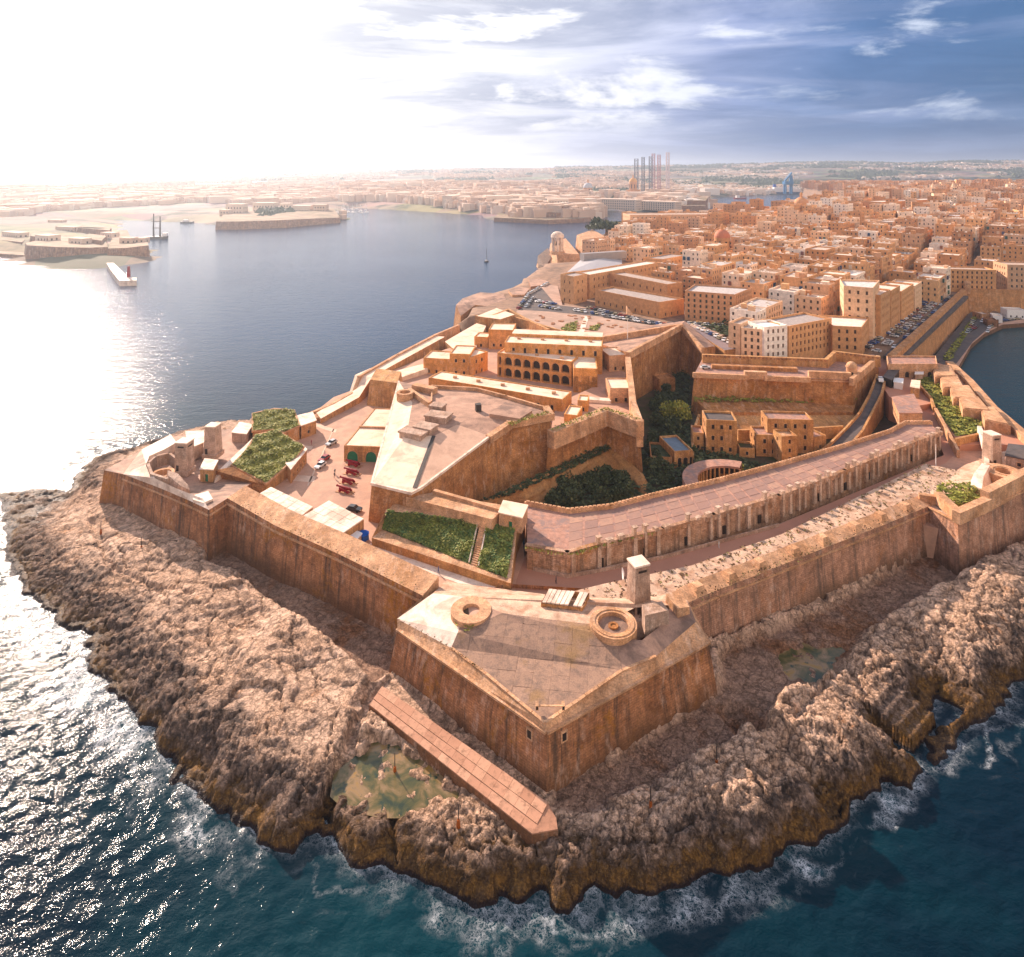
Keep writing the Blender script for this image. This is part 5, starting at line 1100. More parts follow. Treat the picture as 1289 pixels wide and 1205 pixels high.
def rotunda():
    c = at(902, 618, 4); root = thing('curved_arcade', 'curved one-storey arcade with tall openings at the bottom of the ditch', 'arcade', tuple(c)); R0, R1, h = 15.5, 11.2, 5.0; n = 17; A0, A1 = math.radians(62), math.radians(205)
    pt = lambda r, a, z: (c.x+4+r*math.cos(a), c.y-4.5+r*math.sin(a), z)
    g = Geo()
    for k in range(n):
        a, b = A0+(A1-A0)*k/n, A0+(A1-A0)*(k+1)/n
        g.face([pt(R1-.3, a, 4+h), pt(R0, a, 4+h+.1), pt(R0, b, 4+h+.1), pt(R1-.3, b, 4+h)]); g.face([pt(R0, b, 3.4), pt(R0, a, 3.4), pt(R0, a, 4+h+.1), pt(R0, b, 4+h+.1)][::-1])
        g.face([pt(R1-.3, b, 4+h-.7), pt(R1-.3, a, 4+h-.7), pt(R1-.3, a, 4+h), pt(R1-.3, b, 4+h)])
    g.build('roof', GRAV, root)
    for k in range(n+1):
        a = A0+(A1-A0)*k/n; p = pt(R1, a, 3.4); g = Geo(); g.box(p, (.45, .8, h-.1), a+math.pi/2); g.build('column', ORNG, root)
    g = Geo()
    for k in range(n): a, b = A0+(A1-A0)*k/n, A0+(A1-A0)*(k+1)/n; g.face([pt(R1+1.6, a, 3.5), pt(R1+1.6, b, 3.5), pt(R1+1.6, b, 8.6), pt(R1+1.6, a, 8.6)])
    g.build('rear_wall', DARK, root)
rotunda()
# ditch vegetation
bushes('ditch_bush', 'dense dark green bush at the foot of the scarp in the ditch', PZ(3.6, (672, 648), (725, 604), (775, 600), (800, 625), (740, 640)), 16, 3.0, 3.6, 900, .42, BUSH, 'dark bushes filling the near ditch', 71)
bushes('ditch_bush', 'dark bush in the shaded ravine between the two far walls', PZ(3.6, (825, 625), (880, 590), (860, 560), (820, 560), (815, 500), (870, 480), (868, 545), (826, 600)), 26, 2.8, 3.4, 600, .5, BUSH, 'bushes in the shaded ravine', 72)
bushes('ravine_tree', 'pale green bushy tree in the middle of the ravine', PZ(3.8, (848, 528), (852, 532), (846, 534)), 1, 5.2, 6.5, 1800, .5, GRASS, None, 73)
bushes('ditch_bush', 'low bush among rubble beside the ditch houses', PZ(3.6, (925, 590), (980, 592), (940, 612), (900, 600)), 9, 1.5, 1.6, 300, .4, GRASS, 'low bushes beside the ditch houses', 74)
turf('ditch_growth', PZ(3.7, (672, 650), (800, 635), (880, 600), (970, 600), (1000, 590), (930, 580), (870, 540), (868, 470), (830, 460), (815, 560), (740, 590)), 9000, .7, BUSH, .9, seed=75)
# ------------------------------------------------------------------ UPPER FORT
def upper_fort():
    r1 = thing('upper_bastion', 'big upper bastion with the bright sloping roof and concrete lookout slabs', 'bastion', tuple(at(560, 600, 15)))
    T = [(468, 608, 21), (518, 620, 21), (531, 613, 21.4), (617, 549, 22.6), (642, 534.5, 23.2), (693, 525, 23.4), (688, 517, 24), (637, 502, 24), (599, 492, 24), (544, 489, 24.5), (502, 480, 25)]
    P = P3(*T); g = Geo(); g.solid(P, lambda p: 10.5 if p.x < -26 else 2.6, 0, -1, batter=.085); g.build('wall', RAMP2, r1)
    A, B, C, D, E, F_, G_, H, I, J, K = P
    seam0, seam1 = at(522, 614, 21.5), at(546, 549, 24.3); m0, m1 = at(512, 546, 24.4), at(519, 507, 24.8)
    g = Geo(); g.face([A, B, seam0]); g.face([A, seam0, seam1]); g.face([A, seam1, m0]); g.face([A, m0, m1]); g.face([A, m1, K]); g.build('roof', PALE, r1)
    q = at(590, 527, 24.6); u = at(574, 534, 24.5)
    g = Geo(); g.face([seam0, C, D]); g.face([seam0, D, u]); g.face([seam0, u, seam1]); g.face([B, C, seam0]); g.build('roof', mat('pinkish screed', m_plain, (.60, .40, .28), .8, .15, .3, .1, stain=(.40, .25, .17), stain_amt=.4), r1)
    g = Geo(); g.face([u, D, E]); g.face([u, E, q]); g.face([seam1, u, q]); g.face([m0, seam1, q, m1]); g.face([m1, q, J]); g.face([m1, J, K]); g.face([q, E, F_]); g.face([q, F_, G_]); g.face([q, G_, H]); g.face([q, H, I]); g.face([q, I, J]); g.build('roof', DECK, r1)
    g = Geo(); g.bar(seam0+Vector((0, 0, .0)), seam1, 1.1, .10); g.build('drain', IRON, r1)
    up = Vector((0, 0, 1.2)); g = Geo()
    wallstrip(g, [D+up*.3, E+up, F_+up*1.1, G_+up*1.1], 2.2, 2.2); wallstrip(g, [G_+up, H+up, I+up, J+up], .8, 1.6); wallstrip(g, [J+up, at(543, 507, 25)+up*.6], .5, 1.4); g.build('parapet', CAP, r1)
    g = Geo(); wallstrip(g, [A+up*.1, B+up*.12, C+up*.15, D+up*.2], .6, .7); wallstrip(g, [A+up*.1, K+up*.1], .6, .7); g.build('coping', WHT, r1)
    g = Geo(); c = at(602, 516, 24.8); g.box((c.x, c.y, 24.2), (1.8, 1.8, 2.6), .3); g.build('vent_stack', IRON, r1)
    g = Geo(); g.solid(P3((616, 521, 25.5), (636, 506, 25.6), (670, 517, 25.2), (654, 527, 25.)), 23.8); g.build('raised_platform', DECK, r1)
    for x, y, w, d, h, rz in ((521, 545, 8.5, 5, 1.6, -.45), (536, 540, 6.5, 5, 2.0, -.45), (552, 527, 8.0, 5.5, 2.4, -.35), (551, 518, 5, 4, 3.2, -.35)):
        c = at(x, y, 25); g = Geo(); g.box((c.x, c.y, 23.6), (w*.9, d*.9, h), rz); g.box((c.x, c.y, 23.6+h), (w, d, .55), rz, bottom=True); g.build('lookout_slab', CONC, r1)
    c = at(510, 497, 26); g = Geo(); g.ring((c.x, c.y, 24.4), 1.9, 3.0, 2.6, 22, zin=24.8); g.build('round_emplacement', CAP, r1)
    g = Geo(); wallstrip(g, P3((516, 489, 26.6), (540, 506, 26.4)), 1.2, 3); wallstrip(g, P3((525, 484, 26.6), (544, 488, 26.6)), 3, 3); g.build('traverse', CAP, r1)
    # middle bastion with the rock scarp below
    r2 = thing('middle_bastion', 'pointed stone bastion in the middle whose tall edge drops into the ravine', 'bastion', tuple(at(770, 540, 15)))
    T = [(690, 545, 20.4), (697, 541, 21), (763, 513.5, 22.2), (806, 529.5, 22.4), (797, 505, 23), (791, 447, 25.6), (757, 440, 22), (745, 480, 20), (700, 500, 20)]
    P = [Vector((p.x, p.y, 17.4)) for p in P3(*T)]; g = Geo(); g.solid(P, 2.6, 0, 1, batter=.07); g.build('wall', [RAMP2, PAVE], r2)
    g = Geo(); wallstrip(g, P3((697, 541.5, 21.6), (730, 528, 22), (762, 514.5, 22.6)), 3.2, 5.4); wallstrip(g, P3((764, 514.5, 22.4), (803, 528.5, 22.4)), 3.0, 5.4); wallstrip(g, P3((805, 529, 22.6), (797, 506, 23), (790.5, 450, 25.6)), 2.2, 8.5); g.build('parapet', CAP, r2)
    # berm ledge and rock scarp at the foot
    f = [at(605, 633, 9), at(697, 592, 9), at(768, 560, 9), at(812, 600, 6)]; lo = [at(640, 652, 3), at(700, 637, 3), at(762, 602, 3.2), at(815, 632, 3)]
    X = []; nx, ny = 150, 26
    def along(Pl, t):
        Ls = [(Pl[k+1]-Pl[k]).length for k in range(len(Pl)-1)]; T_ = sum(Ls)*t
        for k, l in enumerate(Ls):
            if T_ <= l or k == len(Ls)-1: return Pl[k]+(Pl[k+1]-Pl[k])*(T_/l)
            T_ -= l
    GX, GY, GZ = np.zeros((ny, nx)), np.zeros((ny, nx)), np.zeros((ny, nx))
    for i in range(nx):
        a, b = along(lo, i/(nx-1)), along(f, i/(nx-1))
        for j in range(ny):
            s = j/(ny-1); p = a*(1-s)+b*s; GX[j, i], GY[j, i], GZ[j, i] = p.x, p.y, 2.6+(p.z-2.6)*1. if j < ny else 0
            GZ[j, i] = 2.8+(b.z-2.6)*min(1, s*1.12)
    GY += 1.2*fbm(GX*.35, GZ*.5, 4, 131)*(GZ < 8.6); GX += .8*fbm(GX*.3+9, GZ*.5, 4, 132)*(GZ < 8.6)
    grid_mesh('rock_scarp', GX, GY, GZ, ORNG, parent=None, kind='structure')
    turf('hanging_creeper', P3((605, 631, 9.3), (700, 589, 9.3), (768, 558, 9.3), (770, 566, 8.6), (700, 598, 8.6), (640, 625, 8.4)), 1700, .45, BUSH, .5, seed=81)
    # far bastion seen along its long flank
    r3 = thing('far_bastion', 'distant sharp-angled bastion with a long shaded flank above the ravine', 'bastion', tuple(at(830, 440, 18)))
    T = [(791, 444, 25.6), (857, 409, 27), (868, 417, 25), (885, 438, 21.5), (900, 436, 20.5), (862, 404, 24), (700, 425, 20), (755, 433, 22)]
    P = P3(*T); g = Geo(); g.solid(P, 3, 0, 1, batter=.05); g.build('wall', [RAMP2, DECK], r3)
    g = Geo(); wallstrip(g, P3((791, 443, 27), (857, 408, 28.4)), 1.6, 3); wallstrip(g, P3((857, 407.5, 28.4), (745, 426, 24)), 1.6, 3.2); wallstrip(g, P3((858, 408, 28), (884, 437, 23)), 1.4, 3); g.build('parapet', CAP, r3)
    g = Geo()
    for k in range(70):
        p = at(747, 425.5, 24)*(1-k/70)+at(856, 407.5, 28)*(k/70); g.box((p.x, p.y-1.05, p.z-1.0), (.7, .3, .9))
    o = g.build('dentils', RAMP, r3); o['kind'] = 'stuff'
    g = ground('upper_ward_ground', PZ(15, (545, 505), (640, 520), (708, 535), (745, 520), (770, 512), (790, 470), (790, 442), (850, 415), (700, 408), (640, 418), (560, 440), (480, 472), (498, 492)), 2.6, PAVE)
upper_fort()
c = at(790, 430, 22); r_ = thing('flagpole', 'tall flagpole on the open deck by the far bastion', 'flagpole', tuple(c)); g = Geo(); g.cyl((c.x, c.y, 20), .22, .1, 13, 8); g.build('pole', WPAINT, r_); g = Geo(); g.cyl((c.x, c.y, 21.6), 1.4, 1.2, .8, 12); g.build('plinth', CAP, r_)
# barracks --------------------------------------------------------------
def chimneys(root, a, b, n, z):
    rf = next((c for c in root.children if c.name.startswith('roof') and 'vent' not in c.name), root)
    for k in range(n):
        p = a+(b-a)*((k+.5)/n); g = Geo(); g.box((p.x, p.y, z), (1.6, 1.1, .8)); g.build('roof_vent', CAP, rf)
z15 = 15
P = [at(626, 474, 15), at(719.5, 487, 15)]; d = (P[1]-P[0]).to_2d().normalized(); nb = Vector((-d.y, d.x, 0)); Ln = (P[1]-P[0]).length
arcs = [(3.0+k*(Ln-3.6)/7+.45, 3.0+(k+1)*(Ln-3.6)/7-.45) for k in range(7)]
b = bldg('arcaded_barracks', 'two-storey barracks with two rows of open arches facing the yard', 'building', [P[0], P[1], P[1]+nb*9, P[0]+nb*9], 15, 25., {0: [(.4, 4.2, [(.8, 1.8)]+arcs, True), (5.4, 8.9, [(.8, 1.8)]+arcs, True)], 3: win(2, 3)}, mats=BARR, separate=True, wname='arch', depth=1.6, par=.5)
chimneys(b, P[0]+nb*4, P[1]+nb*4, 3, 25.)
P = [at(722, 494, 15), at(752, 495, 15)]; q = at(754, 462, 15)
bldg('barracks_wing', 'pale-roofed barracks wing at the right end of the arcades', 'building', [P[0], P[1], P[1]+Vector((2, 23, 0)), P[0]+Vector((1, 23, 0))], 15, 24.4, {0: [(4.5, 6.6, [(2, 3), (6.5, 7.5)], False), (.2, 2.2, [(2, 3.2), (6.5, 7.6)], False)]}, separate=True, par=.5)
P = [at(635, 446.5, 24), at(758, 452, 24)]; d = (P[1]-P[0]).to_2d().normalized(); nb = Vector((-d.y, d.x, 0)); Ln = (P[1]-P[0]).length
b = bldg('upper_barracks', 'long upper barracks block with a stepped pale roof behind the arcades', 'building', [P[0], P[1], P[1]+nb*12, P[0]+nb*12], 15, 29., {0: [(10.0, 12.2, [(4+k*5.1-.55, 4+k*5.1+.55) for k in range(int((Ln-5)/5.1)+1)], False)], 3: win(3, 4), 1: win(3, 4)}, separate=True, par=.4)
chimneys(b, P[0]+nb*8, P[1]+nb*8, 4, 29.)
g = Geo(); a_ = P[0]+nb*11.8+Vector((1.5, 0, 0)); b_ = P[1]+nb*11.8; g.solid([a_+Vector((0, 0, 30.4-a_.z)), b_+Vector((0, 0, 30.4-b_.z)), b_+nb*8+Vector((0, 0, 30.4-b_.z)), a_+nb*8+Vector((0, 0, 30.4-a_.z))], 15, 0, 1); g.build('rear_range', [BARR, PALE], b)
P = [at(539.5, 497, 15), at(708, 527, 15)]; d = (P[1]-P[0]).to_2d().normalized(); nb = Vector((-d.y, d.x, 0)); Ln = (P[1]-P[0]).length
b = bldg('long_barracks', 'long low barracks with a bright pale roof in front of the arcades', 'building', [P[0], P[1], P[1]+nb*9.5, P[0]+nb*9.5], 15, 21.6, {0: [(2.4, 4.2, [(3+k*5.6-.6, 3+k*5.6+.6) for k in range(int((Ln-4)/5.6)+1)], False)], 1: [(.2, 2.6, [(3, 4.4)], False)]}, separate=True, par=.35)
chimneys(b, P[0]+nb*5+d.to_3d()*4, P[1]+nb*5, 5, 21.6)
def bb(name, lb, x0, y0, x1, y1, dep, zb, zt, fl=1, z=None, **k): return bldg(name, lb, 'building', fp(x0, y0, x1, y1, dep, z or zb), zb-1.5, zt, win(fl, k.pop('sp', 3.6), first=1.8), separate=k.pop('separate', True), par=k.pop('par', .4), **k)
bb('ward_house', 'cream block with an arched doorway at the left of the long barracks', 533, 470, 566, 472, 12, 15, 21.5, 1)
bb('ward_house', 'taller cream block with a parapet between the two lower left houses', 566, 472, 592, 473, 14, 15, 24, 2)
bb('ward_house', 'yellow two-storey house with green shutters left of the arcade yard', 592, 474, 614, 466, 12, 15, 23, 2)
bb('ward_house', 'flat-roofed orange house at the far left of the yard below the square', 615, 437, 646, 438, 14, 16, 24.5, 1)
bb('ward_house', 'low pale house on the seaward terrace of the upper fort', 597, 437, 614, 438, 9, 15, 20, 1)
bb('ward_house', 'pale box building on the middle bastion, the farther of two', 767, 468, 792, 466, 13, 17.5, 24, 1, mats=CAP)
bb('ward_house', 'pale box building with a tall doorway, nearest on the middle bastion', 768, 507, 795.5, 507, 12, 17.5, 22.6, 1, mats=CAP)
bb('ward_house', 'small cream lean-to at the right end of the long barracks', 710, 541, 727, 543, 9, 16, 21, 1)
bb('ward_house', 'little pale cabin above the right end of the long barracks', 727, 519, 740, 520, 6, 17, 21, 1)
g = Geo(); wallstrip(g, P3((740, 501, 18.5), (765, 503, 18.5)), 3, 4); tag(g.build('yard_wall', WHT), 'pale parapet wall closing the barracks yard at right', 'wall')
# seaward rampart of the upper fort
def seaward():
    r = thing('sea_rampart', 'long seaward rampart walk with an orange inner face above the blue harbour', 'rampart', tuple(at(470, 480, 14)))
    T = [(398, 520, 12.8), (440, 494, 13.2), (447, 472, 17), (470, 462, 17), (547, 423, 17), (560, 424, 17), (487, 464, 17), (468, 475, 17), (452, 500, 13.5), (404, 527, 12.8)]
    P = P3(*T); g = Geo(); g.solid(P, 1, 0, 1, batter=.06); g.build('wall', [ORNG, PALE], r)
    g = Geo(); wallstrip(g, P3((380, 524, 12.8), (418, 508, 13.2), (446, 492, 13.6), (452, 473, 17.8), (500, 446, 17.8), (548, 421, 17.8), (577, 409, 17)), 1.3, 2.4, zb=0.5); g.build('parapet', CAP, r)
    for px, py in ((386, 529), (402, 522), (420, 514), (436, 505)):
        c = at(px, py, 12.6); g = Geo(); g.cyl((c.x, c.y, 10.9), 2.6, 2.4, 1.5, 14); g.build('gun_platform', CAP, r)
    g = Geo(); g.solid(P3((466, 478, 21), (500, 482, 21), (505, 468, 21), (474, 464, 21)), 10.5, batter=.12); g.build('ramp_wall', ORNG, r)
    g = Geo(); g.solid(P3((487, 470, 16.4), (533, 458, 17.4), (540, 463, 17.4), (497, 478, 16.6)), 12); g.build('ramp', PALE, r)
    g = Geo(); g.solid(P3((560, 430, 16), (600, 407, 16), (612, 410, 16), (598, 440, 16), (580, 447, 16)), 3, 0, 1); g.build('rampart_terrace', [ORNG, PALE], r)
    g = Geo(); wallstrip(g, P3((600, 397, 20), (612, 400, 20), (640, 389, 20.6), (670, 405, 20), (690, 414, 20)), 1.6, 6); wallstrip(g, P3((645, 398, 19.5), (700, 414, 20), (745, 425, 21)), 1.2, 5); g.build('landward_wall', ORNG, r)
    g = Geo(); g.solid(P3((600, 398, 20), (630, 402, 20.4), (648, 396, 20.6), (625, 388, 20)), 12, 0, 1); g.build('cavalier', [ORNG, PALE], r)
seaward()
# white vaulted shed with green arches
def vault():
    a, b = at(433, 581, 11), at(480, 583, 11); d = (b-a).to_2d().normalized(); nb = Vector((-d.y, d.x, 0)); Ln = (b-a).length
    root = bldg('vaulted_shed', 'white-roofed shed with two green arched doors beside the parade ground', 'building', [a, b, b+nb*33+Vector((2, 0, 0)), a+nb*33], 10.8, 16, {0: [(.05, 3.7, [(Ln*.08, Ln*.08+3.6), (Ln*.58, Ln*.58+3.6)], True)]}, mats=ORNG, separate=True, pane=GREEN, wname='green_door', par=.2, depth=.5)
    g = Geo(); g.bar(a+nb*15+Vector((0, 0, 5.1)), b+nb*15+Vector((1, 0, 5.1)), .6, .5); g.build('roof_rib', CAP, root)
vault()
# cannons, cars, people on the parade
def cannon(label, c, rz):
    root = thing('cannon', label, 'cannon', tuple(c), rz, 'dark red cannons on the parade ground'); M = root.matrix_basis.copy()
    def put(g, n, m):
        for i, v in enumerate(g.v): g.v[i] = tuple(M @ Vector(v))
        me = g.build(n, m); me.parent = root; me.matrix_parent_inverse = M.inverted(); return me
    bpy.context.view_layer.update()
    g = Geo()
    prof = [(-2.2, .30), (-2.0, .42), (-.5, .40), (.4, .34), (2.2, .25), (2.4, .34), (2.55, .34)]; n = 12
    for k in range(len(prof)-1):
        (x0, r0), (x1, r1) = prof[k], prof[k+1]
        for j in range(n):
            a0, a1 = 2*math.pi*j/n, 2*math.pi*(j+1)/n; f = lambda x, r, a: (x, r*math.cos(a), 1.25+.06*x+r*math.sin(a))
            g.face([f(x0, r0, a0), f(x1, r1, a0), f(x1, r1, a1), f(x0, r0, a1)])
    put(g, 'barrel', RED)
    for s in (-.62, .62): g = Geo(); g.solid([(-2.4, s-.12, .75), (-2.4, s+.12, .75), (1.3, s+.12, 1.35), (1.3, s-.12, 1.35)], .35); put(g, 'cheek', RED)
    for x in (-1.8, .9):
        for s in (-.85, .85):
            g = Geo()
            for j in range(12):
                a0, a1 = 2*math.pi*j/12, 2*math.pi*(j+1)/12; r = .42
                A = lambda a, y: (x+r*math.cos(a), y, .42+r*math.sin(a)); g.face([A(a0, s-.1), A(a0, s+.1), A(a1, s+.1), A(a1, s-.1)]); g.face([(x, s-.1, .42), A(a0, s-.1), A(a1, s-.1)]); g.face([(x, s+.1, .42), A(a1, s+.1), A(a0, s+.1)])
            put(g, 'wheel', RED)
    g = Geo(); g.box((-.4, 0, -.02), (5.4, 2.3, .12)); put(g, 'plinth', CAP)
for (px, py), lb in zip(((444, 586), (442, 596.5), (437, 608), (433, 619)), ('dark red cannon nearest the green arched doors', 'dark red cannon, second from the green arched doors', 'dark red cannon, third from the green arched doors', 'dark red cannon farthest from the green arched doors')):
    cannon(lb, at(px, py, 11.05), math.radians(158))
CARP = {}
def carpaint(c):
    k = 'car paint %d %d %d' % tuple(int(x*100) for x in c)
    return mat(k, lambda g, b: (setattr(b.inputs['Base Color'], 'default_value', (*c, 1)), setattr(b.inputs['Roughness'], 'default_value', .3), setattr(b.inputs['Specular IOR Level'], 'default_value', .5)))
TYRE = mat('tyre rubber', m_plain, (.02, .02, .02), .9, .1, 1, 0)
def car_meshes(van=False):
    L_, Wd, H = (4.3, 1.75, 1.45) if not van else (4.9, 1.9, 2.1)
    prof = [(-L_/2, .35), (-L_/2, .75), (-L_/2*.95, .95), (-L_*.36, 1.0 if not van else H*.9), (L_*.22, .95 if not van else 1.15), (L_/2*.93, .8), (L_/2, .65), (L_/2, .35)]
    g = Geo(); w = Wd/2
    for k in range(len(prof)):
        a, b = prof[k], prof[(k+1) % len(prof)]; g.face([(a[0], -w, a[1]), (a[0], w, a[1]), (b[0], w, b[1]), (b[0], -w, b[1])])
    g.face([(x, -w, z) for x, z in prof][::-1]); g.face([(x, w, z) for x, z in prof])
    cab = [(-L_*.42, .95), (-L_*.33, H), (L_*.05, H), (L_*.20, .95)]; r = Geo(); r.face([(cab[1][0], -w*.8, H), (cab[2][0], -w*.8, H), (cab[2][0], w*.8, H), (cab[1][0], w*.8, H)])
    gl = Geo(); 
    for k in range(3):
        if k == 1: continue
        a, b = cab[k], cab[k+1]; s0, s1 = (w*.95, w*.8) if k == 0 else (w*.8, w*.95); gl.face([(a[0], -s0, a[1]), (a[0], s0, a[1]), (b[0], s1, b[1]), (b[0], -s1, b[1])])
    for s in (-1, 1): gl.face([(cab[0][0], s*w*.95, .95), (cab[1][0], s*w*.8, H), (cab[2][0], s*w*.8, H), (cab[3][0], s*w*.95, .95)])
    wh = Geo()
    for j in range(12):
        a0, a1 = 2*math.pi*j/12, 2*math.pi*(j+1)/12; A = lambda a, y: (.32*math.cos(a), y, .32+.32*math.sin(a)); wh.face([A(a0, -.1), A(a0, .1), A(a1, .1), A(a1, -.1)]); wh.face([(0, -.1, .32), A(a0, -.1), A(a1, -.1)]); wh.face([(0, .1, .32), A(a1, .1), A(a0, .1)])
    return g, r, gl, wh, L_, w
def full_car(label, c, rz, col, van=False, group=None):
    root = thing('parked_car', label, 'car', tuple(c), rz, group); g, r, gl, wh, L_, w = car_meshes(van); pm = carpaint(col)
    for ge, n, m in ((g, 'body', pm), (r, 'roof', pm), (gl, 'windows', GLAS)):
        o = ge.build(n, m); o.parent = root
    for x in (-L_*.3, L_*.3):
        for s in (-1, 1): o = Geo.build(wh, 'wheel', TYRE); o.parent = root; o.location = (x, s*w, 0)
    for s in (-1, 1):
        h = Geo(); h.box((L_/2, s*w*.7, .58), (.06, .3, .16)); o = h.build('headlight', WPAINT); o.parent = root
full_car('white car parked on the parade ground beside the green mounds', at(403, 588, 11.06), math.radians(250), (.75, .74, .72))
full_car('small dark red car just beyond the white one on the parade', at(408, 579.5, 11.06), math.radians(245), (.32, .02, .02))
full_car('silver grey car farthest up the parade ground', at(417, 559.5, 11.06), math.radians(240), (.45, .45, .45))
full_car('black car parked behind the casemate row', at(446, 643, 11.06), math.radians(-15), (.02, .02, .025))
full_car('light grey car parked on the work behind the domed turret wall', at(888, 464, 19.1), math.radians(5), (.5, .5, .5))
full_car('white van parked beside the dark grey workshop', at(1108, 480, 14.6), math.radians(70), (.7, .7, .7), van=True)
g = Geo(); c = at(456, 677, 11.5); r_ = thing('blue_tent', 'small bright blue tarpaulin tent at the end of the casemate row', 'tent', tuple(c)); g.box((c.x, c.y, 11), (2.6, 2.2, 1.6), -.6, taper=.95); g.build('sides', BLUE, r_); g = Geo(); g.cyl((c.x, c.y, 12.6), 1.8, .05, .8, 10); g.build('canopy', BLUE, r_)
hut('white_stall', 'low white-roofed stall beside the blue tent', 'stall', [at(*p) for p in ((440, 687, 11), (448, 692, 11), (455, 684, 11), (447, 680, 11))], 11, 13.3, m=CONC, roofm=WPAINT)
def person(label, c, col, rz=0.):
    root = thing('person', label, 'person', tuple(c), rz, None)
    sk = [((0, 0, .92), .15), ((0, 0, 1.15), .13), ((0, 0, 1.42), .17), ((0, 0, 1.52), .07), ((0, 0, 1.62), .09), ((0, 0, 1.75), .085), ((.10, 0, .85), .10), ((.12, .12, .48), .07), ((.12, .05, .06), .05), ((.12, .18, .03), .04),
          ((-.10, 0, .85), .10), ((-.12, -.06, .48), .07), ((-.12, -.18, .06), .05), ((-.12, -.05, .03), .04), ((.21, 0, 1.40), .06), ((.27, -.05, 1.12), .045), ((.27, .08, .88), .035), ((-.21, 0, 1.40), .06), ((-.27, .05, 1.12), .045), ((-.27, .10, .88), .035)]
    ed = [(0, 1), (1, 2), (2, 3), (3, 4), (4, 5), (0, 6), (6, 7), (7, 8), (8, 9), (0, 10), (10, 11), (11, 12), (12, 13), (2, 14), (14, 15), (15, 16), (2, 17), (17, 18), (18, 19)]
    me = bpy.data.meshes.new('body'); me.from_pydata([s[0] for s in sk], ed, []); o = bpy.data.objects.new('body', me); COL.objects.link(o); me.materials.append(carpaint(col))
    md = o.modifiers.new('skin', 'SKIN'); 
    for i, s in enumerate(sk): me.skin_vertices[0].data[i].radius = (s[1], s[1])
    me.skin_vertices[0].data[0].use_root = True; o.modifiers.new('sub', 'SUBSURF').levels = 1; o.parent = root
for (px, py), lb, col in (((421.5, 597), 'person in dark clothes walking past the cannons', (.03, .03, .04)), ((421, 602), 'second dark-clad person walking near the cannons, closer to the viewer', (.06, .04, .05)), ((409, 573), 'person standing beside the small red car', (.05, .05, .12))):
    person(lb, at(px, py, 11.06), col, random.random()*3)
for (px, py), lb, col in (((700, 735), 'person in dark clothes on the long path near the ivy battery', (.05, .05, .06)), ((905, 690), 'person in white on the long path behind the right curtain', (.6, .58, .55)), ((552, 722), 'person walking on the pale path beside the left curtain', (.05, .08, .2)), ((392, 560), 'person crossing the parade beyond the cars', (.3, .05, .05))):
    person(lb, at(px, py, 11.08), col, random.random()*3)
# iron poles and posts on the rocks
for px, py, lb, z in ((902, 960, 'thin iron post with an orange foot on the pale rocks right of the front bastion', 5.5), (819, 1012, 'short iron post on the layered rocks below the front bastion', 4), (577, 1035, 'iron post in the rocks below the yellow pool', 3.8), (497, 968, 'thin iron post standing in the yellow pool', 2.8), (178, 689, 'iron post on the shaded plateau under the left bastion', 5), (127, 668, 'slim iron post on the rocks by the tip of the left bastion', 4.6)):
    c = at(px, py, z); r_ = thing('iron_post', lb, 'post', tuple(c)); g = Geo(); g.cyl((c.x, c.y, z-1), .09, .07, 3.8, 8); g.build('pole', IRON, r_); g = Geo(); g.cyl((c.x, c.y, z-1), .35, .22, 1.4, 8); g.build('foot', mat('rust', m_plain, (.30, .10, .03), .8, .3, 2, 0), r_)
# ------------------------------------------------------------------ CITY GROUND
def xy(p): return (p[0], p[1])
CITY = [xy(at(*p)) for p in ((556, 420, 10), (574, 402, 10), (579, 382, 14), (600, 372, 14), (640, 363, 14), (668, 345, 14), (682, 336, 12), (690, 336, 8), (706, 318, 20), (745, 298, 20), (790, 290, 24), (890, 285, 25), (960, 281, 30), (1010, 276, 34), (1052, 260, 42), (1078, 246, 46))] \
    + [(1150, 2600), (1900, 3400), (2900, 3300), (2500, 2000), (1300, 1150), (900, 700), (700, 545), (366, 466), (334, 474), (234, 361), (185, 309)] + [xy(at(*p)) for p in ((1105, 446, 16), (1050, 443, 17), (911, 438, 18), (885, 437, 18), (858, 409, 20), (750, 424, 18), (690, 412, 16), (640, 398, 15), (600, 408, 12))]
GC = [(at(*p), p[2]) for p in ((590, 388, 13), (640, 385, 15), (700, 385, 18), (750, 425, 18), (830, 430, 18), (905, 436, 18), (960, 440, 17), (1060, 436, 16), (1130, 446, 15.5), (1218, 372, 15.5), (705, 345, 18), (760, 330, 28), (900, 330, 27), (850, 402, 19), (1000, 380, 23),
      (1100, 345, 28), (1289, 367, 18), (1200, 300, 40), (1289, 290, 42), (800, 288, 30), (1000, 272, 42), (1100, 255, 50), (1289, 240, 58), (1060, 245, 45), (720, 300, 16), (690, 330, 9))]
STP = [(160, 316), (170, 300), (190, 306), (340, 470), (372, 466), (372, 492), (300, 478)]
def gz(X, Y):
    n = 0; d = 0
    for p, z in GC: w = 1/((X-p.x)**2+(Y-p.y)**2+900)**1.5; n = n+w*z; d = d+w
    z = n/d; t = sst(sdist(X, Y, STP), -26, -3); return z*(1-t)+15.5*t
def gz1(x, y): return float(gz(np.array([x]), np.array([y]))[0])
X, Y = np.meshgrid(np.arange(-40, 3000, 7.), np.arange(300, 3500, 7.)); sd = sdist(X, Y, CITY)
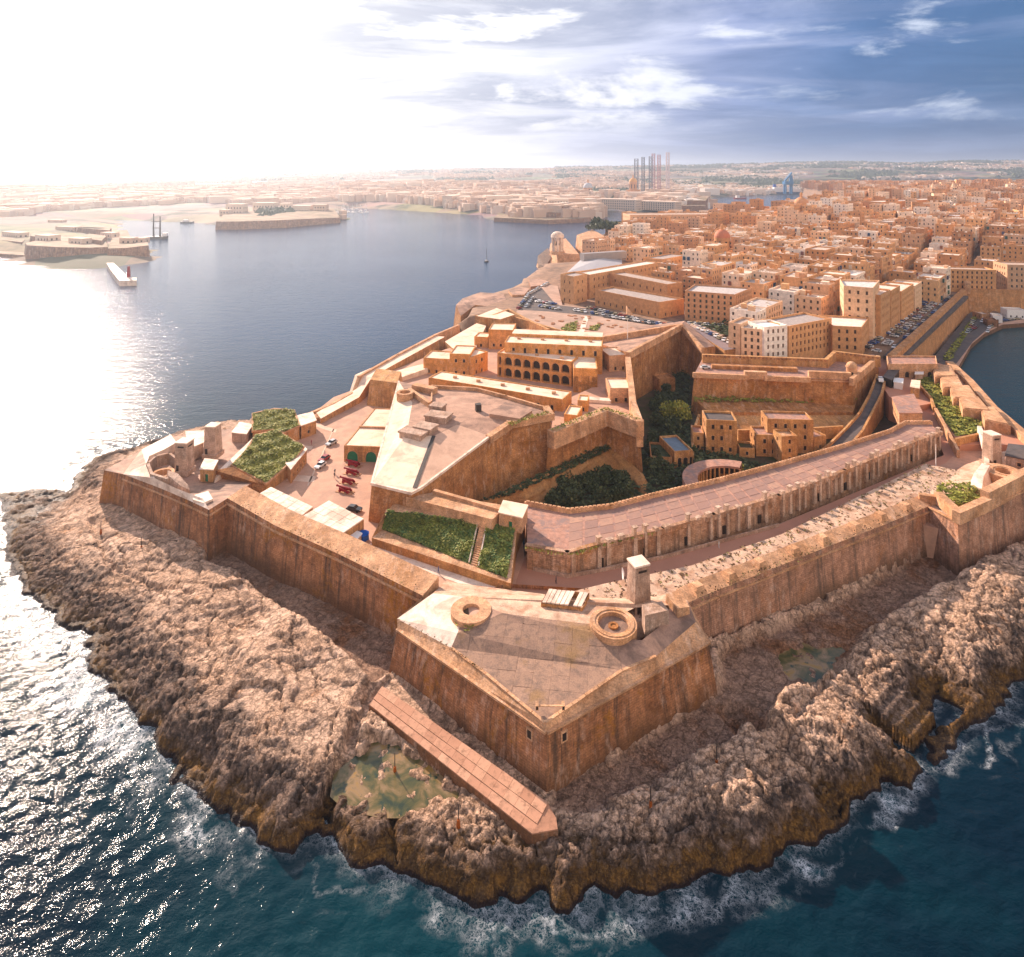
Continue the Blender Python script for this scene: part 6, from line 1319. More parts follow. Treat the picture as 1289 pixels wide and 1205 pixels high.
Z = gz(X, Y)-.3; Z = Z*sst(sd, 1, 7)-3*(1-sst(sd, -1, 3)); grid_mesh('city_ground', X, Y, Z, mat('city street', m_plain, (.27, .175, .115), .9, .3, .2, .1, stain=(.12, .085, .06), stain_amt=.7), keep=(sd > -8))
# ------------------------------------------------------------------ MATERIALS OF THE TOWN
CW = mat('city limestone', m_tint, [(0., (.72, .45, .24)), (.2, (.50, .28, .14)), (.4, (.66, .38, .19)), (.55, (.78, .56, .37)), (.7, (.46, .25, .13)), (.88, (.80, .62, .45)), (1., (.84, .76, .66))], .9, .25)
CR = mat('city roof', m_tint, [(0., (.66, .52, .40)), (.35, (.76, .64, .53)), (.6, (.46, .35, .27)), (.8, (.36, .31, .28)), (1., (.84, .79, .74))], .9, .3)
FORTW = mat('far fort stone', m_stone, (.40, .24, .15), (.30, .18, .12), (.10, .07, .05), brick=(4., 2.), streak=.6, ochre_amt=.2)
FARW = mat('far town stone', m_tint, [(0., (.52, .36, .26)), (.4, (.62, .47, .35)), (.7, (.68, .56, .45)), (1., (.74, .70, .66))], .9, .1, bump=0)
def house_geo(G, cx, cy, w, d, rz, zb, zt, tint, rt, detail=2):
    """G: dict of Geos wall/roof/pane/extra. Adds one house"""
    ca, sa = math.cos(rz), math.sin(rz); P = [(cx+x*ca-y*sa, cy+x*sa+y*ca) for x, y in ((-w/2, -d/2), (w/2, -d/2), (w/2, d/2), (-w/2, d/2))]
    g = G['wall']; g.tint = tint; r = G['roof']; r.tint = rt; par = .9
    for k in range(4): a, b = P[k], P[(k+1) % 4]; g.face([(a[0], a[1], zb), (b[0], b[1], zb), (b[0], b[1], zt+par), (a[0], a[1], zt+par)])
    t = .35; I = [(cx+x*ca-y*sa, cy+x*sa+y*ca) for x, y in ((-w/2+t, -d/2+t), (w/2-t, -d/2+t), (w/2-t, d/2-t), (-w/2+t, d/2-t))]
    for k in range(4):
        a, b, c, e = P[k], P[(k+1) % 4], I[(k+1) % 4], I[k]
        g.face([(a[0], a[1], zt+par), (b[0], b[1], zt+par), (c[0], c[1], zt+par), (e[0], e[1], zt+par)]); g.face([(c[0], c[1], zt), (e[0], e[1], zt), (e[0], e[1], zt+par), (c[0], c[1], zt+par)])
    r.face([(p[0], p[1], zt) for p in I])
    x = G['extra']; x.tint = tint
    for _ in range(random.choice((0, 1, 1, 2)) if detail else random.choice((0, 1))):
        hw, hd, hh = 2+2.5*random.random(), 2+2.5*random.random(), 1.6+2*random.random(); ox, oy = (random.random()-.5)*(w-hw-1), (random.random()-.5)*(d-hd-1)
        x.tint = random.random(); x.box((cx+ox*ca-oy*sa, cy+ox*sa+oy*ca, zt), (hw, hd, hh), rz)
    if detail >= 2:
        for _ in range(random.choice((1, 2, 3, 5))): ox, oy = (random.random()-.5)*(w-2), (random.random()-.5)*(d-2); x.tint = 1.; x.box((cx+ox*ca-oy*sa, cy+ox*sa+oy*ca, zt), (1.1, 1.1, 1.2), rz)
    # windows: recessed reveals with dark panes
    p = G['pane']; fl = max(1, int((zt-gz_c(zb))/3.6)); fh = 3.6
    for k in range(4):
        a, b = Vector((*P[k], 0)), Vector((*P[(k+1) % 4], 0)); D = (b-a); Ln = D.length; D /= Ln; N = Vector((D.y, -D.x, 0))
        if detail == 0 and N.y > .3: continue
        n = max(1, int(Ln/(3.1 if detail >= 2 else 3.8))); 
        for f in range(fl):
            z0 = zt-(f+1)*fh+1.2
            if z0 < zb+2.6: continue
            for i in range(n):
                if random.random() < .18: continue
                u = (i+.5)*Ln/n; q = a+D*u+N*.03; h = 1.6; ww = .5
                p.tint = random.random(); p.face([q-D*ww+Vector((0, 0, z0)), q+D*ww+Vector((0, 0, z0)), q+D*ww+Vector((0, 0, z0+h)), q-D*ww+Vector((0, 0, z0+h))])
                if detail >= 2:
                    g.tint = min(1, tint+.1); c = q+N*.05
                    g.box((c.x, c.y, z0+h), (ww*2+.4, .25, .22), math.atan2(D.y, D.x)); g.box((c.x, c.y, z0-.2), (ww*2+.4, .3, .2), math.atan2(D.y, D.x))
                    if random.random() < .14:      # timber balcony box
                        m = q+N*.5; G['balc'].tint = random.random(); G['balc'].box((m.x, m.y, z0-.6), (1.9, .95, 2.6), math.atan2(D.y, D.x), bottom=True)
    g.tint = tint
def gz_c(z): return z+1.5
BALC = mat('painted balcony', m_tint, [(0., (.07, .12, .08)), (.12, (.04, .08, .16)), (.22, (.30, .13, .07)), (.45, (.50, .34, .21)), (1., (.66, .54, .42))], .6, .1, bump=0)
PANE = mat('town window', m_tint, [(0., (.05, .038, .03)), (.5, (.09, .06, .045)), (.8, (.04, .06, .05)), (1., (.16, .11, .08))], .4, .1, bump=0)
# exclusion zones (built by hand)
EXC = []
def exc(z, *p): EXC.append([xy(at(a, b, z)) for a, b in p])
SQ_PX = ((648, 396), (662, 372), (700, 352), (708, 384), (745, 388), (760, 400), (836, 412), (856, 404), (870, 402), (930, 410), (880, 440), (855, 412), (745, 426), (690, 414), (650, 400))
exc(18, *SQ_PX); exc(18, (590, 400), (596, 372), (640, 362), (682, 338), (700, 352), (650, 396))
STREET = [at(1112, 446, 15.6), at(1196, 372, 15.6), at(1222, 366, 15.6), at(1140, 446, 15.6)]
SD_ = (STREET[1]-STREET[0]).to_2d().normalized()
EXC.append([xy(p) for p in (STREET[0]-SD_.to_3d()*6, STREET[1]+SD_.to_3d()*25, STREET[2]+Vector((20, 0, 0)), STREET[3])]); EXC.append([(330, 470), (700, 540), (720, 565), (345, 497)])
exc(8, (680, 345), (700, 290), (740, 318), (725, 330), (700, 345))
exc(22, (684, 345), (688, 290), (748, 286), (764, 300), (738, 325))
LAND = []     # landmark anchor points for the labels
def inpoly(x, y, P):
    c = False; n = len(P)
    for k in range(n):
        a, b = P[k], P[(k+1) % n]
        if (a[1] > y) != (b[1] > y) and x < (y-a[1])*(b[0]-a[0])/(b[1]-a[1])+a[0]: c = not c
    return c
def clear(P, m=3.):
    Q = ccw([Vector((p[0], p[1], 0)) for p in P]); EXC.append([xy(p) for p in inset(Q, -m)])
def lm(name, label, P, zb, zt, floors, tint, anchor=None, roof=CR, wall=None, sp=3.6, cat='building', rt=.3, arch=False, par=1., **k):
    clear(P); m = wall or CW; r = bldg(name, label, cat, P, zb-4, zt, lambda Ln, h: [(a+4, b_+4, u, ar) for a, b_, u, ar in rows_for(Ln, zt-zb, floors, sp, 1.1, 1.9, arch, 1.3)], mats=m, roof=roof, pane=PANE, par=par, depth=.4)
    for o in r.children:
        at_ = o.data.attributes.get('tint')
        if at_: at_.data.foreach_set('value', [rt if o.name.startswith('roof') else tint]*len(o.data.polygons))
    if anchor: c = sum((Vector((p[0], p[1], 0)) for p in P), Vector())/len(P); LAND.append((anchor, c.x, c.y))
    return r
def fpx(x0, y0, x1, y1, dep, z): return fp(x0, y0, x1, y1, dep, z)
# --- landmarks
A, B, C, D = at(705.5, 380, 17), at(722, 384, 17), at(739, 379.5, 17), at(724, 376, 17)
lm('hospital_block', 'tall square-fronted orange block at the waterfront corner of the square', [A, B, C, (C+A-B)], 17, 34.5, 3, .1, 'waterfront block', rt=.8, sp=5)
a, b = at(740, 378, 18), at(806, 364, 19); a2, b2 = Vector((52.5, 441, 0)), Vector((114, 500, 0)); d = (b2-a2).to_2d().normalized(); n_ = Vector((-d.y, d.x, 0))
lm('hospital_wing', 'very long orange wing running back from the waterfront block beside the grey hall', [a2, b2, b2+n_*14, a2+n_*14], 18, 33, 3, .12, None, rt=.35, sp=5)
lm('hospital_wing', 'farther end of the long orange wing, slightly taller with a dark roof', [b2+Vector((2, 2, 0)), b2+d.to_3d()*38+Vector((2, 2, 0)), b2+d.to_3d()*38+n_*16, b2+n_*16], 20, 35, 3, .35, None, rt=.75, sp=5)
Pg = [at(714, 341, 30), at(735, 322, 30), at(783, 320, 30), at(783, 331, 30), at(745, 338, 30)]; clear(Pg)
def hall():
    root = thing('conference_hall', 'wide hall with a big pale grey sloping metal roof by the harbour', 'building', tuple(Pg[0])); GM = mat('grey roof sheet', m_plain, (.42, .40, .40), .5, .08, .3, 0)
    g = Geo(); P = ccw([Vector((p.x, p.y, 29)) for p in Pg]); g.solid(P, 14, 0, -1); g.build('wall', CW, root); c = sum(P, Vector())/5+Vector((0, 0, 3)); 
    for k in range(5): g = Geo(); g.face([P[k], P[(k+1) % 5], c]); g.build('roof_panel', GM, root)
    g = Geo(); wallstrip(g, P3((736, 319, 36), (783, 316, 36)), 6, 6); g.build('roof_ridge', mat('dull roof sheet', m_plain, (.30, .27, .26), .6, .1, .3, 0), root)
    LAND.append(('grey-roofed hall', c.x, c.y))
hall()
a, b = at(749, 384, 18), at(830, 402, 18); d = (b-a).to_2d().normalized(); n_ = Vector((-d.y, d.x, 0))
lm('police_school', 'long low cream building with a flat grey roof along the square', [a, b, b+n_*17+Vector((4, 0, 0)), a+n_*17], 18, 27, 1, .25, 'long grey-roofed block', rt=.78, sp=5)
for k in range(2):
    pass
g = Geo(); g.solid([at(788, 396, 18)+Vector((0, -3, 5.5)), at(800, 400, 18)+Vector((0, -3, .3)), at(800, 400, 18)+Vector((0, -.4, .3)), at(788, 396, 18)+Vector((0, -.4, 5.5))], 17); tag(g.build('outdoor_stair', CAP), 'stone outdoor stair against the long low grey-roofed building', 'stair')
a, b = at(771, 372, 20), at(847, 390, 20); d = (b-a).to_2d().normalized(); n_ = Vector((-d.y, d.x, 0)); q = Vector((0, 14, 0))
lm('school_wing', 'taller plain cream range rising behind the long grey-roofed building', [a+q, b+q, b+n_*14+q, a+n_*14+q], 20, 32, 2, .2, None, rt=.7, sp=6)
a, b, c = at(862, 402, 19), at(925, 408, 19), at(952, 400, 19); d = (b-a).to_2d().normalized(); n_ = Vector((-d.y, d.x, 0))
lm('tenement', 'broad deep-orange tenement with many window rows facing the far bastion', [a, b, c+Vector((0, 6, 0)), a+n_*24+Vector((2, 0, 0))], 19, 34.5, 5, .72, 'orange tenement', rt=.85, sp=3.3)
lm('hotel', 'big long palace-like block with rows of arched windows near the harbour skyline', fpx(793, 292, 906, 291, 34, 28), 28, 48, 4, .62, 'palace-like block', rt=.55, sp=5.2, arch=True)
lm('white_house', 'white-painted apartment house with open balconies behind the stone fort', fpx(962, 452, 991, 449, 12, 16.5), 16, 30.5, 4, 1., 'white apartment house', rt=1., sp=2.8)
lm('town_house', 'narrow cream house with a tall blind side wall, left of the white apartment house', fpx(917, 443, 932, 446, 16, 16.5), 16, 30, 4, .58, None, rt=.7, sp=3)
lm('town_house', 'cream house with a blue balcony, left half of the corner group by the white apartments', fpx(933, 448, 960, 451, 12, 16.5), 16, 29, 4, .55, None, rt=.85, sp=2.8)
a, b = at(993, 449, 16.5), at(1047, 437, 16.5); d = (b-a).to_2d().normalized(); n_ = Vector((-d.y, d.x, 0))
lm('tenement', 'long stained orange tenement right of the white apartments, seen on its narrow street', [a, b, b+n_*16, a+n_*16], 16, 30, 4, .4, 'stained tenement', rt=.8, sp=3.)
a, b, c = at(1048, 442, 16), at(1085, 444, 16), at(1098, 436, 16)
lm('corner_house', 'plain two-tone corner house at the near end of the bayside street', [a, b, c+Vector((4, 10, 0)), a+Vector((4, 24, 0))], 16, 27.5, 3, .3, 'street corner house', rt=.35, sp=3.6)
a, b, c = at(1062, 424, 17), at(1099, 428, 17), at(1109, 421, 17)
lm('tower_block', 'tall blank-sided apartment tower standing above the bayside street', [a, b, c+Vector((6, 12, 0)), a+Vector((8, 20, 0))], 17, 43, 6, .5, 'tower block', rt=.9, sp=4)
dd = SD_.to_3d(); nn = Vector((-dd.y, dd.x, 0)); s0 = at(1110, 436, 16)+nn*4
for k, (L0, L1, zt, lb) in enumerate(((16, 38, 38, 'long ribbed apartment block on the bayside street, nearest the tower block'), (40, 62, 37, 'middle ribbed apartment block along the bayside street'), (66, 100, 33, 'long balconied block at the far end of the bayside street'), (104, 126, 31, 'last low block where the bayside street meets the far bastion'))):
    lm('street_block', lb, [s0+dd*L0, s0+dd*L1, s0+dd*L1+nn*15, s0+dd*L0+nn*15], 16, zt, 5, .15+.12*k, 'bayside blocks' if k == 1 else None, rt=.4, sp=3.1)
lm('long_tenement', 'long four-storey tenement facing the viewer behind the corner lookout at right', fpx(1182, 364, 1254, 366, 16, 17), 17, 31, 4, .28, 'long tenement', rt=.6, sp=3.2)
lm('long_tenement', 'tenement at the right edge beyond the narrow street, with pink front', fpx(1268, 364, 1330, 366, 20, 17), 17, 34, 4, .75, 'right edge tenement', rt=.6, sp=3.2)
lm('palace', 'long pale horizontal palace roofline in the middle of the town at right', fpx(1110, 268, 1196, 262, 30, 44), 44, 58, 2, .2, 'long palace', rt=.2, sp=6)
def domed(name, label, x, y, zb, r, h, colr, anchor, lantern=True, base=True, cat='church'):
    c = at(x, y, zb); root = thing(name, label, cat, tuple(c)); clear([c+Vector(p) for p in ((-r*1.4, -r*1.4, 0), (r*1.4, -r*1.4, 0), (r*1.4, r*1.4, 0), (-r*1.4, r*1.4, 0))])
    g = Geo(); g.tint = .2; g.box((c.x, c.y, zb-3), (r*2.6, r*2.6, h*.45+3), .6) if base else None; g.cyl((c.x, c.y, zb+h*.4), r, r, h*.6, 24); g.build('drum', CW, root)
    g = Geo(); g.dome((c.x, c.y, zb+h), r*1.02, r*1.05, 24, 7); dm = g.build('dome', mat('dome '+colr[0], m_plain, colr[1], .7, .12, .5, .05), root, smooth=True)
    g = Geo(); g.tint = .3; g.cyl((c.x, c.y, zb+h+r*1.0), r*.2, r*.18, r*.5, 10); g.dome((c.x, c.y, zb+h+r*1.5), r*.2, r*.28, 10, 4); g.cyl((c.x, c.y, zb+h+r*1.75), .08, .03, r*.35, 5); g.build('lantern', CW, dm)
    for k in range(8):
        a = 2*math.pi*k/8+.2; g = Geo(); g.box((c.x+r*1.01*math.cos(a), c.y+r*1.01*math.sin(a), zb+h*.55), (r*.22, .2, h*.28), a+math.pi/2); g.build('drum_window', DARK, root)
    LAND.append((anchor, c.x, c.y))
domed('domed_church', 'church with a pinkish-red dome and lantern rising out of the middle of the town', 909, 325, 28, 6.6, 18, ('pink', (.50, .21, .12)), 'pink-domed church')
domed('domed_church', 'small round-domed church on the ridge against the blue inlet', 1008.5, 272, 42, 9, 16, ('ochre', (.55, .30, .15)), 'ridge-dome church')
domed('domed_church', 'low rosy dome among roofs left of the ridge church', 930.5, 273, 36, 6, 12, ('rose', (.40, .14, .10)), 'low rosy dome')
def spire(label, x, y0, y1, zb, w):
    c = at(x, y0, zb); top = CH-c.y*(y1-HOR)/FPX; h = top-zb; root = thing('bell_tower', label, 'tower', tuple(c), 0); g = Geo(); g.tint = .55; g.box((c.x, c.y, zb-5), (w, w, h*.45+5), .5); g.box((c.x, c.y, zb+h*.45), (w*.8, w*.8, h*.25), .5); g.build('shaft', CW, root)
    g = Geo(); g.tint = .55; g.cyl((c.x, c.y, zb+h*.7), w*.36, .1, h*.3, 8, cap=False); g.build('spire', CW, root)
    for s in (-1, 1): g = Geo(); g.box((c.x+s*w*.2, c.y-w*.44, zb+h*.48), (w*.16, w*.2, h*.14), .5); g.build('belfry_opening', DARK, root)
spire('left one of the twin spired bell towers on the town skyline', 1174, 250, 230, 52, 9); spire('right one of the twin spired bell towers on the town skyline', 1200, 250, 229, 52, 9)
LAND.append(('twin bell towers', *xy(at(1187, 250, 52))))
def siege_bell():
    c = at(703, 321, 20); root = thing('bell_memorial', 'pale columned bell tower standing on a stone podium at the harbour edge', 'monument', tuple(c))
    g = Geo(); P = P3((693, 306, 20), (703, 320, 20), (729, 320, 20), (712, 300, 20)); g.solid(P, 0, 0, batter=.15); g.build('podium', CAP, root)
    g = Geo(); g.solid(P3((694, 318, 12), (676, 332, 3), (682, 338, 3), (700, 336, 6)), 0, batter=.3); g.build('rock_base', CAP, root)
    g = Geo(); g.cyl((c.x, c.y+14, 19), 8, 7, 3, 16); g.build('step_base', CAP, root)
    for k in range(8): a = 2*math.pi*k/8; g = Geo(); g.box((c.x+5*math.cos(a), c.y+14+5*math.sin(a), 22), (2, 2, 14), a); g.build('column', WHT, root)
    g = Geo(); g.cyl((c.x, c.y+14, 36), 6.8, 6.4, 3, 16); g.dome((c.x, c.y+14, 39), 5.6, 3, 14, 4); g.build('canopy', WHT, root); g = Geo(); g.cyl((c.x, c.y+14, 28), 2.2, 1.2, 4, 12); g.build('bell', IRON, root)
    LAND.append(('bell memorial', c.x, c.y))
siege_bell()
g = Geo(); g.solid(P3((726, 296, 28), (746, 289, 30), (762, 298, 28), (748, 306, 24), (735, 305, 24)), 8, 0, batter=.1); tag(g.build('garden_bastion', CAP), 'triangular pale garden bastion behind the bell memorial', 'bastion')
bushes('garden_tree', 'round dark tree in the harbourside garden behind the bell memorial', PZ(30, (747, 290), (777, 292), (776, 287), (750, 286)), 9, 9, 9, 160, 2.6, BUSH, 'trees in the harbourside garden', 91)
# harbour-side low bastions and terraces
for nm, lb, pts, zb, m in (('harbour_bastion', 'round-cornered stone bastion at the water left of the parked cars', [(574, 384, 16), (582, 376, 16), (604, 368, 16), (634, 370, 16), (640, 384, 14), (618, 386, 14), (598, 384, 15), (580, 398, 12)], 0, RAMP2),
        ('harbour_terrace', 'low stone terrace with pale roof on the shore beside the parking curve', [(640, 366, 17), (655, 360, 17), (668, 362, 17), (660, 371, 17), (645, 371, 17)], 8, CAP), ('harbour_terrace', 'reddish arcaded shore building beside the parked cars', [(665, 352, 19), (688, 350, 19), (690, 358, 19), (668, 361, 19)], 8, RAMP),
        ('harbour_terrace', 'long low shore battery below the bell memorial', [(660, 352, 14), (676, 340, 14), (698, 338, 14), (690, 348, 14)], 0, CAP), ('rock_outcrop', 'small brown rock stack in the sea below the bell memorial', [(677, 322, 9), (690, 312, 12), (694, 324, 10), (686, 336, 6), (678, 334, 4)], -2, ROCK)):
    g = Geo(); g.solid(P3(*pts), zb, 0, 0 if m is ROCK else 1, batter=.12); tag(g.build(nm, [m, DECK]), lb, nm.split('_')[-1] if 'rock' not in nm else 'rock')
# the square
g = Geo(); g.solid(PZ(18.4, *SQ_PX), 16); tag(g.build('square', mat('granary square', m_plain, (.42, .29, .215), .85, .2, .12, .05, stain=(.27, .19, .14), stain_amt=.6)), kind='structure')
g = Geo(); g.solid(PZ(18.45, (690, 392), (760, 399), (836, 411), (925, 411), (925, 409), (862, 402.5), (836, 406), (770, 392), (700, 384), (680, 360), (664, 374), (652, 390)), 18.2); tag(g.build('road', ASPH), kind='structure')
g = Geo(); g.solid(PZ(18.5, (735.6, 398), (741.5, 398.5), (734, 422), (727, 421)), 18.2); tag(g.build('pavement', WHT), kind='structure')
sq = on_poly(PZ(18.4, (655, 396), (735, 398), (850, 408), (745, 424), (690, 412))); rr = random.Random(4); proto = None
for k in range(46):
    p = sq(rr)
    if proto is None:
        g = Geo(); g.cyl((0, 0, 0), 1.1, 1.0, .4, 10); proto = g.build('granary_cap', RAMP); o = proto
    else: o = proto.copy(); COL.objects.link(o)
    o.location = (p.x, p.y, 18.38); tag(o, 'round stone granary cap set in the paving of the square', 'granary cap', 'granary caps in the square')
turf('grass', PZ(18.5, (712, 408), (727, 404), (724, 419), (706, 415)), 500, .7, GRASS, .15, seed=92); turf('grass', PZ(18.5, (743, 412), (756, 408), (752, 416), (742, 416)), 300, .7, GRASS, .15, seed=93)
# ------------------------------------------------------------------ HOUSES: street grid turned to the peninsula's axis
AX = math.atan2(SD_.y, SD_.x); ca, sa = math.cos(AX), math.sin(AX); O0 = at(1112, 446, 15.6)
cand = []
excb = [(min(p[0] for p in E), max(p[0] for p in E), min(p[1] for p in E), max(p[1] for p in E), E) for E in EXC]
def lots():
    v = 8.0-41*9; row = 0
    while v < 1200:            # across the streets, to the left of the bayside street
        u = -260.; bw = 62; 
        while u < 2700:
            far = u > 420
            for half in (0, 1):
                uu = u
                while uu < u+bw-6:
                    lw = random.choice((9, 12, 14, 18, 24)) if not far else random.choice((14, 18, 24, 31))
                    lw = min(lw, u+bw-uu)
                    if lw > 5: cand.append((uu+lw/2, v+half*14.5+7, lw, 14.3 if not far or random.random() < .6 else 12, u))
                    uu += lw
            u += bw+(7 if random.random() < .8 else 16)
        v += 29+(6 if row % 4 else 10); row += 1
lots()
H = []
for (u, v, w, d, _) in cand:
    x = O0.x+u*ca-v*sa; y = O0.y+u*sa+v*ca
    if y < 325 or y > 2600: continue
    px = CX+FPX*x/y
    if px < 640 or px > 1345 or not inpoly(x, y, CITY): continue
    hit = False; rad = .5*max(w, d)
    for (a0, a1, b0, b1, E) in excb:
        if a0-rad < x < a1+rad and b0-rad < y < b1+rad:
            for k in range(9):
                lx, ly = ((k % 3)-1)*w/2, ((k//3)-1)*d/2
                if inpoly(x+lx*ca-ly*sa, y+lx*sa+ly*ca, E): hit = True; break
        if hit: break
    if hit: continue
    if y > 700 and random.random() < .03: continue
    H.append((y, x, w-.15, d))
# the right-hand quarter beyond the corner bastion
H.sort(); N_IND = 285
def new_G(): return {k: Geo() for k in ('wall', 'roof', 'pane', 'extra', 'balc')}
COLN = [(.15, 'honey'), (.42, 'orange'), (.65, 'peach'), (.83, 'deep orange'), (.95, 'cream'), (1.1, 'whitish')]
IND = H[:N_IND]; labels = {}
for k, (y, x, w, d) in enumerate(IND): labels.setdefault(min(LAND, key=lambda l: (l[1]-x)**2+(l[2]-y)**2)[0], []).append((CX+FPX*x/y, k))
rank = {}
ordn = ['first', 'second', 'third', 'fourth', 'fifth', 'sixth', 'seventh', 'eighth', 'ninth', 'tenth', 'eleventh', 'twelfth', 'thirteenth', 'fourteenth', 'fifteenth', 'sixteenth', 'seventeenth', 'eighteenth', 'nineteenth', 'twentieth']
def ordw(n):
    if n <= 20: return ordn[n-1]
    if n % 10 == 0: return ['', '', 'twentieth', 'thirtieth', 'fortieth', 'fiftieth', 'sixtieth', 'seventieth', 'eightieth', 'ninetieth'][n//10] if n < 100 else str(n)+'th'
    if n < 100: return ['', '', 'twenty', 'thirty', 'forty', 'fifty', 'sixty', 'seventy', 'eighty', 'ninety'][n//10]+'-'+ordn[n % 10-1]
    return str(n)+'th'
for a, lst in labels.items():
    lst.sort()
    for i, (_, k) in enumerate(lst): rank[k] = (a, i+1)
for k, (y, x, w, d) in enumerate(IND):
    zb = gz1(x, y); fl = random.choice((3, 3, 4, 4, 5, 5)); zt = zb+fl*3.6+random.random()*1.2; tint, rt = random.random()**1.2, random.random(); G = new_G()
    house_geo(G, x, y, w, d, AX, zb-1.5, zt, tint, rt, 2); a, i = rank[k]; cn = next(n for t, n in COLN if tint < t)
    root = thing('town_house', '%s flat-roofed %s-storey house, %s from the left of those nearest the %s' % (cn, {3: 'three', 4: 'four', 5: 'five'}[fl], ordw(i), a), 'house', (x, y, zb), 0, 'flat-roofed stone houses of the town')
    G['wall'].build('wall', CW, root); G['roof'].build('roof', CR, root)
    if G['pane'].f: G['pane'].build('windows', PANE, root)['kind'] = 'stuff'
    if G['extra'].f: G['extra'].build('rooftop_huts', CW, root)['kind'] = 'stuff'
    if G['balc'].f: G['balc'].build('balconies', BALC, root)['kind'] = 'stuff'
G = new_G()
for (y, x, w, d) in H[N_IND:]:
    zb = gz1(x, y); t = random.random(); hgt = random.choice((8, 11, 12, 15, 17, 20, 23)); zt = zb+hgt; det = 1 if y < 900 else 0
    house_geo(G, x, y, w, d, AX+(.0 if random.random() < .8 else .25), zb-3, zt, random.random(), random.random(), det)
for k, m in (('wall', CW), ('roof', CR), ('pane', PANE), ('extra', CW), ('balc', BALC)):
    if G[k].f: G[k].build({'wall': 'town_walls', 'roof': 'town_roofs', 'pane': 'town_windows', 'extra': 'rooftop_huts', 'balc': 'balconies'}[k], m)['kind'] = 'stuff'
print('houses', len(H))
# ------------------------------------------------------------------ BAYSIDE: sea wall, quay, cars
def bayside():
    root = thing('bay_rampart', 'huge smooth orange rampart above the quay, turning right at a lookout turret', 'rampart', (334, 474, 3))
    P = [Vector((179, 304, 18.4)), Vector((331, 474, 18.2)), Vector((366, 470, 18)), Vector((760, 548, 19))]; g = Geo(); w = 3.4
    I = []
    for k, p in enumerate(P):
        a = (P[k]-P[k-1]).to_2d().normalized() if k else (P[1]-P[0]).to_2d().normalized(); b = (P[min(k+1, 3)]-p).to_2d().normalized() if k < 3 else a; m = Vector((-(a+b).y, (a+b).x, 0)).normalized(); I.append(p+m*w)
    for k in range(3):
        a, b, c, d = P[k], P[k+1], I[k+1], I[k]; n = (b-a).to_2d().normalized(); off = Vector((n.y, -n.x, 0))*1.4
        g.face([Vector((a.x, a.y, 1))+off, Vector((b.x, b.y, 1))+off, b, a]); g.face([a, b, c, d]); g.face([c-Vector((0, 0, 2.5)), d-Vector((0, 0, 2.5)), d, c])
    g.build('wall', mat('smooth orange rampart', m_stone, (.58, .33, .165), (.52, .28, .13), (.2, .12, .07), streak=.35, ochre_amt=.2, mortar=.4, blotch=.25), root)
    g = Geo(); c = P[1]; g.cyl((c.x, c.y, 15), 2.3, 2.3, 7, 16); g.dome((c.x, c.y, 22), 2.4, 2.2, 16, 5); g.build('lookout_turret', CAP, root)
    quay = PZ(2.6, (1176, 449), (1222, 393), (1300, 396), (1400, 398), (1400, 404), (1289, 407), (1262, 409), (1238, 420), (1222, 434), (1205, 464), (1207, 476), (1196, 474))
    g = Geo(); g.solid(quay, -1, 0, 1); tag(g.build('quay', [RAMP, ASPH]), kind='structure')
    rd = PZ(2.7, (1192, 472), (1206, 455), (1225, 430), (1240, 417), (1262, 406), (1289, 402), (1289, 406.5), (1262, 408.5), (1239, 420), (1223, 433), (1205, 464), (1205, 474))
    g = Geo(); g.solid(rd, 2.5); tag(g.build('quay_road', PAVE), kind='structure')
    turf('shrubs', PZ(2.8, (1186, 452), (1226, 398), (1231, 399), (1196, 455)), 800, .7, GRASS, .5, seed=95)
    for q, zt, m, lb, rm in (((1250, 406, 1262, 407), 6.5, WPAINT, 'white two-storey boathouse on the quay near the right edge', PALE), ((1268, 401, 1292, 402), 8, WPAINT, 'larger white building on the quay at the right edge', CR), ((1243, 411, 1257, 412), 6, RAMP, 'reddish brick store on the quay between the parked cars', RAMP), ((1236, 403, 1248, 403), 6, CAP, 'small tan store at the back of the quay', CR)):
        bldg('quay_building', lb, 'building', fp(*q, 9, 2.6), 2, zt, win(1, 3.5), mats=m, roof=rm)
    g = Geo(); g.solid(PZ(15.9, (1112, 448), (1139, 448), (1219, 372.5), (1197, 371)), 14); tag(g.build('street', ASPH), kind='structure')
    g = Geo(); g.solid(PZ(16.0, (1122, 447.5), (1127, 447.5), (1206, 371.5), (1203, 371.5)), 15.8); tag(g.build('pavement', PAVE), kind='structure')
bayside()
# bridge road with white parked cars by the far bastion
g = Geo(); P = P3((862, 409, 20.4), (880, 409, 20), (935, 438, 18.6), (912, 441, 18.6)); g.solid(P, 3, 0, 1); o = g.build('bridge_road', [ORNG, mat('mauve asphalt', m_plain, (.22, .17, .17), .8, .1, .4, 0)]); o['kind'] = 'structure'
g = Geo(); wallstrip(g, P3((870, 408, 21.2), (936, 436, 19.6)), .7, 2); tag(g.build('white_parapet', WHT), 'low white parapet along the bridge road lined with cars', 'parapet')
g = Geo(); wallstrip(g, P3((878, 404, 20), (900, 404, 20), (928, 414, 19), (934, 434, 18.6)), 1.2, 10); tag(g.build('sunken_wall', ORNG), 'curved orange wall round a sunken garden by the bridge road', 'wall')
turf('shrubs', PZ(18.3, (885, 412), (912, 408), (930, 420), (928, 430)), 500, 1.0, BUSH, 1.2, seed=96)
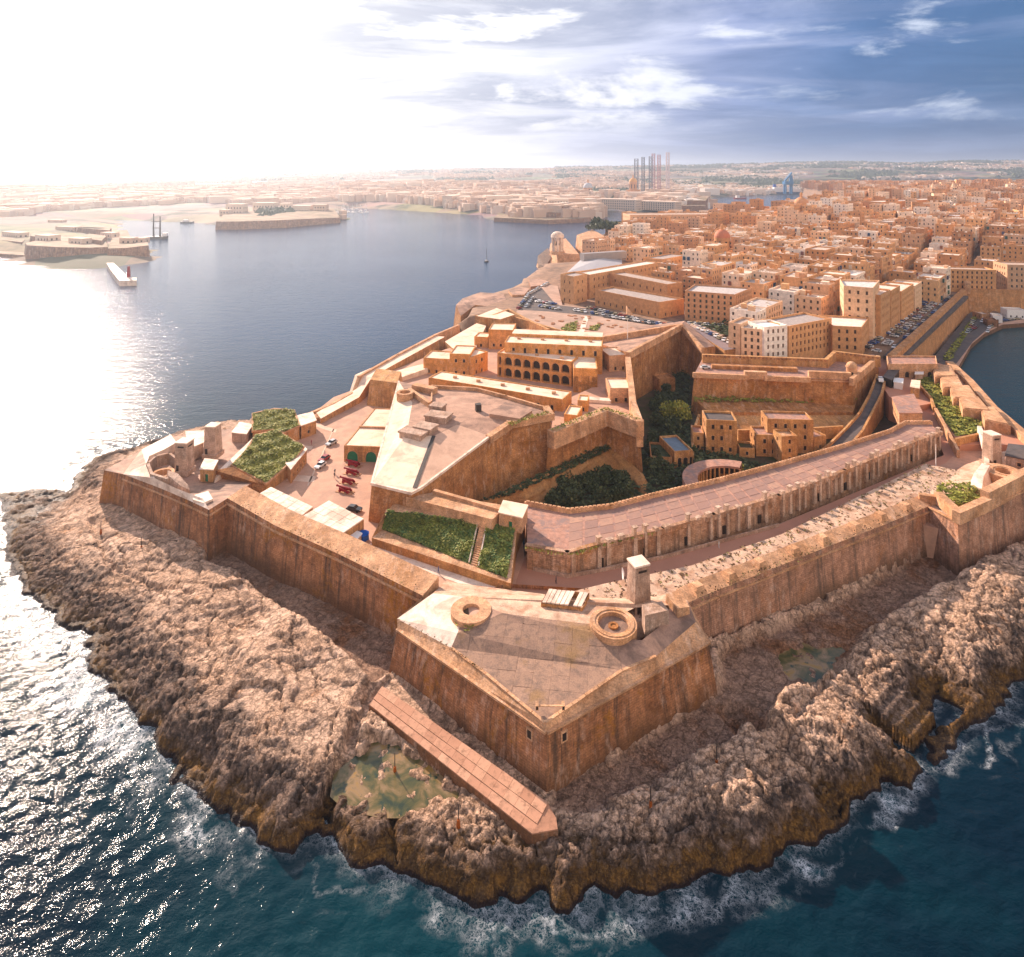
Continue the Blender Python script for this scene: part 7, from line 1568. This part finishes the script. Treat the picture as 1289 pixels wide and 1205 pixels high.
# ------------------------------------------------------------------ parked cars (small): one mesh each, all sharing a few meshes
def tiny_protos():
    cols = [((.72, .71, .70), 'white'), ((.42, .43, .45), 'silver'), ((.03, .03, .035), 'black'), ((.03, .08, .28), 'blue'), ((.35, .03, .02), 'red'), ((.12, .12, .13), 'dark grey'), ((.45, .38, .25), 'beige')]
    out = []
    for c, n in cols:
        g, r, gl, wh, L_, w = car_meshes(); a = Geo(); a.v, a.f, a.mi, a.tn, a.uv = list(g.v), list(g.f), [0]*len(g.f), list(g.tn), list(g.uv)
        for src, mi, off in ((r, 0, None), (gl, 1, None)):
            b = len(a.v); a.v += src.v; a.f += [tuple(i+b for i in f) for f in src.f]; a.mi += [mi]*len(src.f); a.tn += src.tn; a.uv += src.uv
        for x in (-L_*.3, L_*.3):
            for s in (-1, 1):
                b = len(a.v); a.v += [(p[0]+x, p[1]+s*w, p[2]) for p in wh.v]; a.f += [tuple(i+b for i in f) for f in wh.f]; a.mi += [2]*len(wh.f); a.tn += wh.tn; a.uv += wh.uv
        o = a.build('parked_car', [carpaint(c), GLAS, TYRE]); me = o.data; bpy.data.objects.remove(o); out.append((me, n))
    return out
TP = tiny_protos(); ncar = 0
def cars_line(a, b, n, rz, where, group, jit=.3, keep=.9, white=.45):
    global ncar
    idx = 0
    for k in range(n):
        if random.random() > keep: continue
        me, cn = TP[0] if random.random() < white else random.choice(TP)
        idx += 1; p = a+(b-a)*((k+.5)/n); o = bpy.data.objects.new('parked_car', me); COL.objects.link(o); o.location = (p.x+random.uniform(-jit, jit), p.y+random.uniform(-jit, jit), p.z); o.rotation_euler = (0, 0, rz+random.choice((0, math.pi))+random.uniform(-.05, .05))
        tag(o, '%s car, %s %s' % (cn, ordw(idx), where), 'car', group); ncar += 1
sx = SD_.to_3d(); sr = AX; q = [at(x, 447, 15.95) for x in (1117, 1130, 1137)]; run = (at(1205, 372, 15.95)-at(1126, 447, 15.95)).length
base = at(1127, 448, 15.95); nrm_ = Vector((sx.y, -sx.x, 0))
for off, wh_, ang in ((-19.5, 'at the foot of the houses in the bayside street', 0), (-13.6, 'in the second row from the houses of the bayside street', math.pi/2), (-8.2, 'in the middle of the bayside street', math.pi/2), (-3.6, 'against the rampart side of the bayside street', 0)):
    cars_line(base+nrm_*off, base+nrm_*off+sx*run, int(run/(3.4 if ang else 6)), sr+ang, wh_, 'cars parked in the bayside street', keep=.55)
cars_line(at(878, 413, 19.9), at(926, 436, 18.7), 9, math.radians(-40)+math.pi/2, 'against the white parapet of the bridge road', 'cars parked on the bridge road', keep=1, white=.8)
for a, b, n, wh_, ang in (((652, 390), (666, 371), 8, 'on the outer curve beside the harbour bastion', 60), ((666, 371), (690, 357), 9, 'on the outer curve farther up towards the hall', 40), ((662, 388), (672, 375), 6, 'on the inner curve of the harbour car park', 60), ((680, 386), (703, 390), 8, 'in front of the waterfront block', 10), ((676, 380), (702, 384), 8, 'in the second row before the waterfront block', 10),
        ((722, 391), (765, 398), 10, 'along the upper edge of the square', 95), ((765, 399), (838, 410), 16, 'along the edge of the square below the grey-roofed block', 95), ((740, 388), (800, 402), 12, 'at the foot of the grey-roofed block', -15), ((864, 408), (915, 411), 12, 'in front of the orange tenement', 95)):
    cars_line(at(*a, 18.47), at(*b, 18.47), n, math.radians(ang), wh_, 'cars parked round the square')
for a, b, n, wh_, ang in (((1236, 421), (1252, 409), 6, 'on the quay beside the brick store', 45), ((1222, 418), (1240, 402), 7, 'in the middle of the quay', 40), ((1213, 425), (1226, 404), 6, 'near the shrubs on the quay', 40), ((1262, 404), (1289, 401), 6, 'along the quay road at the right edge', 5)):
    cars_line(at(*a, 2.75), at(*b, 2.75), n, math.radians(ang), wh_, 'cars parked on the quay', jit=1., keep=.85, white=.2)
# ------------------------------------------------------------------ FAR SHORES
far_polys = [[xy(at(*p)) for p in ((-500, 300), (-60, 290), (20, 279), (110, 277), (160, 277), (205, 279), (262, 281), (270, 285), (300, 284.5), (360, 282), (400, 279.5), (436, 277), (432, 272), (425, 266), (440, 261), (470, 263), (520, 266), (560, 268), (612, 272), (622, 279), (690, 281), (735, 280), (758, 277), (764, 272), (752, 264), (740, 260), (760, 256), (775, 260), (790, 265), (850, 267), (885, 266), (896, 262), (880, 254), (900, 249), (960, 246), (1010, 243), (1075, 238))] + [(1500, 3800), (9000, 5200), (13000, 12500), (-13000, 12500), (-9000, 3200)]]
rica = [xy(at(*p)) for p in ((-400, 330), (0, 322), (26, 333), (70, 337), (105, 341), (140, 336), (192, 334), (186, 316), (150, 305), (146, 292), (150, 279), (60, 276), (-60, 282), (-400, 290))]
far_polys.append(rica)
def far_h(X, Y, s):
    px = CX+FPX*X/np.maximum(Y, 1)
    inl = np.clip(s, 0, None)
    want = np.interp(px, [-200, 0, 300, 500, 700, 800, 900, 960, 1040, 1100, 1160, 1200, 1289, 1500], [222, 221, 217, 214, 211, 210, 208, 206, 203.5, 205, 205.5, 203, 203, 205])
    far = CH-Y*(want-HOR)/FPX                                # height that touches the skyline
    near = 3+9*sst(inl, 5, 60)+18*sst(inl, 100, 900)
    t = sst(Y, 2600, 6800); z = near*(1-t)+(far-6)*t*1.0
    z = np.where(Y > 2000, np.minimum(z, far-4), z)
    z = z+(10*fbm(X*.0011, Y*.0011, 4, 201)+4*fbm(X*.004, Y*.004, 3, 202))*sst(inl, 60, 900)*(1-.6*t)
    return z
FX, FY = np.meshgrid(np.arange(-7600, 8200, 40.), np.arange(380, 9600, 32.)); keepf = np.abs(FX) < FY*.98+300
s = np.maximum(sdist(FX, FY, far_polys[0]), sdist(FX, FY, far_polys[1]))
FZ = np.where(s > 0, np.clip(far_h(FX, FY, s), 1, None)*sst(s, 0, 12), -3)
def m_far(g, b):
    p = pos(g); n = g.noise(p, .0022, 8, .62); n2 = g.noise(p, .012, 7, .65); fld = g.voro(g.mapping(p, (.006, .009, .001)), 1., 'F1', 1)
    c = g.mix(g.mr(n, .42, .60), (.12, .095, .055), (.30, .225, .155)); c = g.mix(g.mr(n2, .5, .62), c, (.035, .042, .02)); c = g.mix(.25, c, fld, 'OVERLAY'); L(g, c, b, 'Base Color')
grid_mesh('far_hills', FX, FY, FZ, mat('far countryside', m_far), keep=(s > -45) & keepf)
from math import floor
def hz(x, y):
    i = int((x+7600)/40.); j = int((y-380)/32.)
    if 0 <= i < FX.shape[1]-1 and 0 <= j < FX.shape[0]-1:
        fx, fy = (x+7600)/40.-i, (y-380)/32.-j; return float((FZ[j, i]*(1-fx)+FZ[j, i+1]*fx)*(1-fy)+(FZ[j+1, i]*(1-fx)+FZ[j+1, i+1]*fx)*fy), float(s[j, i])
    return -3, -99
def far_town():
    W_, V_, T_ = Geo(), Geo(), Geo(); r = random.Random(12); V = []; F = []; TI = []; n = 0; tv = []; tf = []
    def bx(x, y, z, w, d, h, rz, t):
        k = len(V); c, s_ = math.cos(rz), math.sin(rz)
        for zz in (z-6, z+h):
            for ux, uy in ((-w/2, -d/2), (w/2, -d/2), (w/2, d/2), (-w/2, d/2)): V.append((x+ux*c-uy*s_, y+ux*s_+uy*c, zz))
        for f in ((0, 1, 5, 4), (1, 2, 6, 5), (2, 3, 7, 6), (3, 0, 4, 7), (4, 5, 6, 7)): F.append(tuple(k+i for i in f)); TI.append(t)
    tries = 0
    N = 30000; PX = r.random
    while n < N and tries < 150000:
        tries += 1; px = -20+1330*r.random(); py = 204+78*(r.random()**1.15); yy = None
        # choose distance so that screen density is even
        Yd = 1150*(6.5**r.random()); x = (px-CX)/FPX*Yd; y = Yd
        z, sd_ = hz(x, y)
        if sd_ < 14 or z < 1.5: continue
        if inpoly(x, y, CITY) or inpoly(x, y, rica): continue
        dn = float(fbm(np.array([x*.0012]), np.array([y*.0012]), 3, 301)[0])
        core = (y < 2700 and 430 < px < 900)
        lim = -.45 if core else (-.15 if px < 430 else -.05)+.12*((y > 4500))
        if dn < lim: continue
        big = r.random() < .05; w, d = (r.uniform(8, 24), r.uniform(8, 18)) if not big else (r.uniform(30, 70), r.uniform(18, 40)); h = r.uniform(5, 14) if not big else r.uniform(8, 18)
        if y > 4000: w *= 1.4; d *= 1.4
        if core: h *= 1.6
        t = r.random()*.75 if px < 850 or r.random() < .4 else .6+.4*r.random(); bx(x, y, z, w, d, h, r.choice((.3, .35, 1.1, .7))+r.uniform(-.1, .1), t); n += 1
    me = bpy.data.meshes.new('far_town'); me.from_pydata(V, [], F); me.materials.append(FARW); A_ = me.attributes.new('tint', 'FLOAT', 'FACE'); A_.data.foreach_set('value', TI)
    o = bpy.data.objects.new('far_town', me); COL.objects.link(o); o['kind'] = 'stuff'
    # far woods: clumps of crowns
    V2, F2, T2 = [], [], []; n = 0; tries = 0
    while n < 9000 and tries < 60000:
        tries += 1; px = -20+1330*r.random(); Yd = 1100*(6.5**r.random()); x = (px-CX)/FPX*Yd; z, sd_ = hz(x, Yd)
        if sd_ < 10 or z < 2 or inpoly(x, Yd, CITY): continue
        dn = float(fbm(np.array([x*.0018+30]), np.array([Yd*.0018]), 3, 302)[0])
        if px < 330 or dn < (.55 if px < 700 else .14): continue
        n += 1
        for _ in range(3):
            cx, cy, rr_ = x+r.uniform(-14, 14), Yd+r.uniform(-14, 14), r.uniform(4, 10)*(1+Yd/5000); k = len(V2); hh = rr_*r.uniform(.7, 1.2)
            for j in range(6): a = j*math.pi/3+r.random(); q = rr_*r.uniform(.7, 1.2); V2.append((cx+q*math.cos(a), cy+q*math.sin(a), z-1+hh*.35*r.random()))
            V2.append((cx+r.uniform(-2, 2), cy, z+hh))
            for j in range(6): F2.append((k+j, k+(j+1) % 6, k+6)); T2.append(r.random())
    me = bpy.data.meshes.new('far_woods'); me.from_pydata(V2, [], F2); me.materials.append(BUSH); A_ = me.attributes.new('tint', 'FLOAT', 'FACE'); A_.data.foreach_set('value', T2); o = bpy.data.objects.new('far_woods', me); COL.objects.link(o); o['kind'] = 'stuff'
far_town()
FORTT = mat('far fort terrace', m_plain, (.30, .215, .14), .9, .45, .05, 0, stain=(.13, .11, .05), stain_amt=.8)
def farfort(name, label, cat, tiers, extra=()):
    root = thing(name, label, cat, tuple(at(*tiers[0][0][0])))
    for pts, zb, nm in tiers: g = Geo(); g.tint = .3; P = P3(*pts); g.solid(P, zb, 0, 1, batter=.1); g.build(nm, [FORTW, FORTT], root)
    for (x0, y0, x1, y1, dep, z, h, fl) in extra:
        P = ccw([Vector((p.x, p.y, 0)) for p in fp(x0, y0, x1, y1, dep, z)]); g = Geo(); op = Opn(); g.tint = .2+.5*random.random()
        for k in range(4): Ln = (P[(k+1) % 4]-P[k]).length; facade(g, P[k], P[(k+1) % 4], z-2, z+h, rows_for(Ln, h, fl, 6, 2.4, 3.), opn=op)
        g.top([p+Vector((0, 0, z+h)) for p in P]); g.build('block', FARW, root); w = Geo(); w.tint = .3
        for it in op.items: w.face(it)
        if w.f: w.build('windows', PANE, root)['kind'] = 'stuff'
farfort('harbour_fort', 'stepped stone fort on the point across the harbour, ending in a low tip', 'fort', [([(622, 274, 8), (690, 277, 8), (735, 275, 8), (756, 272, 6), (752, 262, 8), (640, 256, 8)], -1, 'sea_wall'), ([(655, 266, 18), (700, 268, 18), (742, 268, 16), (748, 258, 18), (670, 252, 18)], 2, 'middle_tier'), ([(672, 258, 30), (712, 260, 30), (735, 256, 28), (690, 248, 30)], 10, 'upper_tier')],
    [(640, 272, 668, 272, 30, 6, 14, 2), (690, 259, 716, 259, 26, 26, 14, 2), (612, 268, 640, 270, 40, 5, 18, 3)])
farfort('river_fort', 'long bastioned sea wall of the next peninsula across the inner harbour', 'fort', [([(788, 257, 14), (845, 259, 14), (888, 259, 16), (893, 252, 16), (800, 248, 14)], -1, 'sea_wall'), ([(854, 252, 26), (888, 253, 26), (893, 247, 26), (862, 246, 26)], 6, 'end_bastion')], [(750, 262, 800, 264, 40, 6, 24, 4), (800, 263, 850, 265, 40, 6, 20, 4)])
farfort('point_hospital', 'low pillared hospital buildings on the green point across the harbour', 'building', [([(272, 279, 14), (300, 279, 14), (360, 277, 14), (400, 275, 12), (428, 274, 10), (420, 262, 14), (290, 262, 14)], -1, 'cliff')], [(284, 268, 306, 268, 26, 14, 18, 2), (318, 266, 344, 266, 30, 14, 18, 2), (352, 264, 364, 264, 26, 14, 14, 2), (368, 266, 390, 266, 24, 13, 12, 1), (394, 266, 410, 266, 24, 13, 14, 2), (276, 272, 288, 272, 20, 10, 12, 2)])
farfort('sea_fort', 'long low fort with brown sea walls at far left, seen through bright haze', 'fort', [([(-20, 318, 4), (40, 322, 4), (110, 326, 4), (150, 326, 4), (176, 322, 4), (160, 290, 5), (60, 284, 5), (-20, 286, 5)], -1, 'shore'), ([(38, 297, 20), (60, 300, 20), (66, 294, 20), (44, 291, 20)], 10, 'cavalier'), ([(104, 300, 20), (128, 303, 20), (134, 297, 20), (112, 294, 20)], 10, 'cavalier'), ([(32, 306, 17), (34, 309, 17), (70, 311, 17), (112, 312, 16), (136, 311, 15), (132, 300, 16), (80, 296, 16)], -1, 'bastion'), ([(136, 313, 14), (160, 312, 14), (187, 309, 15), (184, 300, 14), (140, 302, 14)], -1, 'bastion'), ([(-20, 300, 12), (28, 305, 12), (34, 298, 12), (-20, 292, 12)], -1, 'bastion'), ([(70, 285, 16), (138, 290, 16), (140, 286, 16), (74, 281, 16)], 2, 'landward_wall')],
    [(44, 302, 60, 303, 16, 17, 6, 1), (150, 306, 166, 306, 14, 14, 6, 1), (168, 305, 182, 305, 12, 14, 5, 1), (86, 306, 104, 307, 12, 16, 6, 1), (2, 297, 22, 299, 14, 12, 6, 1), (70, 291, 92, 292, 14, 10, 7, 1), (96, 292, 124, 293, 14, 10, 6, 1), (60, 283, 78, 283, 12, 8, 8, 1), (126, 297, 140, 298, 12, 10, 5, 1)])
g = Geo(); P = P3((134, 331, 5), (143, 331, 5), (163, 350, 5), (172, 349.5, 5), (172, 353, 5), (150, 353.5, 5), (140, 341, 5)); g.solid(P, -1); r_ = thing('breakwater', 'short breakwater with a little red light tower off the far left fort', 'breakwater', tuple(P[0])); g.build('mole', WHT, r_)
c = at(162, 349, 5); g = Geo(); g.cyl((c.x, c.y, 5), 1.6, 1.2, 9, 12); g.dome((c.x, c.y, 14), 1.3, 1.4, 10, 3); g.build('light_tower', RED, r_)
def vessel(name, label, cat, px, py, L_, W__, H_, rz, hull, parts):
    c = at(px, py, 0); root = thing(name, label, cat, tuple(c), rz); 
    def put(g, n, m): o = g.build(n, m); o.parent = root; return o
    g = Geo(); hw = W__/2; g.solid([(-L_/2, -hw*.8, H_), (L_*.3, -hw, H_), (L_/2, 0, H_*1.15), (L_*.3, hw, H_), (-L_/2, hw*.8, H_)], -.6, batter=-.15); put(g, 'hull', hull)
    for n, m, bxs in parts:
        for b in bxs: g = Geo(); g.box(b[0], b[1], 0, taper=b[2] if len(b) > 2 else 1.); put(g, n, m)
vessel('work_barge', 'barge carrying two lattice masts moored off the far left fort', 'barge', 197, 301, 34, 14, 4, .2, IRON, [('mast', IRON, [((-4, 0, 4), (2.2, 2.2, 34), .5), ((5, 0, 4), (2.2, 2.2, 30), .5)]), ('crossarm', IRON, [((0, 0, 26), (14, 1, 1)), ((0, 0, 16), (12, 1, 1))]), ('deckhouse', WPAINT, [((12, 0, 4), (6, 8, 5))])])
vessel('buoy_boat', 'tiny dark sailing boat alone in the middle of the harbour', 'boat', 612.5, 330, 9, 3, 1.2, 1.2, IRON, [('mast', IRON, [((0, 0, 1), (.35, .35, 14))]), ('cabin', WPAINT, [((-1, 0, 1.2), (3, 1.8, 1.2))])])
vessel('cruise_ferry', 'long white and blue ship lying in the inner harbour under a blue crane', 'ship', 990, 244.5, 190, 26, 9, .05, mat('navy hull', m_plain, (.02, .05, .16), .5, .1, .1, 0), [('superstructure', WPAINT, [((-10, 0, 9), (130, 22, 14)), ((-10, 0, 23), (90, 18, 6))]), ('funnel', BLUE, [((-50, 0, 29), (12, 8, 12), .8)])])
vessel('tug', 'red-hulled workboat beside the long inner harbour quay', 'boat', 932, 250.5, 46, 12, 4, .1, RED, [('deckhouse', WPAINT, [((-10, 0, 4), (12, 9, 8))])])
vessel('patrol_boat', 'low dark boat leaving the point below the green headland', 'boat', 236, 281, 26, 7, 3, .1, IRON, [('cabin', WPAINT, [((-3, 0, 3), (9, 5, 4))])])
c = at(996, 244, 6); r_ = thing('harbour_crane', 'tall bright blue harbour crane above the long ship', 'crane', tuple(c)); BC = mat('crane blue', m_plain, (.015, .12, .30), .5, .1, .1, 0)
for dx in (-12, 12):
    for dy in (-8, 8): g = Geo(); g.box((c.x+dx, c.y+dy+30, 4), (5, 5, 40)); g.build('leg', BC, r_)
g = Geo(); g.box((c.x, c.y+30, 42), (34, 26, 12)); g.build('machinery', BC, r_); g = Geo(); a = Vector((c.x-14, c.y+30, 50)); b = Vector((c.x+14, c.y+30, 82)); g.bar(a, b, 9, 9); g.build('jib', BC, r_); g = Geo(); g.box((c.x+12, c.y+30, 52), (14, 8, 26), taper=.7); g.build('tower', BC, r_)
# oil-rig legs: lattice towers
LAT = mat('rig steel', m_plain, (.10, .11, .16), .6, .1, .1, 0); LATP = mat('pink rig steel', m_plain, (.38, .22, .25), .6, .1, .1, 0); LATW = mat('pale rig steel', m_plain, (.50, .42, .44), .6, .1, .1, 0)
def lattice(label, px, y0, y1, w_px, m, grp):
    c = at(px, 243, 0); Yd = 2150.; x = (px-CX)/FPX*Yd; top = CH-Yd*(y1-HOR)/FPX; w = w_px/FPX*Yd; root = thing('rig_leg', label, 'tower', (x, Yd, 0), 0, grp); n = int(top/(w*1.05))+1
    for sx_ in (-1, 1):
        for sy_ in (-1, 1): g = Geo(); g.box((x+sx_*w/2, Yd+sy_*w/2, 0), (1.1, 1.1, top)); g.build('chord', m, root)
    g = Geo(); dz = top/n
    for k in range(n):
        z0, z1 = k*dz, (k+1)*dz
        for s_ in (-1, 1):
            for (a, b) in (((x-w/2, Yd+s_*w/2), (x+w/2, Yd+s_*w/2)), ((x+s_*w/2, Yd-w/2), (x+s_*w/2, Yd+w/2))):
                for (za, zb_) in ((z0, z1), (z1, z0), (z1, z1)):
                    A_, B_ = Vector((*a, za)), Vector((*b, zb_)); d_ = (B_-A_); t_ = d_.cross(Vector((0, 0, 1))).normalized()*.28; u_ = d_.cross(t_).normalized()*.28
                    g.face([A_-t_-u_, B_-t_-u_, B_+t_-u_, A_+t_-u_]); g.face([A_+t_-u_, B_+t_-u_, B_+t_+u_, A_+t_+u_]); g.face([A_+t_+u_, B_+t_+u_, B_-t_+u_, A_-t_+u_]); g.face([A_-t_+u_, B_-t_+u_, B_-t_-u_, A_-t_-u_])
    o = g.build('bracing', m, root); o['kind'] = 'stuff'
GR = 'lattice legs of the oil rigs across the harbour'
for px, y1, w_, m, lb in ((801, 200, 4.2, LAT, 'dark lattice rig leg, leftmost of the dark three'), (809.5, 198, 3.2, LAT, 'dark lattice rig leg, middle one of the dark three'), (819, 197, 3.6, LAT, 'dark lattice rig leg beside the pink ones'), (822.5, 193.5, 3.4, LATP, 'pink lattice rig leg, left and tallest of the pink pair'), (829.5, 195, 3.4, LATP, 'pink lattice rig leg, right one of the pink pair'), (840.5, 192, 3.4, LATW, 'pale lattice rig leg standing farthest right')): lattice(lb, px, 243, y1, w_, m, GR)
c = Vector(((818-CX)/FPX*2150, 2150, 8)); r_ = thing('oil_rig', 'rig hull with cabins at the foot of the lattice legs', 'rig', tuple(c)); g = Geo(); g.box((c.x, c.y, 0), (110, 60, 16)); g.build('hull', LAT, r_); g = Geo(); g.box((c.x+16, c.y, 16), (40, 30, 14)); g.build('cabins', LATP, r_)
domed('domed_church', 'ochre church with a tall facade beside the rig legs across the harbour', 797, 247, 20, 12, 44, ('gold', (.60, .34, .12)), 'x'); LAND.pop()
domed('domed_church', 'grey domed church across the harbour, left of the rig legs', 740, 246, 14, 16, 26, ('grey', (.42, .42, .44)), 'x'); LAND.pop()
# marina masts and small boats in the far creek
for k in range(26):
    px, py = 424+random.random()*38, 263.5+random.random()*5; c = at(px, py, 0)
    if k == 0:
        g = Geo(); g.solid([(-6, -2, 1.4), (4, -2, 1.4), (7, 0, 1.6), (4, 2, 1.4), (-6, 2, 1.4)], -.4); g.box((-1, 0, 1.4), (5, 2.6, 1.2)); g.box((0, 0, 1.4), (.4, .4, 15)); pb = g.build('moored_yacht', WPAINT); o = pb
    else: o = pb.copy(); COL.objects.link(o)
    o.location = c; o.rotation_euler = (0, 0, random.random()*3); tag(o, 'small white yacht moored in the far creek beside the green point', 'yacht', 'yachts moored in the far creek')
print('cars', ncar)
def haze():
    g = Geo(); g.box((0, 6500, -3.5), (29000, 15500, 260), bottom=True)
    m = bpy.data.materials.new('air'); m.use_nodes = True; nt = m.node_tree; nt.nodes.remove(nt.nodes['Principled BSDF'])
    v = nt.nodes.new('ShaderNodeVolumePrincipled'); v.inputs['Color'].default_value = (.74, .85, 1., 1); v.inputs['Density'].default_value = HAZE_D; v.inputs['Anisotropy'].default_value = .62
    nt.links.new(v.outputs[0], nt.nodes['Material Output'].inputs['Volume'])
    o = g.build('haze', m); o['kind'] = 'stuff'
haze()
